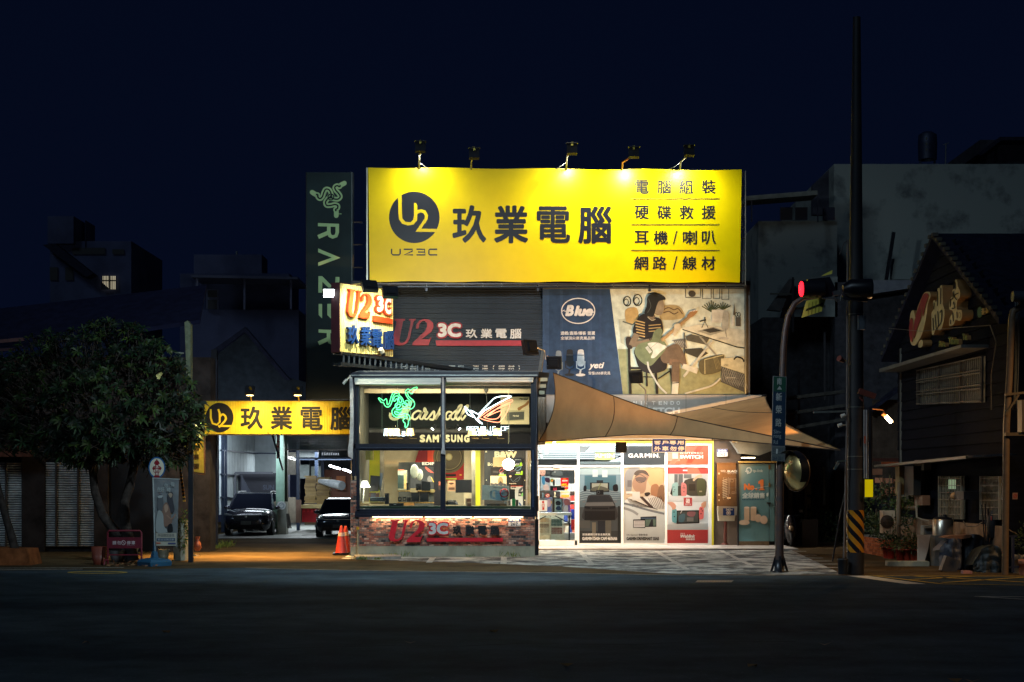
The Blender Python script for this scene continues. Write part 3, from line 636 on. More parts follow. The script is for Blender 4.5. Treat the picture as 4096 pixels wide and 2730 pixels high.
def flood(name,lab,c,tgt,mat_lens,power=0,color=(1,1,1),size=(.34,.10,.26),ang=120,arm=None,armr=.022,armcol=(.3,.3,.3),grp=None):
 c=Vector(c);d=(Vector(tgt)-c).normalized();q=d.to_track_quat('-Z','Y').to_matrix()
 t=thing('floodlight',lab,'floodlight',c,grp)
 def ob(cc,sz,col=None):
  vs=[c+q@(Vector(cc)+Vector((i*sz[0]/2,j*sz[1]/2,k*sz[2]/2))) for i in (-1,1) for j in (-1,1) for k in (-1,1)]
  mm.add(vs,[(0,1,3,2),(4,6,7,5),(0,4,5,1),(2,3,7,6),(0,2,6,4),(1,5,7,3)],col)
 mm=MB();ob((0,0,0),(size[0],size[2],size[1]));ob((0,0,size[1]*.7),(size[0]*.6,size[2]*.6,size[1]*.5));mm.build('housing',M_black,t)
 mm=MB();ob((0,0,-size[1]/2-.006),(size[0]*.84,size[2]*.82,.01));mm.build('lens',mat_lens,t)
 if arm: m=MB(armcol);m.tube(arm,armr,6);m.build('arm',M_metal,t)
 if power: light('SPOT',c+d*(size[1]/2+.03),c+d*3,power,color,.08,ang,.9,parent=t)
 return t
M_lensoff=M('dark_lens',(.03,.03,.035),rough=.1)
flood('floodlight','small lit white floodlight left of the yellow projecting sign',P(1316,1172,42.2),P(1290,1420,37),E('white_lens',(.9,1,1),14),160,(.85,.97,1),arm=[P(1316,1160,42.3),P(1330,1148,42.3),pJ.pt(1362,1142,-.1)],armcol=(.3,.33,.35))
flood('floodlight','black floodlight over the left half of the yellow projecting sign, seen from behind',P(1478,1146,41.6),pJ.pt(1420,1290),E('sign_lens',(1,.95,.7),2),620,(1,.93,.66),arm=[P(1478,1140,41.7),P(1466,1132,42.5),pJ.pt(1410,1140,-.1)],armcol=(.5,.4,.16),size=(.42,.12,.34))
flood('floodlight','black floodlight over the right half of the yellow projecting sign, seen from behind',P(1560,1170,42.2),pJ.pt(1520,1320),E('sign_lens',(1,.95,.7),2),380,(1,.93,.66),arm=[P(1560,1160,42.3),P(1572,1148,43),pJ.pt(1500,1158,-.1)],armcol=(.5,.4,.16),size=(.42,.12,.34))
t=thing('small_spotlight','small white and black spotlight tilted up at the foot of the projecting sign','spotlight',pJ.pt(1500,1420,.2))
m=MB(S(210,208,190));m.tube([pJ.pt(1492,1398,.25),pJ.pt(1500,1412,.25)],.07,10);m.build('head',M_paint,t)
m=MB();m.tube([pJ.pt(1499,1409,.25),pJ.pt(1505,1424,.25)],.06,10);m.tube([pJ.pt(1504,1422,.25),pJ.pt(1470,1418,.0)],.012,5);m.build('base',M_black,t)

# ================================================ GLAZED BAY
DB=43.2
def fb(x0,y0,x1,y1,d=DB,dep=.12,col=None,mb=None):
 mb=mb or MB(col or (.5,.5,.5));a=P(x0,y1,d);b=P(x1,y0,d);mb.box((a.x,d,a.z),(b.x,d+dep,b.z),col);return mb
M_frame=M('navy_steel_frame',(.010,.015,.032),rough=.36,metal=.0,noise=.2,spec=.35)
M_conc=M('stained_concrete',(.36,.36,.28),rough=.9,dark=(.15,.155,.11),ns=1.6,bump=.3,stretch=(1,1,.6))
_cm=M_conc.node_tree.nodes['Map Range'];_cm.inputs['From Min'].default_value=.45;_cm.inputs['From Max'].default_value=.75
fb(1432,2186,2141,2232,DB,.25).build('plinth',M_conc,shop)
fb(1402,2188,1437,2232,DB+.1,.3).build('plinth',M_conc,shop)
M_mort=M('mortar',(.50,.47,.42),rough=.9,noise=.2)
fb(1436,2066,2140,2188,DB+.02,.2).build('brick_backing',M_mort,shop)
fb(1402,1922,1437,2190,DB+.12,.2).build('brick_backing',M_mort,shop)
# bricks
bw,bh=19.3,8.3;spots=[]
for r in range(14):
 y=2069.5+r*bh;x=1437-(bw*.5 if r % 2 else 0)
 while x < 2138:
  x0=max(x,1437);x1=min(x+bw,2139)
  if x1-x0 > 4: spots.append((x0,x1,y,DB))
  x += bw*(1+R.uniform(-.05,.05)*0)
pil=[]
for r in range(31):
 y=1925+r*8.5;x=1403-(bw*.5 if r % 2 else 0)
 while x < 1434:
  x0=max(x,1403);x1=min(x+bw,1436)
  if x1-x0 > 4: pil.append((x0,x1,y,DB+.1))
  x += bw
BRC=[S(184,136,120),S(160,108,96),S(196,156,140),S(146,106,96),S(120,116,114),S(82,82,84),S(206,176,160),S(172,124,108),S(188,146,128),S(156,136,128)]
M_brick=M('fired_brick',vcol=True,rough=.85,noise=.22,ns=14,bump=.4,bs=60)
full={}
def brick_geo(mb,x0,x1,y,d,pr,col,org=None):
 a=P(x0+.8,y+bh-.9,d);b=P(x1-.8,y+.4,d);c=.006
 if org is not None: a,b=a-org,b-org
 y0=(d-pr) if org is None else -pr;y1=y0+pr+.03
 mb.add([(a.x+c,y0,a.z+c),(b.x-c,y0,a.z+c),(b.x-c,y0,b.z-c),(a.x+c,y0,b.z-c),(a.x,y0+.006,a.z),(b.x,y0+.006,a.z),(b.x,y0+.006,b.z),(a.x,y0+.006,b.z),
   (a.x,y1,a.z),(b.x,y1,a.z),(b.x,y1,b.z),(a.x,y1,b.z)],
           [(0,1,2,3),(4,5,1,0),(5,6,2,1),(6,7,3,2),(7,4,0,3),(4,8,9,5),(5,9,10,6),(6,10,11,7),(7,11,8,4)],col)
allb=spots+pil;allb.sort(key=lambda s_: -(s_[1]-s_[0])-R.random()*.001)
R.shuffle(allb);big=[b_ for b_ in allb if b_[1]-b_[0] > 19][:298];bs_=set(big);rest=MB()
for b_ in allb:
 if b_ in bs_: continue
 brick_geo(rest,*b_,R.uniform(0,.008),R.choice(BRC))
rest.build('bricks',M_brick,shop,kind='stuff')
meshes=[]
for c_ in BRC:
 mb=MB();brick_geo(mb,0,bw,0,DB,.004,c_,org=P(0,0,DB));me=bpy.data.meshes.new('brick')
 me.from_pydata(mb.v,[],mb.f);ca=me.color_attributes.new('Col','FLOAT_COLOR','CORNER')
 for dd in ca.data: dd.color=(*c_,1)
 me.materials.append(M_brick);meshes.append(me)
for x0,x1,y,d in big:
 o=bpy.data.objects.new('brick',R.choice(meshes));COL.objects.link(o);o.parent=shop;o.location=P(x0,y,d)-Vector(shop['_o'])+Vector((0,-R.uniform(0,.006),0))
# frames
fr_=[(1420,2046,2146,2068,.0,.3),(1428,2036,2143,2046,.04,.2),(1414,1776,2143,1796,0,.22),(1420,1796,2140,1803,.05,.1),(1403,1489,2154,1509,-.15,.4),(1410,1509,2146,1517,.03,.2),
       (1406,1517,1422,1905,.0,.14),(1424,1517,1438,1905,.04,.14),(1426,1905,1438,2046,.04,.14),(1762,1517,1782,2046,-.02,.16),(2123,1517,2140,2046,.02,.14),(2139,1490,2151,2068,-.05,.2)]
for x0,y0,x1,y1,o_,dep in fr_: fb(x0,y0,x1,y1,DB+o_,dep).build('frame',M_frame,shop)
for x0,y0,x1,y1,o_,c in [(1428,2037,2138,2038.2,.03,(120,130,150)),(1440,1791,2125,1792.4,-.01,(90,100,120)),(1405,1500,2150,1503,-.16,(170,180,180)),(2131,1800,2133,2030,.0,(90,120,170)),(1430,2057,2140,2058,-.01,(80,88,104)),(2146,1510,2149,2060,-.06,(120,126,140)),(1434,1517,1436,1880,.03,(70,90,90))]:
 fb(x0,y0,x1,y1,DB+o_,.02,S(*c)).build('frame_trim',M_metal,shop)
# roof over the bay and its right slope
m=MB();a=P(1400,1493,DB);b=P(2154,1493,DB);m.box((a.x,DB-.1,a.z),(b.x,48,a.z+.06));m.build('bay_roof',M('bay_roof_sheet',(.10,.11,.12),rough=.5,metal=.3),shop)
m=MB(S(60,66,76));m.prism([P(2152,1488,DB),P(2198,1492,DB),P(2180,1590,DB+1),P(2152,1586,DB+1)],(0,.08,0));m.build('side_louvre',M_metal,shop)
for i in range(3): fb(2155,1512+i*26,2190-i*6,1526+i*26,DB+.2,.05,S(170,165,140)).build('louvre_blade',M_metal,shop)
m=MB(S(150,150,140));corr(m,FP(48.1-1.2),2150,1590,2182,1780,8,.03,False,0);m.build('side_sheet',M_metal,shop)
# panes
for i,(x0,y0,x1,y1) in enumerate([(1438,1540,1762,1777),(1782,1533,2123,1777),(1438,1796,1762,2040),(1782,1796,2123,2040)]):
 fb(x0,y0,x1,y1,DB+.08,.006).build('window_pane',M_glass,shop)
# dark left side wall of the bay and ceiling beams
m=MB();a=P(1404,1490,DB);m.box((a.x,DB+.3,1.5),(a.x+.06,48,a.z));m.build('bay_side_wall',M('bay_side',(.07,.075,.065),rough=.6,noise=.15),shop)
m=MB();a2=P(2143,1490,DB);m.box((a2.x-.02,DB+.2,2.9),(a2.x+.03,48,a2.z));m.build('bay_side_wall',M_frame,shop)
M_cream=M('cream_beam',(.62,.50,.32),rough=.55,noise=.06)
for d_,y0,y1,n_ in ((44.6,1531,1543,1),(46.4,1556,1573,2)): fb(1436,y0,2128,y1,d_,.15).build('ceiling_beam',M_cream,shop)
# ---- blinds and torn cloth
t=thing('roller_blind','rolled greenish white blind above the left half of the glass bay','blind',P(1590,1530,DB-.1),'roller blinds')
m=MB();fb(1418,1512,1764,1530,DB-.12,.1,mb=m);m.build('cassette',M('blind_white',(.62,.68,.64),rough=.4,noise=.05),t)
m=MB();m.cyl(P(1420,1535,DB-.08),P(1762,1535,DB-.08),.036,12);m.build('roll',M('blind_roll',(.8,.84,.8),rough=.35,noise=.04),t)
t2=thing('roller_blind','rolled bright white blind above the right half of the glass bay','blind',P(1950,1528,DB-.1),'roller blinds')
m=MB();fb(1784,1511,2134,1519,DB-.12,.1,mb=m);m.build('cassette',_mats['blind_white'],t2);m=MB();m.cyl(P(1786,1525,DB-.08),P(2132,1525,DB-.08),.036,12);m.build('roll',_mats['blind_roll'],t2)
M_cloth=M('dirty_white_cloth',(.62,.64,.66),rough=.8,noise=.2,ns=6,trans=.2)
def cloth(lab,L,Rr,d):
 n=len(L);vs=[P(x,y,d-.03*(i % 2)) for i,(x,y) in enumerate(L)]+[P(x,y,d+.02-.03*(i % 2)) for i,(x,y) in enumerate(Rr)]
 mm=MB();mm.add(vs+[v+Vector((0,.02,0)) for v in vs],[(i,n+i,n+i+1,i+1) for i in range(n-1)]+[(2*n+i,2*n+i+1,3*n+i+1,3*n+i) for i in range(n-1)],smooth=True)
 return mm.build('cloth_strip',M_cloth,label=lab,cat='cloth')
cloth('long ragged white cloth strip hanging at the left edge of the bay',[(1398,1500),(1399,1560),(1401,1640),(1400,1700),(1397,1760),(1391,1800),(1393,1826)],[(1408,1500),(1413,1560),(1414,1640),(1414,1700),(1413,1760),(1411,1800),(1412,1838)],DB-.15)
cloth('white tied cloth strip hanging down the middle post of the bay',[(1768,1500),(1768,1580),(1767,1660),(1768,1740),(1768,1790),(1764,1815)],[(1775,1500),(1777,1580),(1778,1660),(1777,1740),(1778,1790),(1781,1819)],DB-.12)
m=MB(S(60,66,80));m.tube([P(2146,1515,DB-.2),P(2147,1700,DB-.2),P(2144,1800,DB-.2),P(2146,1830,DB-.2)],.018,6);m.build('awning_crank_rod',M_paint,label='thin dark crank rod hanging at the right edge of the bay',cat='rod')
m=MB(S(14,16,22));m.tube([P(2148,1985,DB-.3),P(2148,2045,DB-.3)],.05,10);m.tube([P(2147,2078,DB-.3),P(2147,2222,DB-.3)],.055,10);m.tube([P(2148,2045,DB-.3),P(2147,2078,DB-.3)],.02,8);m.build('barrier_post',M_black,label='slim black post standing at the right corner of the brick bay',cat='post')
m=MB(S(150,150,130));m.tube([P(1431,2232,DB-.12),P(1431,2120,DB-.12)],.022,8);m.tube([P(1431,2120,DB-.12),P(1431,2108,DB-.12)],.04,8,S(180,150,40));m.build('standpipe',M_paint,label='thin grey pipe with a yellow top at the left corner of the brick bay',cat='pipe')
# LED strip under the sill: the warm light on the bricks
m=MB();fb(1490,2068.2,1690,2069.6,DB-.03,.02,mb=m);fb(1700,2068.2,1888,2069.6,DB-.03,.02,mb=m);fb(1896,2068.2,2092,2069.6,DB-.03,.02,mb=m)
led=m.build('led_strip',E('warm_led',(1,.62,.28),16),shop)
for xa,xb in ((1490,1690),(1700,1888),(1896,2092)):
 a,b=P(xa,2070,DB-.05),P(xb,2070,DB-.05);c=(a+b)/2;light('AREA',c+Vector((0,-.02,0)),c+Vector((0,.03,-1)),11,(1,.62,.32),(b.x-a.x),sy=.03,parent=shop,name='led_light')
# brick wall lettering
pK=FP(DB-.03)
bl=thing('brick_wall_lettering','red and white raised lettering with dark characters on the brick wall below the bay','sign',pK.pt(1790,2130))
u23c(pK,1350,1700,.38265,(532,994,212,226),(722,992,190,232),(942,1010,1172,1158),(930,1182,1728,1220),
     [(1206,1054,1302,1150),(1336,1054,1432,1150),(1464,1054,1562,1150),(1594,1054,1692,1150)],.02,.09,bl,red=S(214,20,46),wht=S(212,212,210),hcol=S(16,18,26),hb=.05)
# door plates
def plate(pl,x0,y0,x1,y1,lab):
 t=thing('house_number_plate',lab,'number plate',pl.pt((x0+x1)/2,y1));m=MB();slab(m,pl,x0,y0,x1,y1,0,.02);m.build('plate',M('plate_white',(.72,.72,.70)),t)
 p=PR(pl,x0,y0,(x1-x0)/100,off=.021);h=(y1-y0)/((x1-x0)/100);p.rect(1,1,99,h*.42,S(30,44,120));p.text('新榮路',9,h*.08,91,h*.36,WHITE,.02);p.text('262',18,h*.50,78,h*.93,S(16,20,30),.012);p.text('號',82,h*.78,92,h*.93,S(16,20,30));p.build('printed_text',M_print,t)
plate(pK,2033,2075,2082,2106,'blue and white house number plate on the brick wall of the bay')

# ================================================ BAY INTERIOR
pI=FP(47.9)
m=MB();slab(m,pI,1404,1570,2150,1712,-.05,0);m.build('fascia_panel',M('satin_black_panel',(.008,.012,.014),rough=.5,spec=.15,noise=.15),shop)
p=PR(pI,1450,1480,.1913,off=.01);CR=S(242,234,196)
for ch,x0,x1,y0,y1 in (('a',1010,1240,855,1050),('r',1210,1370,790,1050),('s',1370,1510,850,1050)): pass
# script word drawn with a brush
p.curve([(590,900),(585,980),(640,1030),(730,1020),(810,930),(900,800),(1000,680),(1080,650)],60,CR);p.curve([(860,760),(850,900),(840,1030)],70,CR);p.curve([(840,960),(930,820),(1000,720),(960,860),(920,980),(960,1040),(1030,1000)],44,CR)
p.curve([(1230,880),(1150,860),(1060,930),(1050,1020),(1120,1030),(1200,940),(1240,880),(1200,1000),(1250,1030),(1300,960)],40,CR)
p.curve([(1250,1030),(1330,880),(1300,800),(1290,870),(1360,890),(1300,1000),(1350,1030),(1430,940)],38,CR)
p.curve([(1400,980),(1490,870),(1500,960),(1480,1040),(1400,1030)],42,CR);p.curve([(1480,1030),(1560,940),(1640,780),(1700,700)],36,CR);p.curve([(1640,780),(1570,960),(1530,1040),(1600,940),(1660,900),(1650,1000),(1700,1040),(1760,1000)],38,CR)
p.curve([(1870,890),(1790,880),(1740,960),(1760,1040),(1840,990),(1880,890),(1850,1000),(1900,1040),(1960,960),(2060,800),(2050,740),(2000,800),(1960,980),(2000,1050),(2060,980)],38,CR)
p.ox=1800;p.curve([(-20,980),(120,860),(240,770),(230,740),(150,860),(110,980),(160,1040),(230,960),(330,840),(380,760),(350,750),(280,840),(230,980),(260,1045),(330,950)],38,CR)
p.build('script_logo',M_print,shop)
m=MB();slab(m,pI,1404,1706,2120,1731,-.3,-.28);m.build('metal_band',M('brushed_brass',(.42,.38,.24),rough=.25,metal=.8,noise=.2,ns=2,stretch=(1,1,4)),shop)
m=MB();slab(m,pI,1404,1731,2150,1776,-.04,.02);m.build('fascia_panel',M('charcoal_panel',(.014,.014,.018),rough=.5,spec=.2,noise=.1),shop)
p=PR(pI,1350,1700,.38265,off=.025)
for ch,x0,x1 in (('S',860,918),('Λ',922,988),('M',994,1062),('S',1120,1176),('U',1186,1242),('N',1252,1310),('G',1322,1382)): p.text(ch,x0,104,x1,184,CR,.07)
p.poly([(1070,104),(1084,104),(1104,184),(1088,184)],CR)
p.build('brand_name',M_print,shop)
# framed speaker picture
t=thing('speaker_poster','cream poster of a hand on a grey speaker behind the red and white neon sign','poster',FP(47.4).pt(2058,1698))
m=MB();slab(m,FP(47.4),2002,1588,2117,1698,-.02,0);m.build('board',M('cream_board',(.6,.54,.4)),t)
p=PR(FP(47.4),1800,1480,.1913);p.rect(1060,570,1655,1140,S(214,200,160));p.poly([(1150,860),(1200,850),(1560,845),(1550,1060),(1190,1080),(1150,1040)],S(176,168,132));p.poly([(1195,890),(1552,875),(1548,1040),(1198,1058)],S(78,80,74));p.text('Marshall',1315,945,1440,980,CR,.02,.2);p.text('Marshall',1452,585,1630,632,S(30,30,28),.02,.2)
p.blob([(1640,640),(1560,720),(1440,780),(1410,810),(1430,850),(1470,840),(1520,800),(1640,720)],S(150,106,60));p.build('printed_picture',M_print,t)
# back wall area of the lower window
pW=FP(50.6)
def sl(name,pl,x0,y0,x1,y1,a,b,mat,par=None,**kw): mm=MB();slab(mm,pl,x0,y0,x1,y1,a,b);return mm.build(name,mat,par or shop,**kw) if par is not False else mm.build(name,mat,**kw)
sl('inner_wall',pW,1404,1776,2145,2140,-.1,0,M('cream_inner_wall',(.60,.50,.33),rough=.7,noise=.05))
sl('green_column',pW,1476,1790,1521,2010,0,.1,M('lime_paint',(.42,.42,.01),rough=.5,noise=.05))
sl('metal_column',pW,1521,1790,1537,2010,0,.12,M('column_metal',(.45,.40,.30),rough=.3,metal=.7,noise=.3,ns=2))
sl('dark_cabinet',FP(49.4),1436,1790,1474,2040,-.3,0,M('brown_grey_cabinet',(.16,.14,.09),rough=.5,noise=.2))
sl('green_column',FP(49),1902,1790,1921,2040,-.3,0,_mats['lime_paint']);sl('metal_column',FP(49.1),1886,1790,1902,2040,-.3,0,_mats['column_metal'])
sl('cream_column',FP(49.8),1856,1790,1887,2040,-.3,0,_mats['cream_inner_wall'])
t=thing('red_loudspeaker_poster','large poster of a red loudspeaker with a round grey cone behind the bay window','poster',FP(50.3).pt(1760,1900))
p=PR(FP(50.3),1400,1780,.1913,off=.0);RS=S(176,44,40)
p.poly([(1360,355),(1440,100),(2450,100),(2450,650),(2420,720),(2000,750),(1360,750)],RS);p.poly([(1360,355),(1440,100),(1620,100),(1620,355)],S(130,30,34));p.rect(1620,100,1830,355,S(214,70,46));p.rect(1718,100,1724,355,S(240,120,80))
for r_,c_ in ((330,(108,96,70)),(290,(80,70,54)),(262,(150,134,96)),(250,(98,86,66)),(72,(170,150,100)),(50,(200,186,140))): p.disc(2070,255,r_,r_*1.02,S(*c_),36)
p.rect(2000,615,2215,660,S(34,24,22));p.rect(2290,618,2335,645,S(230,170,60));p.rect(2000,697,2230,728,S(190,196,70));p.build('printed_picture',M_print,t)
t=thing('dark_speaker_brand_panel','dark wall panel with large cream letters behind the round white lamp','panel',FP(49.2).pt(2020,2040))
sl('board',FP(49.2),1937,1800,2102,2040,-.05,0,M('black_board',(.022,.022,.024),rough=.45,noise=.15),t)
p=PR(FP(49.2),1750,1780,.1913);p.text('B&W',1190,135,1660,275,CR,.07);p.text('Bo',1052,370,1160,442,CR,.02);p.text('s',1750,392,1778,440,CR,.02);p.rect(1000,128,1036,162,CR)
for x,y in ((1022,738),(1826,745),(1826,1160)): p.disc(x,y,10,12,CR,10)
p.build('printed_text',M_print,t)
def card(lab,x0,y0,x1,y1,base,items=(),d=48.9,ox=1750,oy=1780,k=.1913,cat='poster',nm='small_poster'):
 pl=FP(d);p=PR(pl,ox,oy,k,off=.01);t=thing(nm,lab,cat,pl.pt(ox+(x0+x1)/2*k,oy+y1*k));mm=MB();slab(mm,pl,ox+x0*k,oy+y0*k,ox+x1*k,oy+y1*k,-.01,.008);mm.build('sheet',M_paint,t)
 p.rect(x0,y0,x1,y1,S(*base))
 for it in items:
  if it[0] == 'r': p.rect(*it[1:5],S(*it[5]))
  elif it[0] == 't': p.text(*it[1:6],S(*it[6]),.04)
  elif it[0] == 'c': p.curve(it[1],it[2],S(*it[3]))
  elif it[0] == 'b': p.blob(it[1],S(*it[2]))
  elif it[0] == 'd': p.disc(*it[1:5],S(*it[5]))
 p.build('printed_picture',M_print,t);return t
GN=(150,200,40)
card('beige blank poster left of the white lamp',1162,262,1430,465,(176,156,116),[('r',1190,452,1250,462,(60,50,40))])
card('dark graphics card poster with green corner right of the white lamp',1600,268,1762,445,(26,34,50),[('t','V',1625,305,1655,325,(220,224,224)),('r',1660,308,1745,318,(160,170,176)),('r',1610,436,1765,446,GN),('t','RTX',1635,392,1710,425,(220,220,210)),('b',[(1715,430),(1735,375),(1762,372),(1762,430)],GN)])
card('dark graphics card poster below the beige poster',1110,478,1432,645,(30,26,28),[('c',[(1290,560),(1330,500),(1400,490),(1360,550),(1300,580)],10,(200,90,90)),('r',1285,620,1432,645,GN),('t','RTX',1305,585,1385,625,(210,210,190)),('d',1180,565,22,22,(70,66,66)),('d',1220,568,22,22,(70,66,66)),('d',1255,572,20,20,(70,66,66))])
card('dark graphics card poster below the round lamp',1470,455,1778,628,(26,26,36),[('c',[(1620,540),(1660,480),(1750,455),(1720,520),(1650,545)],10,(110,150,170)),('r',1625,612,1778,628,GN),('t','RTX',1650,568,1725,605,(220,220,210)),('b',[(1735,608),(1750,555),(1778,552),(1778,608)],GN),('d',1530,548,20,20,(80,60,64)),('d',1565,545,20,20,(80,60,64)),('d',1600,540,20,20,(80,60,64))])
card('pale poster of a figure before a crowd',1106,650,1442,852,(206,190,158),[('b',[(1270,720),(1320,665),(1370,730),(1360,840),(1280,840)],(150,128,90)),('b',[(1290,800),(1320,760),(1350,800),(1345,850),(1295,850)],(60,50,44))]+[('d',1125+i*27,820+(i % 3)*8,14,26,(70,70,76)) for i in range(12)])
card('black poster of an angular eye emblem',1485,640,1765,845,(22,20,24),[('c',[(1530,710),(1580,770),(1640,720),(1730,665),(1690,750),(1620,770)],10,(80,90,100)),('b',[(1500,655),(1530,638),(1550,660),(1520,680)],(240,190,160)),('t','Republic',1500,800,1650,826,(200,180,160))])
card('stack of printed boxes with green corners at the right of the bay window',1530,860,1785,1290,(190,196,200),[('r',1530,858,1785,872,(190,60,50)),('r',1690,975,1785,1075,(40,44,50)),('t','TX',1695,1020,1740,1055,(230,230,220)),('b',[(1745,1070),(1765,1010),(1785,1008),(1785,1070)],(120,190,110)),('r',1550,880,1640,900,(60,60,64)),('b',[(1690,960),(1740,900),(1780,880),(1780,920),(1740,970)],(80,86,96)),('b',[(1700,1200),(1740,1230),(1760,1280),(1720,1280)],(50,80,130))],d=47.5)
card('small sepia pictures on the shelf right of the middle post',215,752,375,972,(206,160,122),[('r',215,862,375,866,(60,40,34)),('b',[(230,810),(280,790),(350,800),(290,835)],(90,60,50)),('r',230,890,360,940,(110,80,66))],d=47.6)
card('dark box with red and white print in the shop picture stack',20,752,68,950,(40,30,30),[('r',26,770,62,850,(190,110,90)),('r',26,860,62,940,(70,60,60))],d=47.5)
# ---- pendant, lamps, screens and shelves seen through the bay glass
DI=46.0
t=thing('pendant_lamp','glowing frilled white glass pendant lamp in the right bay window','lamp',P(2034,1862,DI))
c=P(2034,1858,DI);m=MB()
m.lathe(c,[(.03,.17),(.07,.155),(.14,.11),(.185,.06),(.165,.02),(.195,-.02),(.15,-.07),(.14,-.12),(.06,-.17),(0,-.18)],20);m.build('glass_shade',E('lamp_glow',(1,.97,.88),5),t)
m=MB(S(190,180,140));m.tube([c+Vector((0,0,.16)),P(2034,1560,DI)],.008,5);m.cyl(c+Vector((0,0,.16)),c+Vector((0,0,.22)),.04,10);m.build('cord',M_metal,t)
light('POINT',c+Vector((0,-.3,0)),None,120,(1,.92,.76),.15,parent=t)
t=thing('table_lamp','white table lamp with a bright cone shade at the left edge of the bay window','lamp',P(1460,1990,45.5))
m=MB();c=P(1459,1938,45.5);m.lathe(c,[(.17,-.09),(.07,.10)],20);m.build('lamp_shade',E('shade_glow',(1,.97,.86),3.2),t)
m=MB();m.cyl(P(1452,2012,45.5),P(1456,1950,45.5),.022,8,S(210,210,200));m.build('stem',M_paint,t)
light('POINT',P(1461,1960,45.2),None,12,(1,.9,.7),.08,parent=t)
# track spots
for i,(x,y,dx) in enumerate([(1728,1712,14),(1840,1712,-14)]):
 t=thing('track_spot',['black track spotlight pointing down left of the middle post','black track spotlight pointing down right of the middle post'][i],'spotlight',P(x,y,47.2),'track spotlights in the bay')
 m=MB();m.tube([P(x+dx,1700,47.2),P(x+dx*.2,1716,47.2)],.05,10);m.build('barrel',M_black,t);m=MB();m.tube([P(x+dx*.25,1715,47.18),P(x,1719,47.18)],.048,10);m.build('lens',E('spot_glow',(1,1,.95),6),t)
 light('SPOT',P(x,1722,47.1),P(x-dx*3,2000,46.5),40,(1,.95,.8),.05,100,.8,parent=t)
# glass shade lamps behind the neon words
for i,(xs,wm) in enumerate((((1556,1584,1640),0),((1888,1930,1990),0))):
 for j,x in enumerate(xs):
  c=P(x,1728,46.6);t=thing('wall_lamp',['glowing amber glass lamp behind the left neon word, %s' % w for w in ('leftmost of three','middle of three','rightmost of three')][j] if i == 0 else ['glowing amber glass lamp behind the right neon words, %s' % w for w in ('leftmost of three','middle of three','rightmost of three')][j],'lamp',c,'amber lamps behind the neon words')
  m=MB();m.lathe(c,[(.13,-.11),(.09,.10)],4,smooth=False);m.build('glass_shade',E('amber_glow',(1,.66,.24),1.3),t)
  m=MB(S(120,100,60));m.tube([c+Vector((0,0,-.1)),c+Vector((0,0,-.2)),c+Vector((.2,0,-.2))],.012,5);m.build('arm',M_metal,t)
  if j == 1: light('POINT',c+Vector((0,-.3,.05)),None,26,(1,.75,.4),.1,parent=t)
for x in (1630,1945):
 m=MB(S(60,58,54));c=P(x,1555,46.2);m.lathe(c,[(.07,.0),(.07,-.05),(.02,-.13)],12);m.tube([c,P(x+6,1730,46.2)],.006,4);m.build('ceiling_rose',M_paint,label='dark bowl shaped ceiling cup with a hanging cable %s' % ('above the green snake neon' if x == 1630 else 'above the red and white neon'),cat='ceiling cup')
light('AREA',(P(1780,0,45.6).x,45.6,4.85),(P(1780,0,45.6).x,46.2,2),190,(1,.84,.58),4.2,sy=.3,name='bay_fill_light',parent=shop)  # two unseen area lights added to brighten the bay interior
light('AREA',(P(1780,0,45.4).x,47.4,2.95),(P(1780,0,45.6).x,48.4,1),210,(1,.86,.62),4.2,sy=.4,name='bay_fill_light',parent=shop)
# window desk
sl('window_shelf',FP(44.2),1436,2026,2122,2046,-1.2,0,M('dark_green_shelf',(.03,.06,.05),rough=.3,noise=.1))
def mon(lab,pts,d,ed,face,par=None,stand=None):
 t=thing('monitor',lab,'monitor',P(pts[0][0],2040,d));m=MB(S(*face));m.prism([P(x,y,d) for x,y in pts],(0,.05,0),S(*face),S(*ed));m.build('screen_back',M_paint,t)
 if stand: m=MB(S(150,152,150));m.prism([P(x,y,d-.06) for x,y in stand],(0,.1,0));m.build('stand',M_paint,t)
 return t
mon('wide silver blue monitor seen from behind in the right bay window',[(1927,2000),(2037,2004),(2037,1944),(1930,1941)],45.0,(90,100,110),(128,160,176),stand=[(2018,2014),(2034,2026),(2030,1960),(2018,1958)])
p=PR(FP(45.0),1750,1780,.1913);p.line([(1170,898),(1490,905)],8,S(40,50,60));p.ring(1118,983,14,12,4,S(30,36,44));p.line([(1070,1005),(1340,1018)],4,S(50,60,70));p.build('printed_mark',M_print,bpy.data.objects['monitor'])
mon('black square monitor on the left desk of the bay',[(1478,1968),(1514,1966),(1520,1906),(1482,1902)],45.8,(20,20,24),(14,18,26));mon('slanted grey monitor edge behind the black monitor on the left desk',[(1516,1962),(1524,1962),(1532,1894),(1520,1892)],45.9,(90,92,100),(130,134,146))
mon('large dark television beside the red loudspeaker poster',[(1822,1972),(1887,1972),(1887,1920),(1822,1920)],47.4,(20,22,28),(16,20,28));mon('small black monitor on the shelf among the speakers',[(1686,1964),(1722,1964),(1722,1929),(1686,1925)],47.0,(20,24,26),(10,18,24))
def it(name,lab,cat,x0,y0,x1,y1,d,dep,col,extra=None,grp=None):
 t=thing(name,lab,cat,P((x0+x1)/2,y1,d),grp);m=MB(S(*col));fb(x0,y0,x1,y1,d,dep,S(*col),m);m.build('case',M_paint,t)
 if extra: m=MB();[fb(a,b,c_,d_,d-.004-.002*i,.006,S(*cl),m) for i,(a,b,c_,d_,cl) in enumerate(extra)];m.build('front_panel',M_paint,t)
 return t
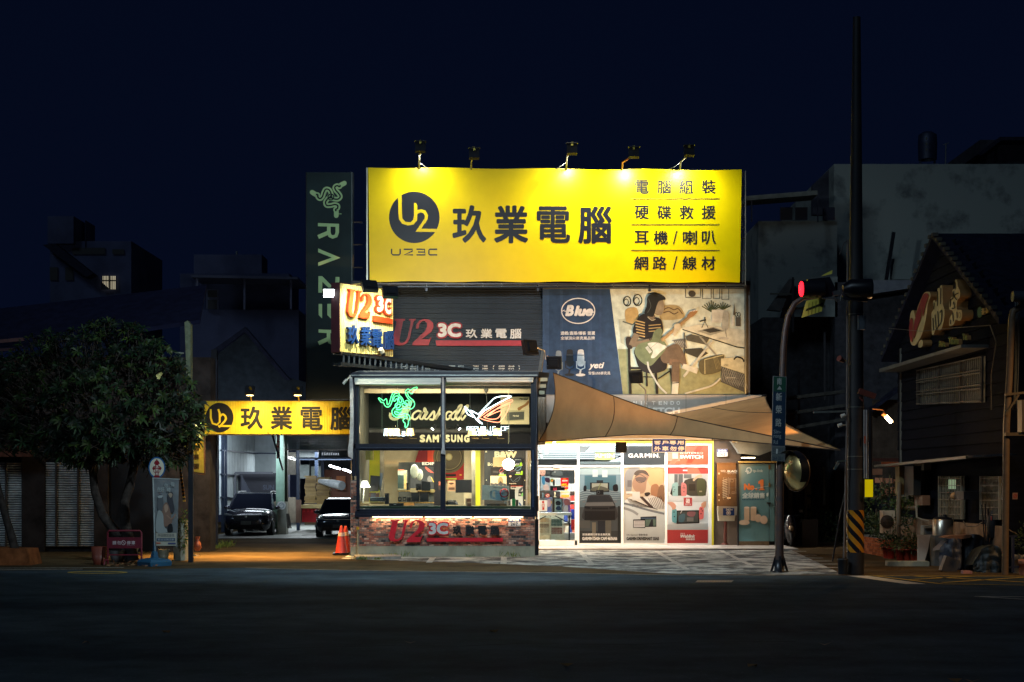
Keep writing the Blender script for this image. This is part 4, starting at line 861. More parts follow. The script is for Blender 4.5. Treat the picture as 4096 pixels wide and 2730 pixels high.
# shelf bay
sl('shelf_niche',FP(49.0),1589,1849,1762,2030,-.6,-.55,M('teal_grey_niche',(.05,.06,.06),rough=.6,noise=.2));sl('shelf_board',FP(47.3),1590,1963,1737,1967,-.5,0,M('wood_edge',(.40,.27,.08),rough=.5));sl('shelf_board',FP(47.3),1590,2010,1733,2014,-.5,0,_mats['wood_edge'])
sl('desk_board',FP(45.7),1442,2010,1536,2016,-.6,0,M('pale_desk',(.5,.44,.25),rough=.5))
p=PR(FP(49.3),1400,1780,.1913,off=.04);p.rect(1265,365,1750,960,S(56,60,66));p.disc(1760,440,190,150,S(224,100,90),30,0,90,180);p.blob([(1620,700),(1660,650),(1710,680),(1730,760),(1640,780)],S(120,120,122));p.line([(1700,680),(1750,780)],14,S(210,190,60));p.rect(1470,362,1755,460,S(24,30,38));p.text('EDIF',1508,364,1770,424,(.7,.7,.68),.04);p.rect(1760,350,1895,1300,S(14,16,26));p.build('printed_panel',M_print,shop)
it('computer_case_box','pale teal product box with an orange edge on the left of the niche shelf','box',1591,1882,1626,1960,47.6,.3,(150,160,150),[(1591,1902,1614,1955,(50,70,70)),(1591,1880,1616,1883,(220,130,100)),(1617,1897,1625,1956,(214,180,120))])
t=thing('round_fan_heater','pair of pale oval grilles hanging in the niche of the bay window','fan',P(1662,1925,47.2))
for x,y,rx,ry in ((1658,1886,.125,.215),(1679,1900,.10,.17)): m=MB(S(190,204,196));c=P(x,y,47.2 if x < 1670 else 47.35);m.ball(c,(rx,.05,ry),20);m.build('grille',M_paint,t)
it('printer','black printer on the left desk of the bay','printer',1479,1990,1540,2008,45.5,.3,(18,24,30),[(1482,1990,1538,1992,(120,140,150)),(1486,1999,1532,2001,(70,84,92))])
it('picture_box','brown and blue picture box behind the black printer','box',1476,1971,1516,1990,45.9,.2,(90,60,50),[(1484,1973,1502,1988,(70,74,90)),(1504,1972,1514,1974,(210,190,150))])
it('desktop_computer','black computer case standing at the right of the black printer','computer',1539,1974,1554,2018,45.6,.3,(10,14,22),[(1541,1977,1546,1978,(200,200,190))])
it('speaker_pair','small black speaker with grey cone on the lower niche shelf, left one','speaker',1592,1989,1606,2006,47.0,.12,(14,18,20),[(1596,1995,1602,2001,(120,116,104))],'small black speakers on the niche shelf');it('speaker_pair','small black speaker with grey cone on the lower niche shelf, right one','speaker',1611,1988,1625,2006,47.0,.12,(14,18,20),[(1615,1994,1621,2001,(120,116,104))],'small black speakers on the niche shelf')
labs=['black device with a white label on the upper niche shelf','tall black device standing on the upper niche shelf','grey card box with an orange mark hanging on the upper niche shelf','black boxy device on the lower niche shelf','black device with white feet on the lower niche shelf','pale yellow box on the right end of the niche shelf','warm lit cream box under the lower niche shelf','small black object between the speakers on the niche shelf','thin white packet standing on the niche shelf']
for lb,(x0,y0,x1,y1,c_) in zip(labs,[(1664,1936,1684,1962,(12,16,20)),(1626,1932,1634,1962,(10,14,18)),(1641,1954,1669,1970,(170,160,130)),(1645,1972,1676,2008,(12,18,26)),(1680,1972,1714,2008,(10,16,24)),(1722,1958,1736,1971,(170,160,110)),(1614,2012,1656,2024,(214,160,100)),(1628,1990,1642,2008,(12,14,18)),(1673,1951,1678,1963,(200,200,190))]): it('shop_item',lb,'electronics',x0,y0,x1,y1,46.9,.2,c_)
it('router_box','long black case with a white mark on the window shelf of the left bay','case',1556,2014,1612,2028,44.6,.3,(10,14,22),[(1575,2018,1585,2020,(190,190,190))])
m=MB(S(14,18,28));m.lathe(P(1805,2020,44.8),[(.0,.14),(.12,.13),(.19,.06),(.2,0)],18);m.build('game_console',M_paint,label='rounded black console with white base on the window shelf',cat='console')
it('open_laptop_box','grey and beige folded display cards on the window shelf','display cards',1862,1994,1886,2028,44.6,.05,(170,156,130),[(1868,1996,1884,2008,(120,90,74)),(1869,2014,1884,2026,(100,76,60))])
it('graphics_card','upright black ribbed graphics card beside the silver monitor','graphics card',2040,1958,2060,1998,44.7,.1,(20,28,34),[(2044,1962+i*5,2056,1964+i*5,(50,60,66)) for i in range(6)])
it('green_box','bright green box on the window shelf at the right','box',2048,1996,2062,2028,44.6,.1,(10,120,70));it('small_speaker','dark grey small box right of the green box','box',2063,2000,2074,2028,44.6,.1,(40,50,52))
m=MB(S(190,24,44));c=P(2017,1973,44.8);m.lathe(c,[(.10,-.02),(.13,0),(.10,.02)],20,ax='Y');m.build('wheel_ring',M_paint,label='red rimmed round wheel in front of the silver monitor',cat='wheel')
m=MB(S(30,40,42));[m.obox(P(x,2020,44.5),(.2,.1,.06),rz=a) for x,a in ((1975,.2),(1995,-.1),(2010,.3),(1962,0))];m.build('cable_heap',M_paint,kind='stuff',label='heap of dark adapters and cables on the window shelf')
t=it('wall_phone_box','yellowish wall box at the upper left of the bay interior','wall box',1462,1800,1492,1840,45.6,.25,(130,112,46),[(1482,1806,1492,1842,(170,150,60))])
# ---- neon signs
def neon(p3,r,mat,par,nm='neon_tube',n=6): m=MB();m.tube(p3,r,n);return m.build(nm,mat,par)
NG=E('green_neon',(.16,1.0,.38),2.2);NW=E('white_neon',(.80,.93,1.0),5.0);NR=E('red_neon',(1.0,.26,.14),3.0)
DN=DB+.35
t=thing('green_snake_neon','green neon sign of three entwined snakes over a white neon word','neon sign',P(1600,1740,DN))
z4=lambda x,y: P(1450+x*.1913,1480+y*.1913,DN)
L=[[(330,600),(350,590),(400,620),(440,650),(470,620),(500,610),(510,650),(515,720),(540,730),(565,680),(600,560),(640,480),(700,445),(750,470),(775,540),(800,560),(840,610),(860,670),(900,690),(950,740)],
     [(330,600),(360,640),(390,680),(440,690),(460,740),(500,775),(550,775),(590,730),(620,650),(640,560),(680,500),(730,500)],
     [(1145,375),(1130,362),(1060,385),(1010,420),(950,405),(905,440),(900,500),(940,580),(1000,650),(1025,700),(1000,750),(960,740)],
     [(1145,375),(1120,410),(1060,440),(1050,490),(1010,500),(970,460),(940,480),(970,560),(1060,640),(1090,710),(1070,780),(1010,820),(960,800),(900,820),(840,800),(780,830),(700,830)],
     [(905,1215),(890,1190),(890,1120),(860,1090),(850,1050),(880,1020),(930,1010),(930,980),(880,970),(780,1000),(700,990),(640,950),(615,880),(640,820),(680,780),(690,720),(740,690)],
     [(905,1215),(930,1190),(960,1120),(960,1080),(990,1010),(960,940),(880,920),(780,940),(690,930),(670,880),(720,880),(780,910),(820,870)],
     [(740,690),(720,600),(670,660),(650,620),(680,560),(750,550),(740,640)],[(770,570),(760,640),(790,690),(820,660),(800,600),(770,570)],[(700,800),(720,740),(770,720),(795,740),(760,790),(700,800)],[(820,720),(860,700),(920,740),(930,770),(870,770),(820,720)],[(890,660),(940,640),(980,690),(965,740),(920,700)]]
for q in L: neon([z4(*a) for a in smooth(q,4)],.0125,NG,t)
m=MB();fb(1536,1640,1642,1706,DN+.04,.004,mb=m);m.build('acrylic_sheet',glass('acrylic',tint=(.9,.96,.92)),t)
RZ=[[(455,1380),(465,1240),(520,1245),(525,1300),(480,1315),(520,1380)],[(580,1380),(620,1240),(655,1380)],[(680,1250),(760,1250),(700,1375),(785,1375)],[(830,1300),(890,1300)],[(825,1335),(890,1335)],[(820,1375),(890,1375)],[(950,1380),(960,1240),(1020,1245),(1025,1300),(975,1315),(1025,1380)]]
for q in RZ: neon([z4(*a) for a in q],.015,NW,t)
for x in (1528,1590,1642): neon([P(x,1535,DN),P(x,1735,DN)],.003,M('thin_wire',(.5,.5,.4)),t,'hanging_wire',4)
light('POINT',P(1600,1640,DN-.25),None,26,(.1,1,.35),.25,parent=t)
light('POINT',P(1600,1736,DN-.25),None,14,(.85,.95,1),.2,parent=t)
t=thing('eye_emblem_neon','white and red neon sign of a slanted eye over two rows of white neon words','neon sign',P(1950,1745,DN))
z5_=lambda x,y: P(1800+x*.1913,1480+y*.1913,DN)
for q in [[(305,765),(340,800),(420,880),(495,990),(440,965),(370,930),(330,850),(305,765)],[(430,850),(500,880),(560,915),(610,915),(700,820),(820,700),(920,600),(1000,570),(1120,550),(1280,555),(1180,610),(1000,700),(840,790),(700,870),(600,980),(590,1030),(620,1080),(680,1130),(600,1090),(530,1010),(480,940),(430,850)]]: neon([z5_(*a) for a in smooth(q,3)],.0135,NW,t)
for q in [[(610,1000),(800,860),(1000,740),(1180,660),(1300,625),(1290,670),(1200,700),(1000,800),(780,975)],[(1250,700),(1230,800),(1150,960),(1060,1070),(1000,1100),(850,1080),(700,1040),(610,1000)],[(705,990),(900,860),(1080,780),(1240,710)],[(705,990),(800,1025),(900,1035),(1000,1010),(1060,930),(1070,860),(940,900),(780,975)]]: neon([z5_(*a) for a in smooth(q,3)],.0125,NR,t)
def seg(ch):
 D={'R': [[(0,1),(0,0),(1,0),(1,.5),(0,.5)],[(.5,.5),(1,1)]],'E': [[(1,0),(0,0),(0,1),(1,1)],[(0,.5),(.9,.5)]],'P': [[(0,1),(0,0),(1,0),(1,.5),(0,.5)]],'U': [[(0,0),(0,1),(1,1),(1,0)]],'B': [[(0,0),(1,.1),(1,.4),(.8,.5),(1,.6),(1,1),(0,1),(0,0)],[(0,.5),(.8,.5)]],
         'L': [[(0,0),(0,1),(1,1)]],'I': [[(.5,0),(.5,1)]],'C': [[(1,0),(0,0),(0,1),(1,1)]],'O': [[(0,0),(1,0),(1,1),(0,1),(0,0)]],'F': [[(1,0),(0,0),(0,1)],[(0,.5),(.9,.5)]],'G': [[(1,0),(0,0),(0,1),(1,1),(1,.5),(.6,.5)]],'A': [[(0,1),(.2,0),(1,0),(1,1)],[(0,.6),(1,.6)]],'M': [[(0,1),(0,0),(.5,.6),(1,0),(1,1)]],'S': [[(1,0),(0,0),(0,.5),(1,.5),(1,1),(0,1)]]}
 return D[ch]
for wd,x0,y0,h_,w_,pt_,rr in (('REPUBLIC',355,1190,78,58,77,.007),('OF',1070,1190,78,70,92,.007),('GAMERS',545,1290,70,66,92,.008)):
 for i,ch in enumerate(wd):
  for q in seg(ch): neon([z5_(x0+i*pt_+a*w_,y0+b*h_) for a,b in q],rr,NW,t,n=5)
for x in (1880,1936,2038): neon([P(x,1535,DN),P(x+(0 if x != 1936 else 18),1770 if x == 2038 else 1640,DN)],.003,_mats['thin_wire'],t,'hanging_wire',4)
light('POINT',P(1960,1650,DN-.25),None,16,(1,.7,.62),.25,parent=t);light('POINT',P(1940,1730,DN-.25),None,18,(.85,.95,1),.2,parent=t)
# ================================================ SHOP FRONT
pF=FP(50.0);M_wf=M('white_aluminium',(.74,.74,.72),rough=.35,noise=.04)
z6=lambda x,y: (2100+x*.38265,1700+y*.38265)
def wf(x0,y0,x1,y1,o0=0,o1=.08,mat=None,nm='frame'):
 a=z6(x0,y0);b=z6(x1,y1);m=MB();slab(m,pF,a[0],a[1],b[0],b[1],o0,o1);return m.build(nm,mat or M_wf,shop)
for x0,x1 in ((118,135),(545,566),(1003,1028),(1460,1484),(1915,1948)): wf(x0,205,x1,1262)
wf(135,200,1945,214,-.02,.07);wf(135,424,1915,443,0,.07);wf(135,1238,1915,1262,0,.06)
wf(1950,160,1968,1262,-.05,.10,M('yellow_post_paint',(.62,.56,.02),rough=.4,noise=.1),'yellow_post')
# yellow rollers of the shutter case
M_yel=M('shutter_yellow',(.82,.50,.01),rough=.45,noise=.05)
for i,(y0,y1) in enumerate(((160,172),(174,186),(187,199))): wf(113,y0,1952,y1,.0,.10+.02*i,M_yel,'shutter_slat')
wf(113,130,1952,159,-.3,.0,_mats['beige_panel'],'soffit_panel')
# transom panes and door
for x0,x1,y0,y1 in ((135,545,214,424),(566,1003,214,424),(1028,1460,214,424),(1484,1915,214,424),(566,1003,443,1238),(1028,1460,443,1238),(1484,1915,443,1238)):
 wf(x0,y0,x1,y1,.01,.018,M_glass,'window_pane')
dr=MB();[slab(dr,pF,*z6(a,b),*z6(c,d),.03,.07) for a,b,c,d in ((136,462,150,1255),(520,462,544,1255),(136,455,544,472),(136,1208,544,1256))]
door=dr.build('door',M_wf,shop);m=MB();slab(m,pF,*z6(150,472),*z6(520,1208),.045,.053);m.build('glass_pane',M_glass,door)
wf(296,420,376,448,.09,.14,M('sensor_grey',(.5,.5,.48)),'door_sensor')
# transom and window films
p=PR(pF,2100,1700,.38265,off=.022);DG=S(44,50,54)
p.rect(566,384,1003,416,S(80,90,92));p.poly([(566,224),(690,224),(620,290),(566,290)],S(120,126,128));p.rect(730,290,940,368,S(138,150,96));p.text('RMIN',732,302,936,344,WHITE,.04)
p.rect(1028,222,1460,416,DG)
for ch,x0,x1 in (('G',1078,1130),('A',1134,1190),('R',1198,1240),('M',1250,1310),('I',1320,1328),('N',1340,1392)): p.text(ch,x0,298,x1,344,(.9,.9,.9),.05)
p.disc(1406,340,4,4,WHITE)
p.rect(1490,216,1915,416,S(214,84,60));p.rect(1490,216,1620,380,S(224,150,130));p.poly([(1640,216),(1700,216),(1560,416),(1500,416)],S(232,120,96));p.poly([(1800,230),(1870,216),(1740,400),(1680,400)],S(200,64,46))
p.text('NINTENDO',1622,286,1860,304,WHITE,.03,space=1.3);p.text('SWITCH',1618,316,1862,356,WHITE,.06);p.rect(1540,280,1600,356,S(238,200,190))
p.build('window_print',M_film,shop)
def win(nm,lab,f,x0,y0,x1,y1):
 p=PR(pF,2100,1700,.38265,off=.022);f(p);a=z6((x0+x1)/2,y1);p.mb.c=[tuple(sum(c_)/3*.2+v*.8 for v in c_) for c_ in p.mb.c];t=thing(nm,lab,'window poster',pF.pt(*a));p.build('window_print',M_film,t);return t
def f1(p):   # car poster
 p.rect(566,443,1003,1238,S(112,136,144));p.rect(566,443,1003,520,S(160,184,188));p.rect(622,530,952,700,S(66,110,124));p.rect(706,470,760,545,S(190,206,208));p.rect(806,476,862,548,S(190,206,208))
 p.blob([(566,720),(700,670),(860,680),(1003,720),(1003,860),(566,860)],S(96,116,126))
 for i in range(5): p.curve([(570,700+i*22),(640,680+i*24),(720,700+i*20)],5,S(150,170,176));p.curve([(880,690+i*22),(940,700+i*20),(1000,690+i*22)],5,S(140,160,168))
 p.rect(566,860,1003,1238,S(74,80,84));p.rect(566,1110,1003,1238,S(58,62,62))
 p.rect(680,604,880,702,S(30,36,40));p.rect(698,612,864,690,S(150,156,140));p.blob([(700,660),(780,640),(862,665),(862,690),(700,690)],S(90,92,80));p.line([(790,612),(760,690)],10,S(120,128,80))
 p.rect(748,580,816,604,S(34,40,46));p.rect(744,682,820,732,S(20,26,32));p.disc(768,706,17,17,S(60,66,74));p.disc(768,706,9,9,S(10,12,18));p.blob([(615,640),(640,640),(640,690),(612,690)],S(20,26,34));p.blob([(920,635),(965,625),(970,690),(925,690)],S(20,26,34))
 p.blob([(660,745),(700,732),(860,730),(895,742),(925,800),(945,850),(945,990),(620,996),(618,870),(640,810)],S(56,58,62));p.poly([(680,744),(878,740),(912,800),(648,804)],S(40,46,54));p.poly([(640,812),(918,808),(936,846),(626,850)],S(104,106,108))
 p.rect(624,852,942,900,S(48,50,54));p.blob([(626,850),(680,862),(676,880),(626,872)],S(26,28,36));p.blob([(938,850),(884,862),(888,880),(938,872)],S(26,28,36));p.rect(700,866,870,884,S(26,28,34));p.rect(622,902,942,996,S(30,32,38));p.poly([(600,800),(630,790),(632,810),(602,814)],S(110,112,116));p.poly([(960,800),(930,790),(928,810),(958,814)],S(110,112,116))
 p.rect(760,1005,836,1150,S(40,44,54));p.rect(700,1020,740,1190,S(120,112,96));p.rect(566,1000,680,1080,S(84,86,84));p.rect(840,1000,900,1190,S(100,98,90));p.rect(970,850,992,1230,S(40,44,48))
 p.text('前後鏡頭行車安全無死角',600,1134,888,1158,WHITE,.02);p.text('GARMIN DASH CAM 46/56/66',598,1172,962,1206,(.85,.85,.82),.05)
win('dash_camera_window_poster','window poster of a grey car under a dashboard camera, beside the door',f1,566,443,1003,1238)
def f2(p):   # driver
 p.rect(1030,446,1456,1238,S(206,206,198));p.poly([(1030,446),(1456,446),(1456,900),(1030,780)],S(206,178,142));p.blob([(1040,560),(1070,470),(1160,448),(1200,470),(1130,540),(1110,700),(1060,720)],S(150,150,150))
 p.blob([(1250,470),(1440,450),(1450,600),(1330,650),(1270,560)],S(224,176,116));p.blob([(1320,640),(1380,620),(1405,680),(1380,760),(1320,740)],S(170,116,76));p.blob([(1400,650),(1450,640),(1455,800),(1380,800)],S(140,100,70))
 p.blob([(1150,540),(1190,490),(1250,490),(1290,540),(1270,600),(1260,680),(1220,720),(1150,690),(1120,620)],S(176,136,108));p.blob([(1150,560),(1200,545),(1270,560),(1240,600),(1180,590)],S(116,98,92));p.curve([(1150,545),(1200,520),(1270,560)],6,S(90,80,80));p.curve([(1160,580),(1200,606),(1250,590)],5,S(70,70,74));p.blob([(1140,510),(1180,475),(1260,480),(1300,540),(1280,530),(1220,505),(1160,530)],S(96,84,76))
 p.blob([(1050,800),(1100,750),(1200,760),(1330,740),(1440,800),(1456,900),(1300,880),(1050,820)],S(222,220,214))
 for i in range(8): p.curve([(1060+i*8,770+i*12),(1140+i*20,790+i*10),(1230+i*22,830+i*8)],5,S(50,50,54));p.curve([(1290+i*18,770-i*4),(1320+i*18,830),(1350+i*14,880)],5,S(50,50,54))
 p.poly([(1190,750),(1230,750),(1350,870),(1310,870)],S(70,52,50));p.blob([(1250,715),(1290,705),(1310,720),(1280,748),(1255,740)],S(50,44,46));p.rect(1070,580,1114,650,S(120,116,120))
 p.curve([(1030,820),(1150,850),(1280,890),(1456,930)],22,S(110,112,114));p.poly([(1030,836),(1456,946),(1456,1238),(1030,1238)],S(202,206,204));p.curve([(1030,870),(1120,900),(1180,940)],26,S(150,152,152))
 p.rect(1120,700,1200,792,S(214,214,208));p.rect(1056,696,1120,720,S(230,230,226))
 p.poly([(1206,962),(1372,956),(1372,1066),(1206,1070)],S(20,26,40));p.rect(1214,970,1366,984,S(60,90,120));p.poly([(1256,990),(1366,986),(1366,1056),(1256,1060)],S(90,120,110));p.poly([(1290,1060),(1320,990),(1335,990),(1340,1058)],S(40,50,60));p.poly([(1130,990),(1256,986),(1256,1080),(1130,1076)],S(16,20,32));p.rect(1136,1002,1250,1070,S(224,226,230))
 for i in range(4): p.rect(1142,1010+i*15,1244,1013+i*15,S(110,90,100))
 p.text('OK Garmin! 聲動暢遊',1060,1140,1280,1160,S(50,50,50),.01);p.text('GARMIN DRIVESMART 55/65',1060,1172,1400,1206,S(30,30,30),.05)
win('driver_window_poster','window poster of a driver in a striped shirt with two navigation screens below',f2,1030,446,1456,1238)
def f3(p):   # console poster
 W2=S(220,218,214);p.rect(1484,446,1915,1238,W2);p.rect(1490,446,1915,512,S(200,50,48));p.poly([(1690,456),(1800,446),(1840,512),(1700,512)],S(222,110,80));p.rect(1490,512,1900,700,S(198,200,200));p.rect(1650,470,1696,484,WHITE)
 p.rect(1560,516,1650,640,S(96,104,108));p.rect(1660,516,1740,560,S(110,120,124));p.line([(1600,520),(1598,640)],5,S(210,214,214))
 p.blob([(1670,580),(1880,570),(1890,720),(1860,742),(1690,730)],S(60,64,62));p.blob([(1800,580),(1876,574),(1878,730),(1808,738)],S(74,88,60));p.rect(1710,620,1780,690,S(34,38,42));p.rect(1820,690,1850,704,S(150,150,120));p.blob([(1755,570),(1800,530),(1840,520),(1850,545),(1800,560),(1765,590)],S(226,190,150))
 p.blob([(1535,640),(1550,612),(1600,612),(1600,745),(1560,748),(1536,730)],S(140,190,190));p.rect(1598,640,1636,742,S(50,56,58));p.blob([(1634,612),(1670,612),(1688,640),(1688,730),(1670,748),(1634,745)],S(222,120,120));p.poly([(1516,720),(1540,640),(1540,744)],S(40,44,48))
 for x,y in ((1555,650),(1565,680),(1555,700),(1660,640),(1668,660),(1652,660),(1660,700)): p.disc(x,y,6,6,S(70,70,74),8)
 p.rect(1490,745,1910,800,S(206,208,208));p.rect(1657,762,1746,848,S(192,34,40));p.blob([(1682,776),(1699,774),(1699,816),(1682,814)],WHITE);p.blob([(1703,776),(1720,776),(1720,814),(1703,816)],WHITE);p.disc(1690,788,4,4,S(192,34,40),8);p.disc(1711,800,4,4,S(192,34,40),8);p.text('NINTENDO',1672,820,1730,826,WHITE,.02);p.text('SWITCH',1672,829,1732,838,WHITE,.03)
 p.blob([(1488,815),(1540,808),(1575,840),(1570,880),(1545,905),(1530,860)],S(214,150,120));p.blob([(1860,810),(1890,805),(1885,860),(1850,870),(1840,830)],S(210,150,110))
 p.poly([(1568,896),(1820,892),(1822,1030),(1582,1036)],S(26,30,36));p.poly([(1594,908),(1806,906),(1808,1018),(1600,1022)],S(70,84,86));p.blob([(1700,910),(1780,912),(1760,960),(1700,950)],S(150,90,100));p.blob([(1610,950),(1670,930),(1660,1010),(1608,1012)],S(60,110,130));p.rect(1690,968,1760,1010,S(120,124,126));p.line([(1624,926),(1640,896)],5,WHITE)
 p.blob([(1536,900),(1550,888),(1584,890),(1582,1018),(1550,1020),(1536,1000)],S(80,160,170));p.blob([(1820,870),(1850,860),(1866,880),(1864,970),(1840,988),(1820,980)],S(226,90,90))
 for x,y in ((1556,912),(1560,960),(1840,880),(1838,930),(1852,900)): p.disc(x,y,7,7,S(40,40,44),8)
 p.poly([(1484,1044),(1910,1030),(1910,1098),(1484,1098)],S(180,184,184));p.rect(1480,1098,1910,1238,S(196,34,36));p.text('Weblink',1622,1146,1776,1182,WHITE,.07,.25);p.text('展碁國際',1678,1186,1774,1206,WHITE,.03);p.text('展碁代理',1624,1130,1668,1142,WHITE,.01)
win('console_window_poster','window poster with red bands showing a handheld game console and hands',f3,1484,446,1915,1238)
# door stickers and hung sheets
pd=pF
def sheet(lab,x0,y0,x1,y1,base,items=(),film=True,ox=2120,oy=1740,k=.2933,off=.06,cat='sticker'):
 p=PR(pF,ox,oy,k,off=off);p.rect(x0,y0,x1,y1,S(*base))
 for q in items:
  if q[0] == 'r': p.rect(*q[1:5],S(*q[5]))
  elif q[0] == 't': p.text(*q[1:6],S(*q[6]),.04)
  elif q[0] == 'b': p.blob(q[1],S(*q[2]))
  elif q[0] == 'd': p.disc(*q[1:5],S(*q[5]))
  elif q[0] == 'o': p.ring(*q[1:6],S(*q[6]))
  elif q[0] == 'l': p.line(q[1],q[2],S(*q[3]))
 return p.build('door_'+cat.replace(' ','_'),M_film if film else M_print,label=lab,cat=cat,org=pF.pt(ox+x0*k,oy+y1*k,0))
sheet('red sale sticker with a large yellow 95 on the glass door',420,590,524,738,(190,20,34),[('t','限時特價',438,616,512,640,(240,230,230)),('t','95',445,664,502,706,(250,220,40)),('r',430,668,443,702,(250,220,40)),('t','折',502,682,520,704,(250,220,40)),('r',426,708,520,716,(220,210,210)),('r',450,598,495,610,(240,160,40))])
sheet('white notice with three red characters on the glass door',126,892,234,1042,(214,212,204),[('t','戴',162,900,198,936,(200,60,40)),('r',162,944,198,980,(200,60,40)),('r',168,950,192,974,(214,212,204)),('t','罩',162,988,198,1026,(200,60,40))])
sheet('round red prohibition sticker on the glass door',214,804,270,854,(90,70,54),[('d',240,830,28,26,(220,214,206)),('o',240,830,26,24,6,(200,40,40)),('l',[(222,812),(258,848)],6,(200,40,40))])
sheet('sheet with a pale face print at the top left of the glass door',130,482,210,562,(60,66,70),[('b',[(140,482),(205,482),(205,540),(175,562),(140,540)],(226,190,176)),('r',148,514,165,518,(60,50,50)),('r',182,514,198,518,(60,50,50)),('r',158,546,190,551,(190,40,40))],cat='poster')
sheet('dark machine photograph at the top of the glass door',212,482,448,566,(44,52,56),[('b',[(290,540),(340,490),(430,500),(440,550),(350,560)],(86,100,104)),('d',340,508,12,8,(170,180,180)),('r',220,500,270,540,(70,76,80))],cat='poster')
sheet('blue and dark figure print at the left of the glass door',145,566,270,756,(150,168,178),[('b',[(162,580),(200,575),(200,680),(165,660)],(60,130,170)),('b',[(205,590),(262,590),(268,650),(215,640)],(60,40,60)),('b',[(185,690),(240,680),(260,750),(190,752)],(196,180,176))],cat='poster')
sheet('green and white printed notices in the middle of the glass door',274,588,416,694,(198,208,208),[('d',300,625,26,26,(90,140,70)),('d',300,625,14,14,(220,120,60)),('b',[(310,640),(336,610),(336,690),(315,690)],(40,46,50))]+[('r',350,610+i*13,410,614+i*13,(130,160,190)) for i in range(6)],cat='poster')
sheet('black strip print with red figures on the glass door',274,698,474,762,(18,20,24),[('b',[(318,755),(325,715),(338,755)],(200,60,90)),('b',[(345,755),(354,715),(366,755)],(200,60,90))],cat='poster')
# figure boxes and table, cages
pt_=FP(50.9)
def gd(name,lab,cat,x0,y0,x1,y1,d,dep,col,items=(),grp=None):
 s_=d/50.0;pl=FP(d);t=thing(name,lab,cat,pl.pt(2120+(x0+x1)/2*.2933,1740+y1*.2933),grp);m=MB();slab(m,pl,2120+x0*.2933,1740+y0*.2933,2120+x1*.2933,1740+y1*.2933,-dep,0,S(*col));m.build('case',M_paint,t)
 if items:
  p=PR(pl,2120,1740,.2933,off=.004)
  for q in items:
   if q[0] == 'r': p.rect(*q[1:5],S(*q[5]))
   elif q[0] == 'b': p.blob(q[1],S(*q[2]))
   elif q[0] == 't': p.text(*q[1:6],S(*q[6]),.03)
  p.build('printed_picture',M_print,t)
 return t
gd('figure_box','blue violet printed box on the white table behind the door','box',205,855,302,1056,50.9,.2,(120,140,190),[('b',[(235,890),(275,880),(285,960),(240,980)],(196,176,210)),('b',[(240,1000),(280,980),(290,1050),(235,1050)],(90,110,190)),('r',285,900,296,940,(220,200,100))])
gd('figure_box','black bordered pale blue box in the middle of the white table','box',308,865,445,1058,50.9,.2,(20,22,30),[('r',336,872,430,1050,(140,168,176)),('b',[(350,920),(385,900),(420,925),(410,960),(360,960)],(36,38,46)),('b',[(350,1010),(370,975),(410,975),(425,1020),(385,1030)],(40,56,84))])
gd('figure_box','pink and lilac printed box at the right of the white table','box',450,868,550,1058,50.9,.2,(196,188,206),[('b',[(462,900),(500,872),(540,900),(545,970),(520,960),(480,960)],(196,120,120)),('b',[(520,960),(552,980),(550,1050),(525,1050)],(130,100,170)),('b',[(470,980),(500,960),(520,1000),(500,1050),(465,1040)],(226,216,220))])
t=thing('folding_table','white topped folding table behind the glass door','table',pt_.pt(2220,2165));m=MB();slab(m,pt_,2152,2052,2287,2062,-.6,.05);m.build('table_top',M_wf,t)
m=MB();m.bar(pt_.pt(2277,2062,.0),pt_.pt(2277,2165,0),.05);m.build('leg',M_black,t);m=MB();m.bar(pt_.pt(2220,2064,.0),pt_.pt(2275,2092,0),.03);m.bar(pt_.pt(2156,2080),pt_.pt(2185,2064),.03);m.build('leg_brace',M_black,t)
t=thing('wire_display_cage','white wire fronted display cages under the folding table','display cage',FP(51.2).pt(2200,2160));pc=FP(51.2);m=MB(S(200,196,170));slab(m,pc,2152,2062,2258,2160,-.6,-.5,S(190,186,160));slab(m,pc,2200,2062,2204,2160,-.02,.02);slab(m,pc,2152,2140,2258,2160,-.02,.02);m.build('case',M_paint,t)
m=MB(S(220,220,200))
for i in range(18): slab(m,pc,2156+i*5.8,2070,2156.6+i*5.8,2140,.02,.03)
for i in range(12): slab(m,pc,2156,2072+i*5.8,2258,2072.6+i*5.8,.03,.04)
m.build('wire_mesh',M_paint,t,kind='stuff')
m=MB();[slab(m,pc,a,b,c,d,-.3,-.2,S(*e)) for a,b,c,d,e in ((2206,2078,2250,2106,(50,96,90)),(2206,2112,2250,2138,(120,60,40)),(2160,2074,2196,2090,(180,160,130)),(2160,2096,2196,2112,(90,70,60)),(2160,2116,2196,2134,(150,140,120)))];m.build('goods',M_paint,t)
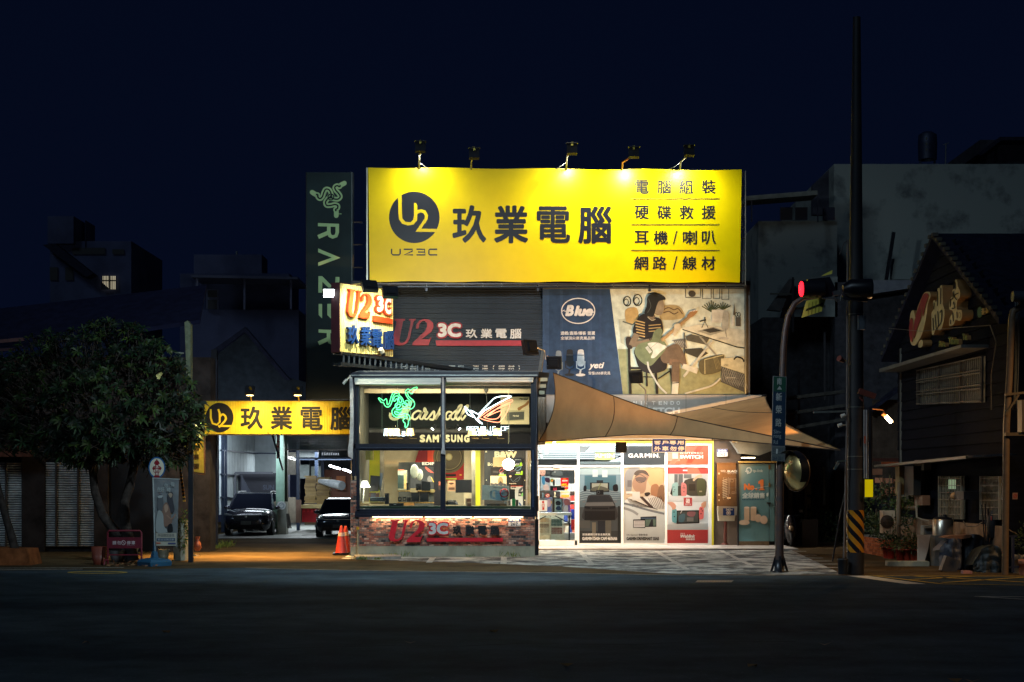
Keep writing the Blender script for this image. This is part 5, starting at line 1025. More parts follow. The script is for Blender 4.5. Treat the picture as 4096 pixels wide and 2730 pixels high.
# ---- shop interior
RX0,RX1=P(2110,0,50).x,P(2860,0,50).x
M_in=M('white_interior',(.5,.5,.49),rough=.7,noise=.05)
m=MB();m.box((RX0,50.2,.03),(RX1,88,.045));m.build('interior_floor',M('interior_floor_tile',(.55,.53,.5),rough=.3),shop)
m=MB();m.box((RX0,87,0),(RX1,87.1,3.4));m.box((RX0-.05,50.2,0),(RX0,87,3.4));m.box((RX1,50.2,0),(RX1+.05,87,3.4));m.build('interior_wall',M_in,shop)
m=MB();m.box((RX0,50.1,3.36),(RX1,88,3.42));m.build('ceiling',M('grey_ceiling',(.07,.075,.08),rough=.7,noise=.05),shop)
M_tube=E('fluorescent_tube',(.94,.98,1),1.7);cl_=[]
for i in range(9):
 d_=(50.9,53.0,55.8,59,62.8,67,72,78,84)[i]
 t=thing('ceiling_light','long white ceiling tube light of the shop, %s from the glass front' % ['first','second','third','fourth','fifth','sixth','seventh','eighth','ninth'][i],'ceiling light',(RX0+3,d_,3.3),'tube lights on the shop ceiling')
 xe=RX1-.3 if i < 2 else (RX1-.5-i*.1)
 m=MB();m.box((RX0+.15,d_,3.27),(xe,d_+.05,3.31));m.build('tube',M_tube,t);m=MB(S(220,224,224));m.box((RX0+.12,d_-.04,3.315),(xe+.03,d_+.09,3.345));m.build('housing',M_paint,t)
for y_,pw_ in ((50.9,400),(53.0,480),(55.8,420),(59,380),(67,400),(78,400)): light('AREA',((RX0+RX1)/2,y_+.025,3.265),((RX0+RX1)/2,y_+.025,0),pw_,(.95,.98,1),5.0,sy=.05,name='shop_ceiling_light',parent=shop)
light('AREA',((RX0+RX1)/2+.3,49.05,3.3),((RX0+RX1)/2+.3,50.1,0),340,(1,.93,.84),5.6,sy=.06,name='soffit_fill_light',parent=shop)  # unseen area light added under the soffit for window prints and step
m=MB();m.prism([(RX0+3.0,53,2.75),(RX0+4.4,53,3.3),(RX0+5.0,53,3.3),(RX0+3.5,53,2.75)],(0,9,0));m.build('ceiling_duct',M('duct_grey',(.45,.47,.48),metal=.4,rough=.4),shop)
for i,(x,y) in enumerate(((2158,1802),(2186,1803),(2163,1822))):
 m=MB(S(170,174,172));c=P(x,y,51.2);m.cyl(c,c+Vector((.02,-.02,-.1)),.05,8);m.tube([c,(c.x,c.y,3.34)],.012,4);m.build('ceiling_spot',M_paint,label='small grey spotlight under the shop ceiling, %s' % ('upper left of the door','just left of the transom post','lowest of the three by the door')[i],cat='spotlight')
def shelf(lab,x0,x1,d,cols,h=1.9):
 t=thing('display_shelf',lab,'shelf',((x0+x1)/2,d,0));m=MB();m.box((x0,d,.05),(x1,d+.5,h),S(200,198,190));m.build('cabinet',M_paint,t)
 k=0
 for r in range(5):
  m=MB(S(220,218,210));m.box((x0,d-.3,.35+r*.35),(x1,d,.37+r*.35));m.build('shelf_board',M_paint,t)
  x=x0+.03;m=MB()
  while x < x1-.12:
   w=R.uniform(.07,.16);hh=R.uniform(.14,.27);m.box((x,d-.24,.37+r*.35),(x+w,d-.02,.37+r*.35+hh),S(*R.choice(cols)));x += w+.015
  m.build('packages',M_paint,t,kind='stuff')
WC=[(230,150,50),(220,60,50),(240,220,190),(200,190,180),(230,120,90),(60,80,150)]
shelf('white shelf of orange and red packages right of the door opening',RX0+.95,RX0+1.9,52.6,WC,2.0)
shelf('long shelf of mixed packages behind the dash camera poster',RX0+2.2,RX0+3.8,54.4,WC+[(120,130,140)]*3);shelf('shelf of dark boxes behind the driver poster',RX0+4.0,RX1-.3,55.4,[(60,64,70),(120,124,128),(190,120,70),(180,180,176)])
for nm,c_,y0,y1 in (('blue',(30,60,170),1015,1150),('red',(210,30,30),1155,1298)): gd('storage_crate','%s plastic crate in the stack behind the right side of the door' % nm,'crate',563,y0,612,y1,51.0,.3,c_)
gd('dark_display_panel','dark display panel with warm glow behind the door sheets','panel',120,768,410,866,51.3,.1,(48,38,30),[('b',[(330,780),(350,790),(345,830),(360,850),(325,850),(335,820)],(250,220,170)),('r',165,790,185,860,(90,110,120))])
gd('orange_notice_board','white and orange notice boards behind the door','notice board',415,768,545,855,51.35,.03,(226,214,190),[('r',425,818,535,850,(240,170,60)),('r',420,772,530,792,(236,190,120))])
# ---- hanging blue notice and front floodlights, camera
pH=FP(48.6);t=thing('parking_notice','blue notice with white characters reserving parking, hung under the sails','sign',pH.pt(2675,1809));m=MB();slab(m,pH,2607,1758,2744,1811,-.03,0);m.build('board',M_wf,t)
p=PR(pH,2100,1700,.38265);p.rect(1328,156,1680,288,S(225,228,235));p.rect(1333,150,1675,283,S(44,70,160))
for i,ch in enumerate('客戶專用'): p.text(ch,1350+i*80,160,1420+i*80,208,(.85,.86,.9),.04)
for i,ch in enumerate('外車勿停'): p.text(ch,1350+i*82,224,1420+i*82,274,(.85,.86,.9),.04)
p.build('printed_text',M_print,t)
flood('floodlight','black square floodlight hanging from the cable in front of the shop windows',P(2484,1791,48.3),P(2484,1850,52),M_lensoff,size=(.34,.12,.33))
flood('floodlight','black square floodlight at the left of the blue banner, seen from behind',P(2217,1452,44.4),P(2300,1400,48),M_lensoff,170,(.86,.95,1),size=(.42,.14,.36),ang=130,arm=[P(2188,1422,44.4),P(2190,1465,44.4),P(2200,1462,44.4)])  # spots added on this and the next two floodlights, lenses stay dark
flood('floodlight','black square floodlight in front of the lower middle of the banner',P(2545,1508,45.6),P(2600,1350,48),M_lensoff,210,(.95,.98,.9),size=(.38,.14,.36),ang=140,arm=[P(2580,1650,45.8),P(2582,1560,45.8),P(2550,1530,45.8)])
flood('floodlight','dark wedge shaped floodlight on the pole between the ribbed wall and the blue banner',P(2120,1392,44.0),P(1700,1560,47),M_lensoff,26,(.6,.75,1),size=(.5,.14,.42),ang=130,arm=[P(2140,1388,44.0),P(2178,1405,44.2),P(2182,1440,44.2)])
m=MB(S(150,156,160));m.bar(P(2172,1408,44.3),P(2150,1552,43.3),.09,.09);m.build('lamp_post',M_metal,label='slanted pale steel post carrying floodlights above the right corner of the bay',cat='post')
m=MB(S(200,200,196));m.tube([P(2217,1766,49.2),P(2218,1783,49.2)],[.05,.045],8);m.build('dome_camera',M_paint,label='small white camera under the yellow shutter case left of the first window',cat='security camera')
m=MB(S(200,202,200));m.tube([P(1372,1536,42.9),P(1388,1518,42.9)],.04,8);m.bar(P(1388,1520,42.9),P(1400,1508,43),.02);m.build('bullet_camera',M_paint,label='small white camera at the top left corner of the glass bay',cat='security camera')
light('POINT',(pH.pt(2675,0).x,47.7,2.95),None,7,(.95,.97,1),.1,name='notice_fill_light')  # unseen fill light added in front of the blue notice
# cable under the sails
m=MB();m.tube([P(2150,1768,48.4),P(2300,1762,48.4),P(2460,1764,48.4),P(2700,1762,48.4),P(2900,1764,48.4)],.012,5);m.build('power_cable',M_black,label='thin black cable running along the yellow shutter case',cat='cable')
# ================================================ SAILS
M_sail=M('tan_sail_cloth',(.58,.36,.18),rough=.8,noise=.10,ns=1.2,bump=.3,bs=14,trans=.34)
def sail(lab,c,pulls,lift,n=22,seam=None,name='shade_sail'):
 c=[Vector(v) for v in c];ctr=sum(c,Vector())/len(c)
 vs=[];fs=[]
 def edge_(a,b,t): k_=pulls[2] if a is c[1] else pulls[0 if b is c[1] else 1];q=a.lerp(b,t);return q.lerp(ctr,k_*4*t*(1-t))
 if len(c) == 3:
  A,B,Cc=c
  for j in range(n+1):
   v=j/n;l=edge_(A,B,v);r=edge_(A,Cc,v)
   for i in range(n+1):
    u=i/n;base=l.lerp(r,u)
    if v > 0: q=edge_(B,Cc,u)-B.lerp(Cc,u);base += q*v**3
    base.z -= lift*math.sin(math.pi*u)*v*(1-v)*2;vs.append(base)
 else:
  A,B,Cc,D=c
  for j in range(n+1):
   v=j/n
   for i in range(n+1):
    u=i/n;l=edge_(A,D,v);r=edge_(B,Cc,v);t_=edge_(A,B,u);b_=edge_(D,Cc,u)
    q=l*(1-u)+r*u+t_*(1-v)+b_*v-(A*(1-u)*(1-v)+B*u*(1-v)+Cc*u*v+D*(1-u)*v);q.z -= lift*math.sin(math.pi*u)*math.sin(math.pi*v);vs.append(q)
 fs=[(j*(n+1)+i,j*(n+1)+i+1,(j+1)*(n+1)+i+1,(j+1)*(n+1)+i) for j in range(n) for i in range(n)]
 m=MB();m.add(vs,fs,smooth=True);t=thing(name,lab,'shade sail',ctr);m.build('cloth',M_sail,t)
 m=MB(S(60,44,34));k=n+1
 rim=[vs[i] for i in range(k)]+[vs[j*k+n] for j in range(1,k)]+[vs[n*k+i] for i in range(n-1,-1,-1)]+[vs[j*k] for j in range(n-1,0,-1)]
 m.tube([q for i,q in enumerate(rim) if i == 0 or (q-rim[i-1]).length > .002]+[rim[0]+Vector((.001,0,0))],.014,5);m.build('hem',M_paint,t)
 if seam is not None:
  for s_ in seam: m=MB(S(50,36,28));m.tube([vs[s_*k+i]+Vector((0,-.012,0)) for i in range(k)],.012,4);m.build('seam',M_paint,t)
 return vs
# front sail: high corner at the bay, low corner left, far corner on the utility pole
sail('large tan shade sail peaking beside the bay, its tip tied to the utility pole',[P(3362,1802,35.6),P(2154,1768,45.2),P(2213,1492,44.6)],(.42,.38,.10),.10,seam=(9,17))
sail('olive tan shade sail behind, tied to the upper right corner of the grey sign band',[P(3058,1586,47.0),P(2380,1716,47.2),P(3362,1802,35.6)],(.06,.22,.10),.12,seam=(7,))
m=MB();m.tube([P(3052,1586,47),P(3062,1582,47.3)],.05,6);m.build('sail_shackle',M_black,label='dark shackle at the upper right corner of the grey sign band',cat='shackle')
# ================================================ RIGHT END OF THE SHOP
M_brown=M('brown_wall_panel',(.10,.07,.05),rough=.55,noise=.1)
sl('side_facade',pF,2852,1757,2962,2182,-.1,0,M_brown);sl('side_facade',pF,2950,1757,3108,2182,-.5,-.3,M('dark_recess',(.05,.045,.04),rough=.8))
plate(FP(49.9),2868,1797,2910,1827,'blue and white house number plate on the brown wall right of the shop windows')
z6b=zz(2700,1500,.5294)
t=thing('meter_cabinet','copper brown double meter cabinet with pale computer print','meter cabinet',pF.pt(2915,2025));pq=FP(49.75)
M_cop=M('copper_cabinet',(.14,.075,.035),rough=.35,metal=.5,noise=.15)
for y0,y1 in ((1855,1951),(1953,2026)): m=MB();slab(m,pq,2868,y0,2962,y1,-.25,0);m.build('cabinet_door',M_cop,t)
m=MB();slab(m,pq,2866,1852,2964,1855,-.28,.04);m.build('top_cover',M_cop,t)
p=PR(pq,2700,1500,.5294);PC=(.62,.54,.42)
for s_,x0,x1 in (('WD_',344,392),('BLACK',396,480)): p.text(s_,x0,720 if s_ != 'WD_' else 720,x1,738,PC,.05 if s_ == 'BLACK' else 0)
p.text('DRIVE YOUR GAME',396,744,478,750,PC)
for i in range(11): p.line([(358,800+i*13),(396,788+i*13)],5,(.42,.32,.2))
for b_ in ((412,784,460,900),(418,790,440,810),(428,885,452,895)): p.line([(b_[0],b_[1]),(b_[2],b_[1]),(b_[2],b_[3]),(b_[0],b_[3])],2,(.45,.35,.24),True)
p.rect(392,926,420,936,(.9,.6,.3));p.line([(365,775),(365,945),(404,945),(404,775)],2,(.4,.3,.2),True)
p.build('printed_picture',M_print,t)
for y in (1895,1980,2002): m=MB(S(210,200,180));slab(m,pq,2873,y-3,2878,y+3,0,.03);m.build('handle',M_metal,t)
# mail box
pm=FP(48.8);t=thing('mail_box','pale plastic mail box with blue 262 label on a rusty post','mail box',G(2904,2190))
m=MB();m.prism([pm.pt(*a) for a in ((2876,2085),(2938,2085),(2947,2028),(2872,2027))],(0,.3,0));m.build('body',M('mailbox_plastic',(.55,.50,.38),rough=.5,noise=.08),t)
m=MB();m.prism([pm.pt(*a) for a in ((2872,2062),(2946,2062),(2949,2027),(2871,2026))],(0,-.03,0));m.build('lid',M('mailbox_grey',(.42,.43,.42),rough=.4,noise=.06),t)
p=PR(pm,2100,1700,.38265,off=.035);p.rect(2068,872,2186,948,S(20,60,130));p.text('262',2098,876,2150,896,WHITE,.04);p.text('號',2154,880,2168,895,WHITE,.02);p.ring(2126,922,22,21,5,WHITE);p.text('郵',2112,908,2140,936,WHITE,.03);p.build('printed_label',M_print,t)
m=MB(S(96,44,34));m.cyl(pm.pt(2904,2087,-.15),pm.pt(2904,2178,-.15),.05,10);m.lathe(pm.pt(2904,2180,-.15),[(.16,0),(.1,.04),(.05,.06)],12);m.build('post',M_paint,t)
# teal door
t=thing('teal_poster_door','teal metal double door printed with a networking advertisement','door',FP(49.6).pt(3025,2183));pq=FP(49.6)
M_teal=M('teal_door_print',(.10,.21,.22),rough=.28,noise=.06,spec=.7)
for x0,x1 in ((2955,3076),(3078,3098)): m=MB();slab(m,pq,x0,1857,x1,2166,-.05,0);m.build('door_leaf',M_teal,t)
m=MB(S(120,100,76));slab(m,pq,2955,2166,3076,2182,-.04,.01);m.build('kick_plate',M_metal,t)
m=MB();slab(m,pq,2950,1850,2954,2183,-.08,.03);slab(m,pq,3099,1850,3106,2183,-.08,.03);m.build('door_frame',M_black,t)
m=MB(S(214,170,90));slab(m,pq,2954,1846,3106,1852,-.2,.08);m.build('lintel',M_paint,t)
p=PR(pq,2700,1500,.5294);LT=(.52,.56,.5)
p.ring(558,722,18,20,9,LT);p.line([(548,722),(548,750)],8,LT);p.line([(530,730),(560,730)],8,LT);p.text('tp-link',586,714,664,742,LT,.02)
p.text('No',520,822,600,872,S(224,120,60),.08);p.disc(614,864,7,7,S(224,120,60));p.poly([(628,808),(650,792),(668,792),(668,862),(680,872),(630,872),(644,862),(644,822),(630,826)],S(224,120,60));p.line([(545,905),(600,860),(710,840)],3,LT)
p.text('全球銷售',508,890,678,934,LT,.04);p.poly([(690,896),(706,890),(706,910),(698,922),(690,912)],LT)
for i in range(14): p.rect(508+i*12,940,516+i*12,946,S(40,70,90))
for x0,x1 in ((522,562),(570,614)): p.rect(x0,1004,x1,1096,S(190,160,130));p.disc((x0+x1)/2,1003,(x1-x0)/2,7,S(210,186,160));p.disc((x0+x1)/2,1096,(x1-x0)/2,7,S(190,160,130))
p.disc(628,1084,26,30,S(196,168,140));p.disc(670,1096,28,32,S(206,176,150));p.disc(522,1116,40,20,S(196,170,144))
p.build('printed_picture',M_print,t)
m=MB(S(60,60,56));slab(m,pq,3066,2010,3082,2016,0,.05);m.build('bolt',M_metal,t)
for y in (1870,1940): m=MB(S(150,120,60));slab(m,pq,3074,y-8,3080,y+8,0,.02);m.build('hinge',M_metal,t)
# stair soffit above
m=MB();m.prism([P(2925,1765,49.3),P(3098,1768,49.3),P(3098,1800,49.3),(P(3040,1822,49.3)),P(2958,1815,49.3)],(0,.4,0));m.build('stair_soffit',M('grey_soffit',(.30,.30,.26),rough=.6,noise=.12),shop)
m=MB(S(214,214,206));m.tube([P(2928,1766,48.9),P(2938,1770,48.9)],.05,10);m.bar(P(2936,1764,49),P(2950,1772,49.2),.05);m.build('bullet_camera',M_paint,label='white camera above the number plate right of the shop windows',cat='security camera')
light('POINT',P(2990,1835,48.9),None,7,(1,.72,.40),.06,parent=shop,name='door_lamp_light')
m=MB();m.tube([P(2965,1832,49),P(3020,1832,49)],.018,6);m.build('door_lamp',E('door_tube',(1,.8,.5),7),label='slim warm tube lamp above the teal door',cat='lamp')
# ================================================ POLES AT THE CORNER
M_rust=M('rusty_painted_pole',(.10,.055,.04),rough=.5,dark=(.05,.045,.05),ns=7,metal=.3)
dm=36.0
t=thing('curved_sign_pole','brown curved pole at the kerb carrying the street name sign','pole',P(3117,2290,dm))
m=MB();m.tube([P(3117,2290,dm),P(3120,1900,dm),P(3128,1560,dm),P(3134,1400,dm),P(3140,1330,dm),P(3152,1265,dm),P(3178,1215,dm),P(3212,1192,dm),P(3290,1182,dm)],[.10,.088,.078,.072,.07,.066,.062,.058,.052],14);m.build('pole',M_rust,t)
m=MB();m.lathe(P(3117,2292,dm),[(.21,0),(.21,.03),(.12,.05),(.11,.3)],14);[m.bar(P(3117,2290,dm)+Vector((math.cos(a)*.19,math.sin(a)*.19,.0)),P(3117,2225,dm)+Vector((math.cos(a)*.08,math.sin(a)*.08,0)),.05,.03) for a in (0,1.57,3.14,4.71)];m.build('base_flange',M_black,t)
ps=FP(35.85);t=thing('street_name_sign','tall narrow green and blue street name sign with white characters','sign',ps.pt(3113,1845))
m=MB();m.prism([ps.pt(*a) for a in ((3092,1505),(3146,1508),(3140,1848),(3086,1845))],(0,.03,0));m.build('board',M('sign_board_grey',(.12,.13,.14),rough=.5,noise=.1),t)
p=PR(ps,2700,1500,.5294);p.poly([(746,13),(838,18),(836,130),(743,126)],S(6,50,38));p.poly([(743,126),(836,130),(828,538),(733,534)],S(5,30,50));SW=(.2,.22,.22)
p.text('南',770,24,806,76,SW,.02);p.poly([(770,112),(808,112),(790,84)],SW)
for ch,y in (('新',136),('榮',230),('路',330)): p.text(ch,762-(y-136)*.02,y,808-(y-136)*.02,y+62,SW,.02)
for ch,y in (('Sin-',414),('rong',456),('Rd',494)): p.text(ch,744,y,744+(58 if ch != 'Rd' else 32),y+30,(.12,.15,.17),.02)
p.poly([(734,540),(826,544),(822,652),(730,650)],S(70,78,80));p.text('214 333',740,556,814,580,S(30,44,60),.01);p.text('264 351',736,618,810,644,S(30,44,60),.01);p.line([(736,594),(816,598)],3,S(30,44,60));p.poly([(764,560),(776,560),(774,596),(762,596)],S(150,156,156))
p.build('printed_text',M_print,t)
t=thing('convex_mirror','round convex traffic mirror tinted gold in place of a reflection, on the curved pole','mirror',P(3183,1888,35.6))
from mathutils import Euler
tl=Euler((math.radians(78),0,math.radians(-28))).to_matrix()
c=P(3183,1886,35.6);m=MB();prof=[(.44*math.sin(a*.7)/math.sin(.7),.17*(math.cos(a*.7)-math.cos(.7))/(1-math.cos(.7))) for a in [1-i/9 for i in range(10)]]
rr=Euler((math.radians(92),0,math.radians(-60))).to_matrix();m.lathe(c,prof,30,tilt=rr);m.build('mirror_face',M('gold_tinted_mirror',(.85,.66,.3),rough=.3,metal=1.0,noise=.04),t)  # gold tint of the metal stands in for the yellow reflection
m=MB();m.lathe(c,[(.45,.03),(.47,.0),(.45,-.04),(.2,-.1),(0,-.11)],30,tilt=rr);m.build('rim',M('orange_brown_rim',(.10,.05,.02),rough=.5),t)
m=MB();n=14;vs=[]
for i in range(n+1):
 a=math.radians(-30+i*150/n);q=Vector((.47*math.cos(a),.47*math.sin(a),0));vs += [c+rr@(q),c+rr@(q*1.02+Vector((0,0,.24)))]
m.add(vs,[(2*i,2*i+2,2*i+3,2*i+1) for i in range(n)],smooth=True);m.build('hood',M_black,t)
m=MB();m.bar(P(3128,1888,36),P(3180,1888,35.72),.05);m.build('bracket',M_black,t)
# utility pole
du=35.0;t=thing('utility_pole','massive tall concrete utility pole with black and yellow striped band','utility pole',P(3421,2298,du))
zt=P(0,70,du).z;z0=0
def xr(y): f=(2298-y)/(2298-70);return 3421+(3427-3421)*f,(34-19*f**1.6)
pts=[];rs=[]
for y in (2298,2210,2040,1700,1300,900,500,70): x,r_=xr(y);pts.append(P(x,y,du));rs.append(r_*du/F)
M_pole=M('dark_concrete_pole',(.02,.02,.024),rough=.6,noise=.2,ns=3,bump=.15)
m=MB();m.tube(pts,rs,26);m.build('pole',M_pole,t)
# stripes: helical bands of raised sheet
za,zb=P(0,2210,du).z,P(0,2041,du).z;r0=34.6*du/F
def band(col,mat,w0,w1,nm):
 m=MB();n=40;cnt=5;H_=(zb-za)
 for k in range(-3,7):
  vs=[]
  for i in range(n+1):
   a=math.pi*2*i/n;ang=a-math.pi;b=za+(k+w0)*H_/3.3+ (a/(2*math.pi))*H_*1.35*-1+H_*.2;tpz=b+(w1-w0)*H_/3.3
   b_,t_=max(za,min(zb,b)),max(za,min(zb,tpz));vs += [(pts[0].x+math.sin(ang)*r0,du-math.cos(ang)*r0,b_),(pts[0].x+math.sin(ang)*r0,du-math.cos(ang)*r0,t_)]
  m.add(vs,[(2*i,2*i+2,2*i+3,2*i+1) for i in range(n) if vs[2*i+1][2]-vs[2*i][2] > 1e-5 or vs[2*i+3][2]-vs[2*i+2][2] > 1e-5],smooth=True)
 return m.build(nm,mat,t)
m=MB();m.tube([(pts[0].x,du,za),(pts[0].x,du,zb)],r0-.004,30);m.build('black_sleeve',M('glossy_black_tape',(.012,.013,.018),rough=.25,noise=.1,bump=.3,bs=8),t)
band(None,M('orange_reflective_tape',(.62,.26,.02),rough=.25,noise=.15,bump=.3,bs=8),0,.5,'stripe')
for y in (1258,1630,1827,1878): x,r_=xr(y);m=MB(S(130,130,120));m.tube([P(x,y-2,du),P(x,y+2,du)],(r_+.6)*du/F,26,cap=False);m.build('steel_band',M_metal,t)
t=thing('conduit_pipe','thin grey conduit running up the left side of the utility pole','pipe',P(3378,2290,34.9));m=MB(S(110,100,96));m.tube([P(3374,2292,34.9),P(3380,2040,34.85),P(3388,1700,34.85),P(3390,1200,34.9),P(3391,960,34.9)],[.024]*5,8);m.build('pipe',M_paint,t)
m=MB(S(90,84,80));m.tube([P(3391,962,34.9),P(3375,975,34.8),P(3358,1020,34.7)],.012,5);m.build('loose_cable',M_paint,t)
t=thing('cable_bundle','pale cables and conduits strapped to the right side of the utility pole','cables',P(3460,1900,34.8))
for i,(x,c_) in enumerate(((3456,(150,156,160)),(3461,(90,96,110)),(3466,(170,176,180)))): m=MB(S(*c_));m.tube([P(x,1640,34.85),P(x,1780,34.85),P(x+1,1915,34.85)],.014,6);m.build('cable',M_paint,t)
m=MB();m.cyl(P(3480,1635,34.9),P(3482,1920,34.9),.045,10);m.build('thick_conduit',M_black,t)
m=MB(S(170,80,50));m.tube([P(3459,1745,34.78),P(3459,1775,34.78)],.022,8);m.build('red_tag',M_paint,t)
t=thing('yellow_plate','plain bright yellow plate on the right side of the utility pole','plate',P(3476,1988,34.8));m=MB();a=P(3460,1989,34.75);b=P(3492,1919,34.75);m.box((a.x,34.75,a.z),(b.x,34.77,b.z));m.build('sheet',M('self_lit_yellow_sheet',(.85,.68,.0),rough=.4,noise=.03,emit=.35),t)  # brightness put in as emission, the plate is no lamp
m=MB(S(30,34,40));m.lathe(P(3371,2298,34.75),[(.10,0),(.115,.3),(.125,.31),(.125,.35),(.10,.35)],16);m.build('round_bin',M_paint,label='small dark round bin standing at the foot of the utility pole',cat='bin')
m=MB(S(24,26,34));m.tube([P(3330,2246,36),P(3358,2080,35.6),P(3384,1960,35)],.02,6);m.build('stay_rod',M_paint,label='dark leaning rod left of the striped utility pole',cat='rod')
for nm,lab,x,y in (('bullet_camera','white camera on the utility pole, upper of the two facing left',3374,1664),('bullet_camera','white camera on the utility pole, lower of the two facing left',3362,1702)):
 m=MB(S(190,190,180));m.tube([P(x-10,y+3,34.8),P(x+6,y-3,34.8)],.045,10);m.bar(P(x+4,y,34.8),P(3388,y-2,34.9),.03);m.build(nm,M_paint,label=lab,cat='security camera')
m=MB(S(140,146,140));m.bar(P(3254,1650,34.8),P(3384,1646,34.9),.04);m.build('cross_arm',M_metal,label='thin horizontal steel arm on the left of the utility pole',cat='arm')
m=MB(S(110,56,44));m.obox(P(3468,1576,34.6),(.38,.12,.12),ry=.33);m.bar(P(3440,1590,34.8),P(3452,1605,34.7),.03);m.build('box_camera',M_paint,label='brown tilted box camera on the right of the utility pole',cat='security camera')
m=MB(S(120,60,50));m.tube([P(3356,1434,34.8),P(3376,1446,34.9)],[.07,.04],10);m.build('horn_camera',M_paint,label='small reddish camera on the left of the utility pole under the signals',cat='security camera')
m=MB(S(90,120,130));m.bar(P(3336,1880,34.7),P(3352,1846,34.7),.03);m.bar(P(3352,1846,34.7),P(3382,1844,34.8),.03);m.bar(P(3340,1880,34.7),P(3358,1852,34.7),.02);m.build('bent_bracket',M_metal,label='bent pale bracket on the left of the utility pole above the stripes',cat='bracket')
m=MB(S(60,66,72));m.box(P(3430,1320,34.7),P(3462,1262,34.6));[m.box(P(3430+i*5,1320,34.59),P(3432+i*5,1262,34.58),S(120,130,140)) for i in range(6)];m.build('pole_transformer',M_paint,label='ribbed grey box on the right of the utility pole below the signals',cat='box')
# traffic signals
t=thing('traffic_signal','black traffic signal with a lit red lens, left of the utility pole','traffic light',P(3270,1190,34.4),'traffic signals on the utility pole')
M_sig=M('signal_black',(.010,.011,.016),rough=.35,noise=.2)
d_=34.4
m=MB();m.prism([P(3225,1186,d_),P(3325,1192,d_),P(3345,1160,d_),P(3320,1108,d_),P(3232,1118,d_)],(0,.25,0));m.build('housing',M_sig,t)
for i,x in enumerate((3206,3236,3266)):
 m=MB();m.tube([P(x,1157,d_+.02),P(x+34,1155,d_-.0)],[.19,.17],16,cap=False);m.build('visor',M_sig,t)
m=MB();m.ball(P(3206,1157,d_-.05),(.06,.14,.17),16);m.build('red_lens',E('red_lens',(1,.01,.02),4.5),t);light('POINT',P(3200,1157,d_-.1),None,5,(1,.05,.05),.12,parent=t)
m=MB(S(120,124,124));m.bar(P(3290,1192,d_),P(3420,1196,d_),.05);m.bar(P(3330,1176,d_),P(3360,1170,d_),.1);m.tube([P(3336,1186,d_-.05),P(3346,1206,d_-.05),P(3362,1204,d_-.05),P(3366,1180,d_-.05)],.014,6);m.build('bracket',M_metal,t)
t=thing('traffic_signal','unlit black traffic signal in front of the utility pole, turned right','traffic light',P(3430,1190,34.2),'traffic signals on the utility pole')
m=MB();m.tube([P(3372,1158,34.2),P(3400,1156,34.2),P(3478,1156,34.2)],[.10,.20,.22],18);m.build('housing',M_sig,t);m=MB();m.tube([P(3476,1156,34.2),P(3486,1156,34.2)],[.22,.215],18,cap=False);m.build('visor',M_sig,t)
m=MB(S(60,64,70));m.bar(P(3370,1192,34.25),P(3470,1200,34.25),.09);m.build('mount',M_metal,t)
t=thing('yellow_signal_panel','slanted yellow reflective panel with dark lettering behind the red signal','panel',P(3255,1270,34.9))
pz=FP(34.9);m=MB();m.prism([pz.pt(*a) for a in ((3207,1272),(3286,1246),(3308,1186),(3226,1204))],(0,.03,0));m.build('board',M('signal_yellow',(.8,.74,.12),rough=.5,noise=.12),t)
p=PR(pz);p.poly([(3222,1246),(3290,1222),(3294,1210),(3226,1236)],S(60,60,36));[p.line([(3232+i*14,1262-i*4),(3236+i*14,1212-i*4)],1.5,S(110,110,50)) for i in range(5)];p.build('print',M_print,t)
m=MB();m.prism([pz.pt(*a) for a in ((3284,1106),(3328,1096),(3330,1081),(3300,1096))],(0,.03,0));m.build('board',_mats['signal_yellow'],t)
# ================================================ TEA HOUSE ON THE RIGHT
WX=11.4;pT=PL((WX,30),(WX,60));pT.n=Vector((-1,0))
def tp_(X,z,off=0): return None
th=thing('tea_house','dark timber house with gabled side wall and lit sign letters across the side street','house',(WX,41,0))
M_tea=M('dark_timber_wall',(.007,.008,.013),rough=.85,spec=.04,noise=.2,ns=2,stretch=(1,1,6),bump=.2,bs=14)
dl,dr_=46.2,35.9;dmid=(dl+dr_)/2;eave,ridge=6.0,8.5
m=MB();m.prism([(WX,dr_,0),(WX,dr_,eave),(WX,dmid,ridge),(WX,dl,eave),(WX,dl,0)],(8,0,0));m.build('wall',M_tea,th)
# boards of the gable: lap siding, large enough to tell apart
zz_=3.0
while zz_ < ridge-.2:
 f=0 if zz_ < eave else (zz_-eave)/(ridge-eave);a,b=dr_+(dmid-dr_)*f+.03,dl-(dl-dmid)*f-.03
 m=MB();m.add([(WX-.05,a,zz_),(WX-.05,b,zz_),(WX-.02,b,zz_+.27),(WX-.02,a,zz_+.27),(WX,a,zz_),(WX,b,zz_)],[(0,1,2,3),(4,5,1,0)]);m.build('siding_board',M_tea,th);zz_ += .28
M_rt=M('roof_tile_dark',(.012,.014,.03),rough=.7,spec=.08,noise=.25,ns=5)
for s_,(ya,yb) in ((1,(dmid,dr_-.5)),(-1,(dmid,dl+.5))):
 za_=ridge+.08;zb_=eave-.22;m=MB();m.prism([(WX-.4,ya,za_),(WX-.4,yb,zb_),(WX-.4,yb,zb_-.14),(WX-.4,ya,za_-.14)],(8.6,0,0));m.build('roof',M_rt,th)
 rf=m;n=16
 for i in range(n):
  f=(i+.5)/n;y=ya+(yb-ya)*f;zq=za_+(zb_-za_)*f+.03
  m=MB(S(60,62,60));m.box((WX-.44,y-.09,zq-.05),(WX-.30,y+.09,zq+.04));m.build('verge_tile',M('verge_tile_mat',(.05,.05,.045),rough=.7),th)
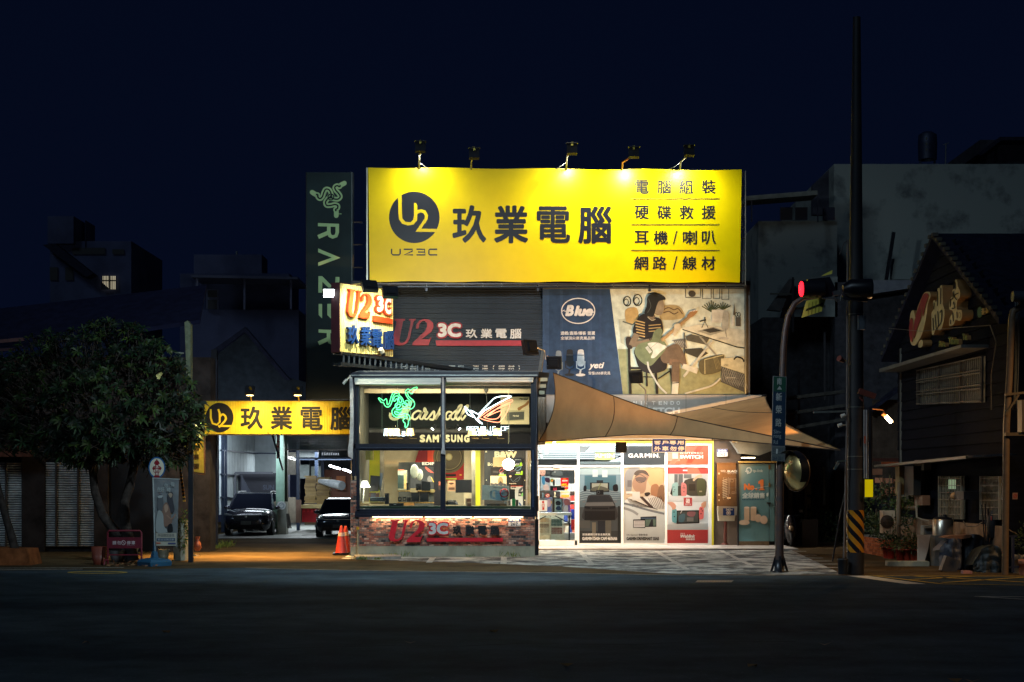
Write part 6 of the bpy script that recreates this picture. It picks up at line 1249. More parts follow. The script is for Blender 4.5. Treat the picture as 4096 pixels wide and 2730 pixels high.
# sign: raised cream and red shapes
ts=thing('tea_sign','raised tea shop lettering with a red leaf emblem on the dark gable','sign',(WX,41,5.4))
zt_=lambda v: [(3600+x*.3444,1080+y*.3444) for x,y in v]
CRM=S(180,160,112);SD=S(128,92,50);M_ts=M('tea_sign_paint',vcol=True,rough=.6,noise=.1)
def tshape(pts,col=CRM,ext=.28,off=.05,side=SD,sm=3): m=MB();prismlet(m,pT,zt_(smooth(pts,sm,True)),off,ext,col,side);m.build('sign_shape',M_ts,ts)
tshape([(300,880),(262,850),(246,700),(255,540),(275,478),(300,480),(320,560),(345,440),(410,290),(450,256),(490,264),(500,310),(470,380),(450,540),(400,740),(340,850)])
tshape([(290,840),(262,780),(256,660),(275,560),(300,600),(298,760)],S(120,24,34),.02,.34);tshape([(310,800),(312,640),(360,450),(420,300),(460,272),(488,300),(455,400),(420,540),(410,420),(395,560),(350,680)],S(120,24,34),.02,.34)
tshape([(340,880),(345,840),(375,812),(395,835),(385,890),(345,903)],ext=.25)
tshape([(515,740),(512,600),(512,500),(535,460),(530,380),(545,350),(570,380),(585,220),(605,225),(615,190),(640,195),(645,400),(665,460),(662,560),(630,690),(590,700),(560,690),(535,755)]);tshape([(722,640),(730,560),(765,500),(755,470),(725,460),(722,400),(740,330),(770,300),(760,240),(785,215),(795,118),(815,125),(830,200),(850,250),(850,320),(820,360),(815,460),(870,470),(872,560),(845,595),(800,580),(780,630),(740,650)])
for q in ([(535,560),(540,700)],[(550,380),(545,460)],[(590,250),(588,420)],[(628,210),(625,400)],[(560,520),(575,680),(600,640),(590,480)],[(620,500),(640,470),(635,600),(600,660)],[(800,140),(800,230)],[(780,250),(775,330),(745,350),(740,430)],[(840,270),(790,300),(820,350)],[(780,370),(795,440),(760,450)],[(745,580),(745,630)],[(770,500),(780,600)],[(822,490),(825,560)]):
 p=PR(pT,3600,1080,.3444,off=.345);p.curve(q,11,S(14,18,24));p.build('sign_stroke',M_print,ts)
p=PR(pT,3600,1080,.3444,off=.345);p.ring(855,525,12,30,4,S(30,30,30));p.build('sign_stroke',M_print,ts)
for w,x0,x1,y0,y1 in (('Pure',515,592,818,905),('Taiwan',628,748,772,875),('Tea',793,852,733,826)):
 m=MB();b=zt_([(x0,y0+8),(x1,y1-8)]);T(m,pT,w,(*b[0],*b[1]),S(170,156,60),.08,.05,.10,side=SD);T(m,pT,w,(b[0][0]+1,b[0][1]+1,b[1][0]-1,b[1][1]-1),S(20,70,50),.0,.16);m.build('letter',M_ts,ts)
m=MB();prismlet(m,pT,zt_(smooth([(932,470),(960,430),(985,470),(980,540),(940,552)],3,True)),.05,.02,S(10,74,54));m.build('green_gourd',M_ts,ts)
m=MB()
for ch,x0,y0 in (('茶',988,445),('香',1034,428),('生',1080,408),('活',1128,384)): b=zt_([(x0,y0),(x0+38,y0+78)]);T(m,pT,ch,(*b[0],*b[1]),S(170,150,96),.03,.05,.04)
m.build('letters',M_ts,ts)
m=MB(S(90,84,76));m.tube([pT.pt(3625,1314,.5),pT.pt(3760,1326,.5),pT.pt(3900,1312,.5),pT.pt(4012,1302,.3)],.008,4);m.tube([pT.pt(4012,1302,.3),pT.pt(4020,1370,.2),pT.pt(4000,1500,.2),pT.pt(4001,1640,.2)],.016,5,S(120,100,70));m.build('sagging_wire',M_paint,label='thin sagging wire in front of the tea sign',cat='wire')
# window with bars and canopy
wn=zt_([(262,1165),(1025,1000),(1018,1540),(262,1570)])
m=MB();m.add([pT.pt(*q,.06) for q in wn],[(0,1,2,3)]);wdw=m.build('window',M('dusty_pane',(.10,.11,.10),rough=.3,noise=.3,ns=3),th)
for i in range(34):
 u_=i/33;a=Vector(wn[0]).lerp(Vector(wn[1]),u_);b=Vector(wn[3]).lerp(Vector(wn[2]),u_);m=MB(S(58,54,50));m.bar(pT.pt(*a,.14),pT.pt(*b,.14),.012 if i % 11 else .05);m.build('bar',M_paint,wdw)
for v_ in (.02,.3,.36,.62,.7,.97):
 a=Vector(wn[0]).lerp(Vector(wn[3]),v_);b=Vector(wn[1]).lerp(Vector(wn[2]),v_);m=MB(S(80,76,68));m.bar(pT.pt(*a,.17),pT.pt(*b,.17),.03);m.build('rail',M_paint,wdw)
m=MB(S(104,100,90));q=zt_([(38,1150),(1050,868),(1050,905),(38,1190)]);m.prism([pT.pt(*a,.7) for a in q],(.66,0,.0));m.build('canopy',M('canopy_sheet',(.09,.09,.085),rough=.6,noise=.2),th)
m=MB(S(96,96,90));m.bar(pT.pt(3610,1395,.05),pT.pt(3610,1860,.05),.05);m.build('corner_pipe',M_paint,th)
# rain pipe and cables near the right edge
t=thing('rain_pipe','thick pale rain pipe with an elbow at the right edge of the tea house','pipe',P(4045,2290,34.8));m=MB(S(128,104,76));m.tube([P(4090,1200,34.8),P(4084,1228,34.8),P(4052,1246,34.8),P(4046,1280,34.8),P(4038,1500,34.8),P(4026,1700,34.8),P(4024,1900,34.8),P(4020,2300,34.8)],.075,12);m.build('pipe',M_paint,t)
m=MB(S(90,96,104));m.cyl(P(4050,1186,34.6),P(4200,1190,34.6),.12,12);m.build('gutter',M_metal,t)
for i,(x0,x1) in enumerate(((4062,4060),(4070,4064),(4078,4072))): m=MB(S(100,106,104));m.tube([P(x0,1210,35.1),P(x1,1500,35.1),P(x1-6,1640,35.1)],.016,5);m.build('cable',M_paint,t)
m=MB(S(110,92,66));m.bar(P(4020,1738,34.7),P(4200,1736,34.7),.07);m.bar(P(4020,1580,34.7),P(4200,1560,34.7),.05);m.bar(P(4022,1660,34.7),P(4075,1580,34.7),.04);m.build('pipe_bracket',M_paint,t)
m=MB(S(90,80,66));m.box(P(4070,1730,34.9),P(4180,1600,34.6));m.build('hanging_meter',M_paint,label='brown box hung beside the rain pipe at the right edge',cat='box')
# lean-to roofs and lower wall of the tea house
m=MB();m.prism([(WX-1.1,35.4,2.62),(WX-1.1,44.4,2.5),(WX,44.4,2.56),(WX,35.4,2.68)],(0,0,.05));m.build('lean_to_roof',M('lean_to_sheet',(.05,.055,.06),rough=.6,noise=.25),th)
m=MB(S(60,66,64));m.bar((WX-1.12,35.4,2.63),(WX-1.12,44.4,2.51),.06);m.build('roof_edge',M_metal,th)
pL=PL((WX-.06,30),(WX-.06,60));pL.n=Vector((-1,0))
m=MB();slab(m,pL,3600,2090,3990,2260,0,.05);
m=MB();m.box((WX-.12,35.9,0),(WX-.04,47.5,1.05));m.build('lower_wall',M('tan_render',(.30,.20,.13),rough=.85,noise=.25,ns=3),th)
def grille(lab,x0,x1,y0,y1,lit=False):
 t=thing('grille_window',lab,'window',pL.pt((x0+x1)/2,y1,.1));m=MB();slab(m,pL,x0,y0,x1,y1,.02,.04);m.build('pane',M('greenish_pane',(.12,.14,.12),rough=.2,noise=.4,ns=6),t)
 if lit: m=MB();slab(m,pL,x0+30,y0+14,x0+58,y0+52,.045,.05);m.build('lit_pane',E('dim_window_light',(.5,.7,.45),.45),t)
 for i in range(16): x=x0+(x1-x0)*i/15;m=MB(S(130,122,104));m.bar(pL.pt(x,y0,.1),pL.pt(x,y1,.1),.014);m.build('bar',M_paint,t)
 for i in range(6): y=y0+(y1-y0)*(i+.3)/6;m=MB(S(130,122,104));m.bar(pL.pt(x0,y,.12),pL.pt(x1,y,.12),.014);m.build('cross_bar',M_paint,t)
 for a,b,c_,d in ((x0,y0,x0,y1),(x1,y0,x1,y1)): m=MB(S(120,120,108));m.bar(pL.pt(a,b,.1),pL.pt(c_,d,.1),.05);m.build('frame',M_paint,t)
grille('grilled window with greenish panes in the middle of the tea house wall',3772,3864,1905,2078,True);grille('reddish grilled window near the rain pipe of the tea house',3940,4016,1906,2080);grille('dim grilled window behind the plants left of the meter boxes',3610,3680,1925,2010)
t=thing('meter_boxes','tall grey meter boxes and conduit on the tea house wall','meter boxes',pL.pt(3690,1985,.3));
for x0,y0,x1,y1,c_,o_ in ((3670,1865,3687,1980,(120,104,66),.62),(3688,1866,3728,1982,(24,28,30),.5),(3702,1842,3740,1882,(120,112,96),.3),(3700,1982,3735,2022,(120,90,70),.3)): m=MB(S(*c_));slab(m,pL,x0,y0,x1,y1,o_-.2,o_);m.build('box',M_paint,t)
for x in (3706,3710): m=MB(S(150,140,120));m.tube([pL.pt(x,1985,.3),pL.pt(x+3,2070,.3),pL.pt(x+30,2080,.3),pL.pt(x+50,2084,.3)],.014,5);m.build('conduit',M_paint,t)
m=MB(S(40,40,44));m.box(pL.pt(3900,1998,.1),pL.pt(3938,1966,.5));m.lathe(pL.pt(3898,1985,.5),[(.09,0),(.09,.05),(.03,.07)],14,ax='Y',col=S(150,120,80));m.build('wall_fan_box',M_paint,label='dark box with a small round lamp between the two grilled windows',cat='box')
m=MB(S(150,110,90));slab(m,FP(34.9),4050,1972,4070,1998,0,.01);t=m.build('small_notice',M_paint,label='small notice with a red prohibition ring right of the rain pipe',cat='notice');p=PR(FP(34.9),off=.015);p.ring(4060,1985,6,7,2,S(170,40,30));p.line([(4056,1990),(4064,1980)],2,S(170,40,30));p.build('printed_mark',M_print,t)
# ================================================ THINGS ALONG THE TEA HOUSE
M_leaf=M('green_leaves',vcol=True,rough=.55,noise=.25,ns=3,spec=.4)
def leaf(m,c,d,up,L,w,col):
 d=Vector(d).normalized();s_=d.cross(Vector(up)).normalized()*w/2;c=Vector(c);mid=c+d*L*.55+Vector(up)*L*.05;tip=c+d*L-Vector((0,0,L*.14))
 m.add([c,mid-s_,tip,mid+s_],[(0,1,2),(0,2,3)],col)
def rnd(): return Vector((R.gauss(0,1),R.gauss(0,1),R.gauss(0,1))).normalized()
def bush(m,c,r,n,L,w,cols,up=.4):
 for i in range(n):
  v=rnd();q=Vector((c[0]+v.x*r[0]*R.uniform(.3,1),c[1]+v.y*r[1]*R.uniform(.3,1),c[2]+v.z*r[2]*R.uniform(.3,1)));d=(v+rnd()*.7+Vector((0,0,up)));leaf(m,q,d,rnd(),L*R.uniform(.6,1.2),w,R.choice(cols))
GC=[S(58,82,40),S(44,66,34),S(74,96,44),S(34,54,30),S(86,100,50)]
def potplant(lab,x,y,d,pr,ph,n,sp,potc,cols=GC,L=.14):
 c=P(x,y,d);t=thing('potted_plant',lab,'potted plant',c,'potted plants along the tea house');m=MB(S(*potc));m.lathe(c,[(pr*.75,0),(pr*.95,ph),(pr*1.05,ph),(pr*1.05,ph+.03),(pr*.9,ph+.03),(pr*.85,ph-.02),(0,ph-.02)],12);m.build('pot',M_paint,t)
 m=MB();bush(m,(c.x,c.y,ph+sp*.6),(sp,sp,sp*.8),n,L,.04,cols);m.build('foliage',M_leaf,t,kind='stuff')
 m=MB(S(80,66,40));[m.tube([c+Vector((0,0,ph)),c+Vector((R.uniform(-.1,.1),0,ph+sp*.7))],.008,4) for _ in range(3)];m.build('stem',M_paint,t)
def gnd(x,y): return 13161/(y-1924)
potplant('potted plant with two red pots at the near end of the brick planter',3548,2236,42.5,.13,.3,90,.3,(150,50,36));potplant('second red pot with leafy plant beside the first at the planter end',3563,2238,42.3,.12,.28,70,.26,(150,44,34))
for i,x in enumerate((3600,3628,3650,3664)): potplant(['leafy plant in a red pot on the low slab, leftmost of four','leafy plant in a red pot on the low slab, second of four from the left','leafy plant in a red pot on the low slab, third of four from the left','leafy plant in a red pot on the low slab, nearest the white board'][i],x,2245,40.6,.12,.28,80,.3,(140,44+4*i,34))
m=MB();a=G(3572,2262);b=G(3690,2268);m.obox(((a.x+b.x)/2,a.y-.3,.06),(1.0,.35,.12));m.build('planter_slab',M_conc,label='low pale slab under the row of red pots',cat='slab')
# brick planter
t=thing('brick_planter','long low planter of orange bricks full of shrubs beside the tea house','planter',(10.3,46,0))
bx0,by0,by1=10.25,43.2,47.9
m=MB();m.box((bx0+.02,by0+.02,0),(bx0+1.1,by1,.46));m.build('core',M_mort,t)
M_ob=M('orange_brick',vcol=True,rough=.85,noise=.2,ns=10);OB=[S(170,96,60),S(150,84,54),S(186,110,74)]
for r_ in range(6):
 y=by0-(.1 if r_ % 2 else 0)
 while y < by1:
  m=MB(R.choice(OB));m.box((bx0-.01-R.random()*.006,max(y,by0),r_*.08+.004),(bx0+.05,min(y+.21,by1),r_*.08+.074));m.build('brick',M_ob,t);y += .225
 for i in range(4): m=MB(R.choice(OB));m.box((bx0+.06+i*.25,by0-.012,r_*.08+.004),(bx0+.06+i*.25+.235,by0+.05,r_*.08+.074));m.build('brick',M_ob,t)
m=MB()
for i in range(7): bush(m,(bx0+.5,by0+.4+i*.65,.75+R.uniform(0,.3)),(.45,.5,.4),150,.14,.045,GC)
m.build('foliage',M_leaf,t,kind='stuff')
# shrubs beside the side street further back, climbing plants
for i,(x,y,d,r_,n,lab) in enumerate([(3230,2110,56,.9,500,'dark shrub with pale blossoms beyond the forecourt, left one'),(3300,2130,54,.8,450,'dark shrub beyond the forecourt, right behind the leaning rod'),(3500,2035,47.5,.8,520,'tall dark shrub behind the striped pole above the brick planter'),(3560,1975,47.5,.55,260,'sparse sunlit-looking shrub in front of the salmon wall panels')]):
 c=P(x,y,d);t=thing('garden_shrub',lab if i < 3 else 'sparse reddish green shrub in front of the salmon wall panels','shrub',(c.x,c.y,0));m=MB();bush(m,c,(r_,r_*.8,r_*.9),n,.17,.06,GC if i < 3 else [S(110,76,50),S(90,90,50),S(70,80,40)]);m.build('foliage',M_leaf,t,kind='stuff')
 m=MB(S(60,48,34));m.tube([(c.x,c.y,0),(c.x+.05,c.y,c.z)],[.05,.03],6);m.build('stem',M_paint,t)
t=thing('climbing_plant','bright green creeper hanging from a ledge above the air conditioner','creeper',P(3630,2000,43.6));m=MB();bush(m,P(3632,2012,43.4),(.5,.3,.15),300,.11,.04,[S(96,120,50),S(70,100,40),S(120,130,60)]);bush(m,P(3618,2050,43.4),(.16,.15,.33),160,.09,.035,GC);m.build('foliage',M_leaf,t,kind='stuff');m=MB(S(120,96,66));m.tube([P(3590,2028,43.5),P(3670,2032,43.3)],[.06,.09],8);m.build('ledge',M_paint,t)
t=thing('air_conditioner','beige outdoor air conditioning unit with a round fan grille beside the pots','air conditioner',P(3555,2136,43.6));cc=P(3555,2090,43.6)
m=MB();a=P(3531,2134,43.6);b=P(3580,2043,43.6);m.box((a.x,43.6,a.z),(b.x,43.95,b.z));m.build('body',M('beige_plastic',(.48,.38,.26),rough=.5,noise=.08),t)
m=MB();c=P(3548,2088,43.59);m.lathe(c,[(.185,.0),(.185,.012),(.0,.012)],24,ax='Y',col=S(70,60,50));m.build('fan_grille',M_paint,t)
m=MB(S(110,96,80))
for i in range(9): z_=c.z-.16+i*.04;m.bar((c.x-.15,43.57,z_),(c.x+.15,43.57,z_),.008)
m.build('louvre',M_paint,t)
m=MB(S(104,90,70));m.tube([P(3592,2196,43.2),P(3594,2040,43.2),P(3598,1930,43.2)],.065,10);m.build('veranda_post',M_paint,label='round timber veranda post behind the red pots',cat='post')
m=MB(S(150,110,80));[m.box(P(x0,y1,48.5),P(x1,y0,48.45),S(*c_)) for x0,y0,x1,y1,c_ in ((3500,1912,3530,1932,(190,130,100)),(3534,1914,3568,1934,(190,130,100)),(3572,1918,3596,1934,(190,130,100)),(3560,1950,3594,1984,(200,136,100)),(3524,1950,3556,1984,(170,110,84)),(3490,1876,3530,1900,(130,90,70)),(3525,1848,3595,1868,(140,70,40)),(3490,1834,3600,1846,(70,40,34)))]
t=m.build('salmon_wall_panels',M('salmon_panels',vcol=True,rough=.7,noise=.15),label='salmon coloured wall panels under the dark eave behind the shrubs',cat='wall panels')
for x in (3532,3570): m=MB(S(50,36,30));m.box(P(x-1.5,1990,48.4),P(x+1.5,1905,48.35));m.build('mullion',M_paint,t)
t=thing('standing_lamp','small lit tube lamp on a bracket right of the utility pole','lamp',P(3550,1672,38));m=MB();m.tube([P(3542,1664,38),P(3566,1690,38)],.045,10);m.build('bulb',E('warm_lamp_tube',(1,.86,.55),12),t);m=MB(S(130,80,40));m.tube([P(3490,1636,38),P(3530,1640,38),P(3544,1664,38)],.02,6);m.tube([P(3530,1655,38),P(3544,1664,38)],.05,8);m.build('bracket',M_paint,t)
light('POINT',P(3560,1692,37.9),None,95,(1,.56,.24),.08,parent=t)
# white board, tank, tarpaulin heap, buckets
t=thing('leaning_board','white curved board leaning at the tea house wall','board',P(3695,2270,38.6));m=MB();m.prism([P(3671,2246,38.8),P(3672,2140,38.8),P(3722,2142,38.8),P(3712,2200,38.8),P(3692,2268,38.8)],(0,.05,0));m.build('panel',M('white_board',(.5,.46,.42),rough=.5,noise=.1),t)
t=thing('leaning_board','black board leaning behind the white curved board','board',P(3720,2270,39.2));m=MB();m.prism([P(3692,2274,39.1),P(3722,2140,39.1),P(3744,2142,39.1),P(3712,2274,39.1)],(0,.05,0));m.build('panel',M_black,t)
m=MB(S(120,130,134));c=P(3720,2125,39.8);m.obox((c.x,39.8,c.z),(.40,.3,.26),ry=.05);m.obox((c.x-.03,39.7,c.z+.12),(.34,.3,.06),ry=-.1);m.build('wrapped_box',M_paint,label='pale plastic wrapped bundle above the leaning boards',cat='bundle')
t=thing('water_tank','upright stainless steel water tank with a dark lid','water tank',P(3772,2142,38.8));c=P(3772,2142,38.8);m=MB();m.lathe(c,[(.25,0),(.25,.38),(.22,.41),(.0,.43)],24);m.build('tank',M('stainless_steel',(.42,.40,.34),rough=.28,metal=.9,noise=.12),t);m=MB();m.lathe(c+Vector((0,0,.4)),[(.24,0),(.2,.05),(0,.07)],20);m.cyl(c+Vector((.05,0,.45)),c+Vector((.05,0,.52)),.05);m.build('lid',M_black,t)
m=MB();a=P(3750,2292,38.4);m.box((c.x-.26,38.6,0),(c.x+.26,39.05,c.z));m.build('tank_stand',M('tank_stand_mat',(.12,.13,.13),rough=.7,noise=.2),t)
def tarp(lab,pts,d,dep,col,seed):
 rr_=random.Random(seed);m=MB(S(*col));n=12;vs=[]
 # pts: outline top profile list of (x, ytop) ; bottoms fixed
 x0,x1,yb=pts[0][0],pts[-1][0],2292;tops=smooth([(float(a),float(b)) for a,b in pts],3);k=len(tops)
 for j in range(n+1):
  v=j/n
  for i,(x,yt) in enumerate(tops):
   fold=.05*math.sin(i*1.9+v*3)+.04*rr_.uniform(-1,1);q=P(x,yt+(yb-yt)*v,d);vs.append((q.x,d-.25*math.sin(math.pi*i/(k-1))-.12*v+fold,max(q.z,0.0)))
 m.add(vs,[(j*k+i,(j+1)*k+i,(j+1)*k+i+1,j*k+i+1) for j in range(n) for i in range(k-1)],smooth=True)
 tb=[vs[i] for i in range(k)];m.add(tb+[(v[0],v[1]+dep,v[2]-.05) for v in tb],[(i,i+1,k+i+1,k+i) for i in range(k-1)],smooth=True)
 return m.build('tarpaulin_heap',M('heap_tarpaulin',vcol=True,rough=.45,noise=.25,ns=5,bump=.5,bs=9),label=lab,cat='tarpaulin')
tarp('crumpled blue grey tarpaulin draped over stored goods by the kerb',[(3756,2200),(3775,2165),(3800,2152),(3835,2158),(3842,2180)],37.2,.6,(56,64,80),1)
tarp('black tarpaulin cover over a table beside the blue tarpaulin',[(3836,2170),(3845,2142),(3890,2136),(3925,2150),(3935,2190)],37.4,.6,(22,24,32),2)
tarp('large dark green covered heap beside the rain pipe',[(3892,2260),(3910,2210),(3945,2180),(3985,2190),(4012,2240),(4018,2280)],36.2,.8,(34,44,46),3)
m=MB(S(120,84,62));m.prism([P(3775,2152,37.0),P(3800,2145,37.0),P(3890,2140,37),P(3880,2152,37.0),P(3830,2160,37)],(0,.5,.0));m.build('cardboard_sheet',M_paint,label='flattened brown cardboard lying on the tarpaulins',cat='cardboard')
m=MB(S(76,74,74));m.obox(P(3798,2262,36.4),(.34,.25,.36),ry=.35);m.build('tilted_crate',M_paint,label='grey box tilted against the blue tarpaulin',cat='crate')
t=thing('bicycle_heap','dark bundled garden tools and umbrella frames standing behind the heap','tools',P(3950,2180,36.8));m=MB(S(24,26,30))
for i in range(16): x=3940+i*4.2;m.tube([P(x,2180,36.8),P(x+R.uniform(-14,10),2010+R.uniform(0,70),36.8+R.uniform(-.1,.1))],.016,5)
m.build('tool_handles',M_paint,t,kind='stuff');m=MB(S(150,50,40));m.box(P(3960,2082,36.7),P(3968,2066,36.6));m.build('red_handle',M_paint,t);m=MB(S(20,22,28));m.lathe(P(3972,2100,36.75),[(.02,.45),(.12,.3),(.16,0),(.1,-.3)],8);m.build('folded_cover',M_paint,t)
for i,(x,y,d,r_,h_,c_) in enumerate([(4076,2290,35.6,.16,.42,(170,160,140)),(4095,2300,35.0,.12,.34,(190,130,100))]):
 t=thing('plastic_bucket',['tall white ribbed bucket at the right edge of the kerb','small salmon bucket in front of the white bucket'][i],'bucket',P(x,y,d));c=P(x,y,d);m=MB(S(*c_));m.lathe((c.x,c.y,0),[(r_*.8,0),(r_*.95,h_*.7),(r_*1.02,h_*.7),(r_*.98,h_*.8),(r_*1.03,h_*.85),(r_,h_),(r_*.94,h_),(r_*.8,.03)],18);m.build('body',M_paint,t)
m=MB(S(150,130,104));m.tube([P(3853,2085,37.5),P(3865,2105,37.5),P(3900,2108,37.5),P(3928,2090,37.5)],.014,5);m.tube([P(4012,2085,35.4),P(4022,2110,35.4),P(4045,2126,35.4),P(4066,2136,35.4)],.014,5);m.build('slack_rope',M_paint,label='two pale slack ropes hanging along the tea house',cat='rope')
m=MB(S(40,46,70));m.bar(P(4024,2146,35.0),P(4068,2146,35.0),.04);m.bar(P(4052,2146,35.0),P(4052,2290,35.0),.05);m.bar(P(4024,2272,35.0),P(4096,2266,35.0),.04);m.build('steel_rack',M_paint,label='blue grey steel rack frame at the right edge',cat='rack')
t=thing('garden_shrub','green shrub cut by the right edge above the buckets','shrub',P(4100,2200,35.4));m=MB();bush(m,P(4100,2160,35.4),(.28,.3,.4),220,.11,.04,GC);m.build('foliage',M_leaf,t,kind='stuff')
m=MB(S(210,150,140));c=G(3862,2298);m.obox((c.x,c.y,.05),(.18,.1,.07),rz=.3);m.obox((c.x+.1,c.y+.05,.04),(.12,.08,.06),rz=-.4);m.build('pink_shoes',M_paint,label='small pair of pale pink shoes lying at the kerb before the heap',cat='shoes')
# scooter
t=thing('scooter','dark scooter parked behind the curved pole beside the forecourt','scooter',P(3160,2190,49));ds_=49.0
m=MB(S(20,20,24));
for y_ in (ds_,ds_+1.2): MB().lathe((P(3163,0,ds_).x,y_,.25),[(.17,-.05),(.24,-.04),(.25,0),(.24,.04),(.17,.05)],18,tilt=Euler((0,math.pi/2,0)).to_matrix()).build('wheel',M_black,t)
x_=P(3163,0,ds_).x
m=MB(S(26,26,32));m.lathe((x_,ds_+.1,.3),[(.06,-.15),(.17,.1),(.20,.35),(.14,.6),(.09,.72)],12);m.obox((x_,ds_+1.0,.62),(.32,.9,.22));m.obox((x_,ds_+.6,.3),(.3,.7,.1));m.build('body',M('scooter_paint',(.02,.02,.025),rough=.2,noise=.1,coat=.5),t)
m=MB(S(200,180,150));m.ball((x_,ds_-.07,.62),(.09,.05,.08),12);m.build('headlight',M_metal,t);m=MB();m.tube([(x_-.34,ds_+.25,1.02),(x_-.1,ds_+.1,1.0),(x_+.1,ds_+.1,1.0),(x_+.34,ds_+.25,1.02)],.018,6);m.build('handlebar',M_black,t)
m=MB(S(60,60,64));m.obox((x_+.36,ds_+.2,1.14),(.12,.02,.08));m.obox((x_-.36,ds_+.2,1.14),(.12,.02,.08));m.build('mirror',M_metal,t)
# doors and clutter beyond the forecourt
m=MB();a,b=P(3212,2175,57),P(3250,1950,57);m.box((a.x,57,0),(b.x,57.06,b.z));t=m.build('back_door',M('cream_old_door',(.30,.28,.16),rough=.6,noise=.2),label='pale panelled door in the dark yard beyond the forecourt',cat='door')
for i in range(4): m=MB(S(120,112,70));m.box((a.x+.05,56.97,.1+i*.5),(b.x-.05,57,.5+i*.5));m.build('panel',M_paint,t)
m=MB(S(16,17,22));c=P(3205,2200,48);m.obox((P(3235,0,50).x,50,.45),(.5,.5,.85));m.build('dark_bin',M_paint,label='dark covered bin standing at the edge of the forecourt behind the mirror',cat='bin')
# ================================================ BUILDINGS BEHIND
def building(name,lab,x0,y0,x1,d,dep,mat,extra=None,cat='building'):
 t=thing(name,lab,cat,(P((x0+x1)/2,0,d).x,d,0));a,b=P(x0,y0,d),P(x1,y0,d);m=MB();m.box((a.x,d,0),(b.x,d+dep,a.z));m.build('wall',mat,t);return t
def wal(key,rgb,dark,ns=1.2,lo=.52,hi=.66):
 m=M(key,rgb,rough=.9,dark=dark,ns=ns,bump=.2,bs=8);n=m.node_tree.nodes['Map Range'];n.inputs['From Min'].default_value=lo;n.inputs['From Max'].default_value=hi;return m
M_bw=wal('mouldy_concrete_wall',(.17,.195,.19),(.075,.085,.09),.8,.52,.66)
bw_=building('concrete_building','large windowless stained concrete building behind the utility pole',3336,657,4500,62,12,M_bw)
t=building('concrete_building','lower stained concrete building with a lean-to roof right of the yellow billboard',3034,885,3348,60,10,M_bw)
m=MB(S(70,72,72));m.prism([P(2985,785,59),P(3270,762,59),P(3270,780,59),P(2985,803,59)],(0,1.2,0));m.build('roof',M('old_roof_sheet',(.13,.14,.13),rough=.8,noise=.2),t)
for x in (3003,3268): m=MB(S(30,34,50));m.box(P(x,890,59.2),P(x+6,790,59.1));m.build('roof_post',M_paint,t)
[MB(S(34,38,56)).box(P(x,882,59.9),P(x+50,830,59.8)).build('window',M_paint,t) for x in (3120,3180,3290)]
m=MB(S(40,40,46));m.prism([P(3250,740,63),P(3336,660,63),P(3336,860,63),P(3250,860,63)],(0,.3,0));m.build('stair_house',M('dim_plaster',(.045,.048,.065),rough=.9,noise=.2),t)
t=thing('water_tank','round water tank on the roof of the big concrete building','water tank',P(3710,650,66));m=MB();c=P(3710,655,66);m.lathe(c,[(.38,.15),(.40,.8),(.38,1.2),(.2,1.32),(0,1.36)],18);[m.bar(c+Vector((sx_,0,0)),c+Vector((sx_,0,.4)),.08) for sx_ in (-.3,.3)];m.build('tank',M('night_steel',(.012,.02,.05),rough=.5,metal=.3,noise=.2),t)
m=MB(S(120,120,100));[m.box(P(3703,y+4,65.1),P(3709,y-4,65.05)) for y in (555,577,599)];m.build('ladder_rung',M_metal,t)
t=thing('roof_antenna','thin antenna mast on the roof of the big concrete building','antenna',P(3782,655,66));m=MB(S(70,74,80));m.tube([P(3782,658,66),P(3784,575,66)],.03,5);m.bar(P(3772,580,66),P(3796,572,66),.03);m.build('mast',M_paint,t)
t=building('roof_house','dim rooftop house at the top right corner',3920,560,4300,75,8,M('night_plaster',(.035,.037,.05),rough=.9,noise=.2),cat='house')
m=MB();m.prism([P(3912,618,74),P(4000,548,74),P(4300,548,74),P(4300,562,74),P(4006,562,74),P(3925,624,74)],(0,4,0));m.build('roof',M_rt,t)
# lower pieces between the billboard and the tea house
t=building('shed_building','dim low shed with a sloping pale roof behind the signals',3340,1130,3700,56,5,M('shed_wall_dark',(.05,.05,.06),rough=.9,noise=.25));m=MB();m.prism([P(3430,1185,55),P(3665,1150,55),P(3672,1122,55),P(3440,1122,55)],(0,3,0));m.build('roof',M('shed_roof_grey',(.16,.17,.2),rough=.8,noise=.15),t)
m=MB();m.box(P(3560,1120,59),P(3650,1035,58.9));m.build('wall_box',M_bw,t);m=MB();m.bar(P(3545,1120,58.6),P(3575,930,58.6),.12);m.build('drain_pipe',M_black,t)
t=building('back_house','dim back house with a gabled tiled roof between the billboard and the street sign',3050,1270,3400,57,5,M('back_house_wall',(.06,.06,.065),rough=.9,noise=.25),cat='house')
m=MB();m.prism([P(3070,1240,55.5),P(3160,1115,55.5),P(3180,1118,55.5),P(3125,1245,55.5)],(0,.3,0));m.build('roof_edge',M('tile_pale',(.09,.09,.09),rough=.8,noise=.2),t);m=MB();m.prism([P(3125,1268,56),P(3165,1110,56),P(3350,1108,56),P(3350,1268,56)],(0,.4,0));m.build('gable_wall',M_bw,t)
for x,y0,y1 in ((3172,1110,1330),(3298,1330,1600),(3130,1500,1780),(3196,1480,1760)): m=MB(S(34,34,40));m.bar(P(x,y1,55.2),P(x,y0,55.2),.07);m.build('post',M_paint,t)
for i in range(3): m=MB(S(46,44,40));m.prism([P(3120,1590+i*62,53),P(3380,1560+i*56,53),P(3380,1572+i*56,53),P(3120,1604+i*62,53)],(0,.9,0));m.build('lean_to_roof',M('dim_lean_to',(.08,.08,.075),rough=.8,noise=.3),t)
m=MB(S(76,78,70));m.bar(P(3080,1240,56),P(3300,1225,56),.06);m.bar(P(3080,1176,55.4),P(3260,1180,55.4),.05);m.build('beam',M_paint,t)
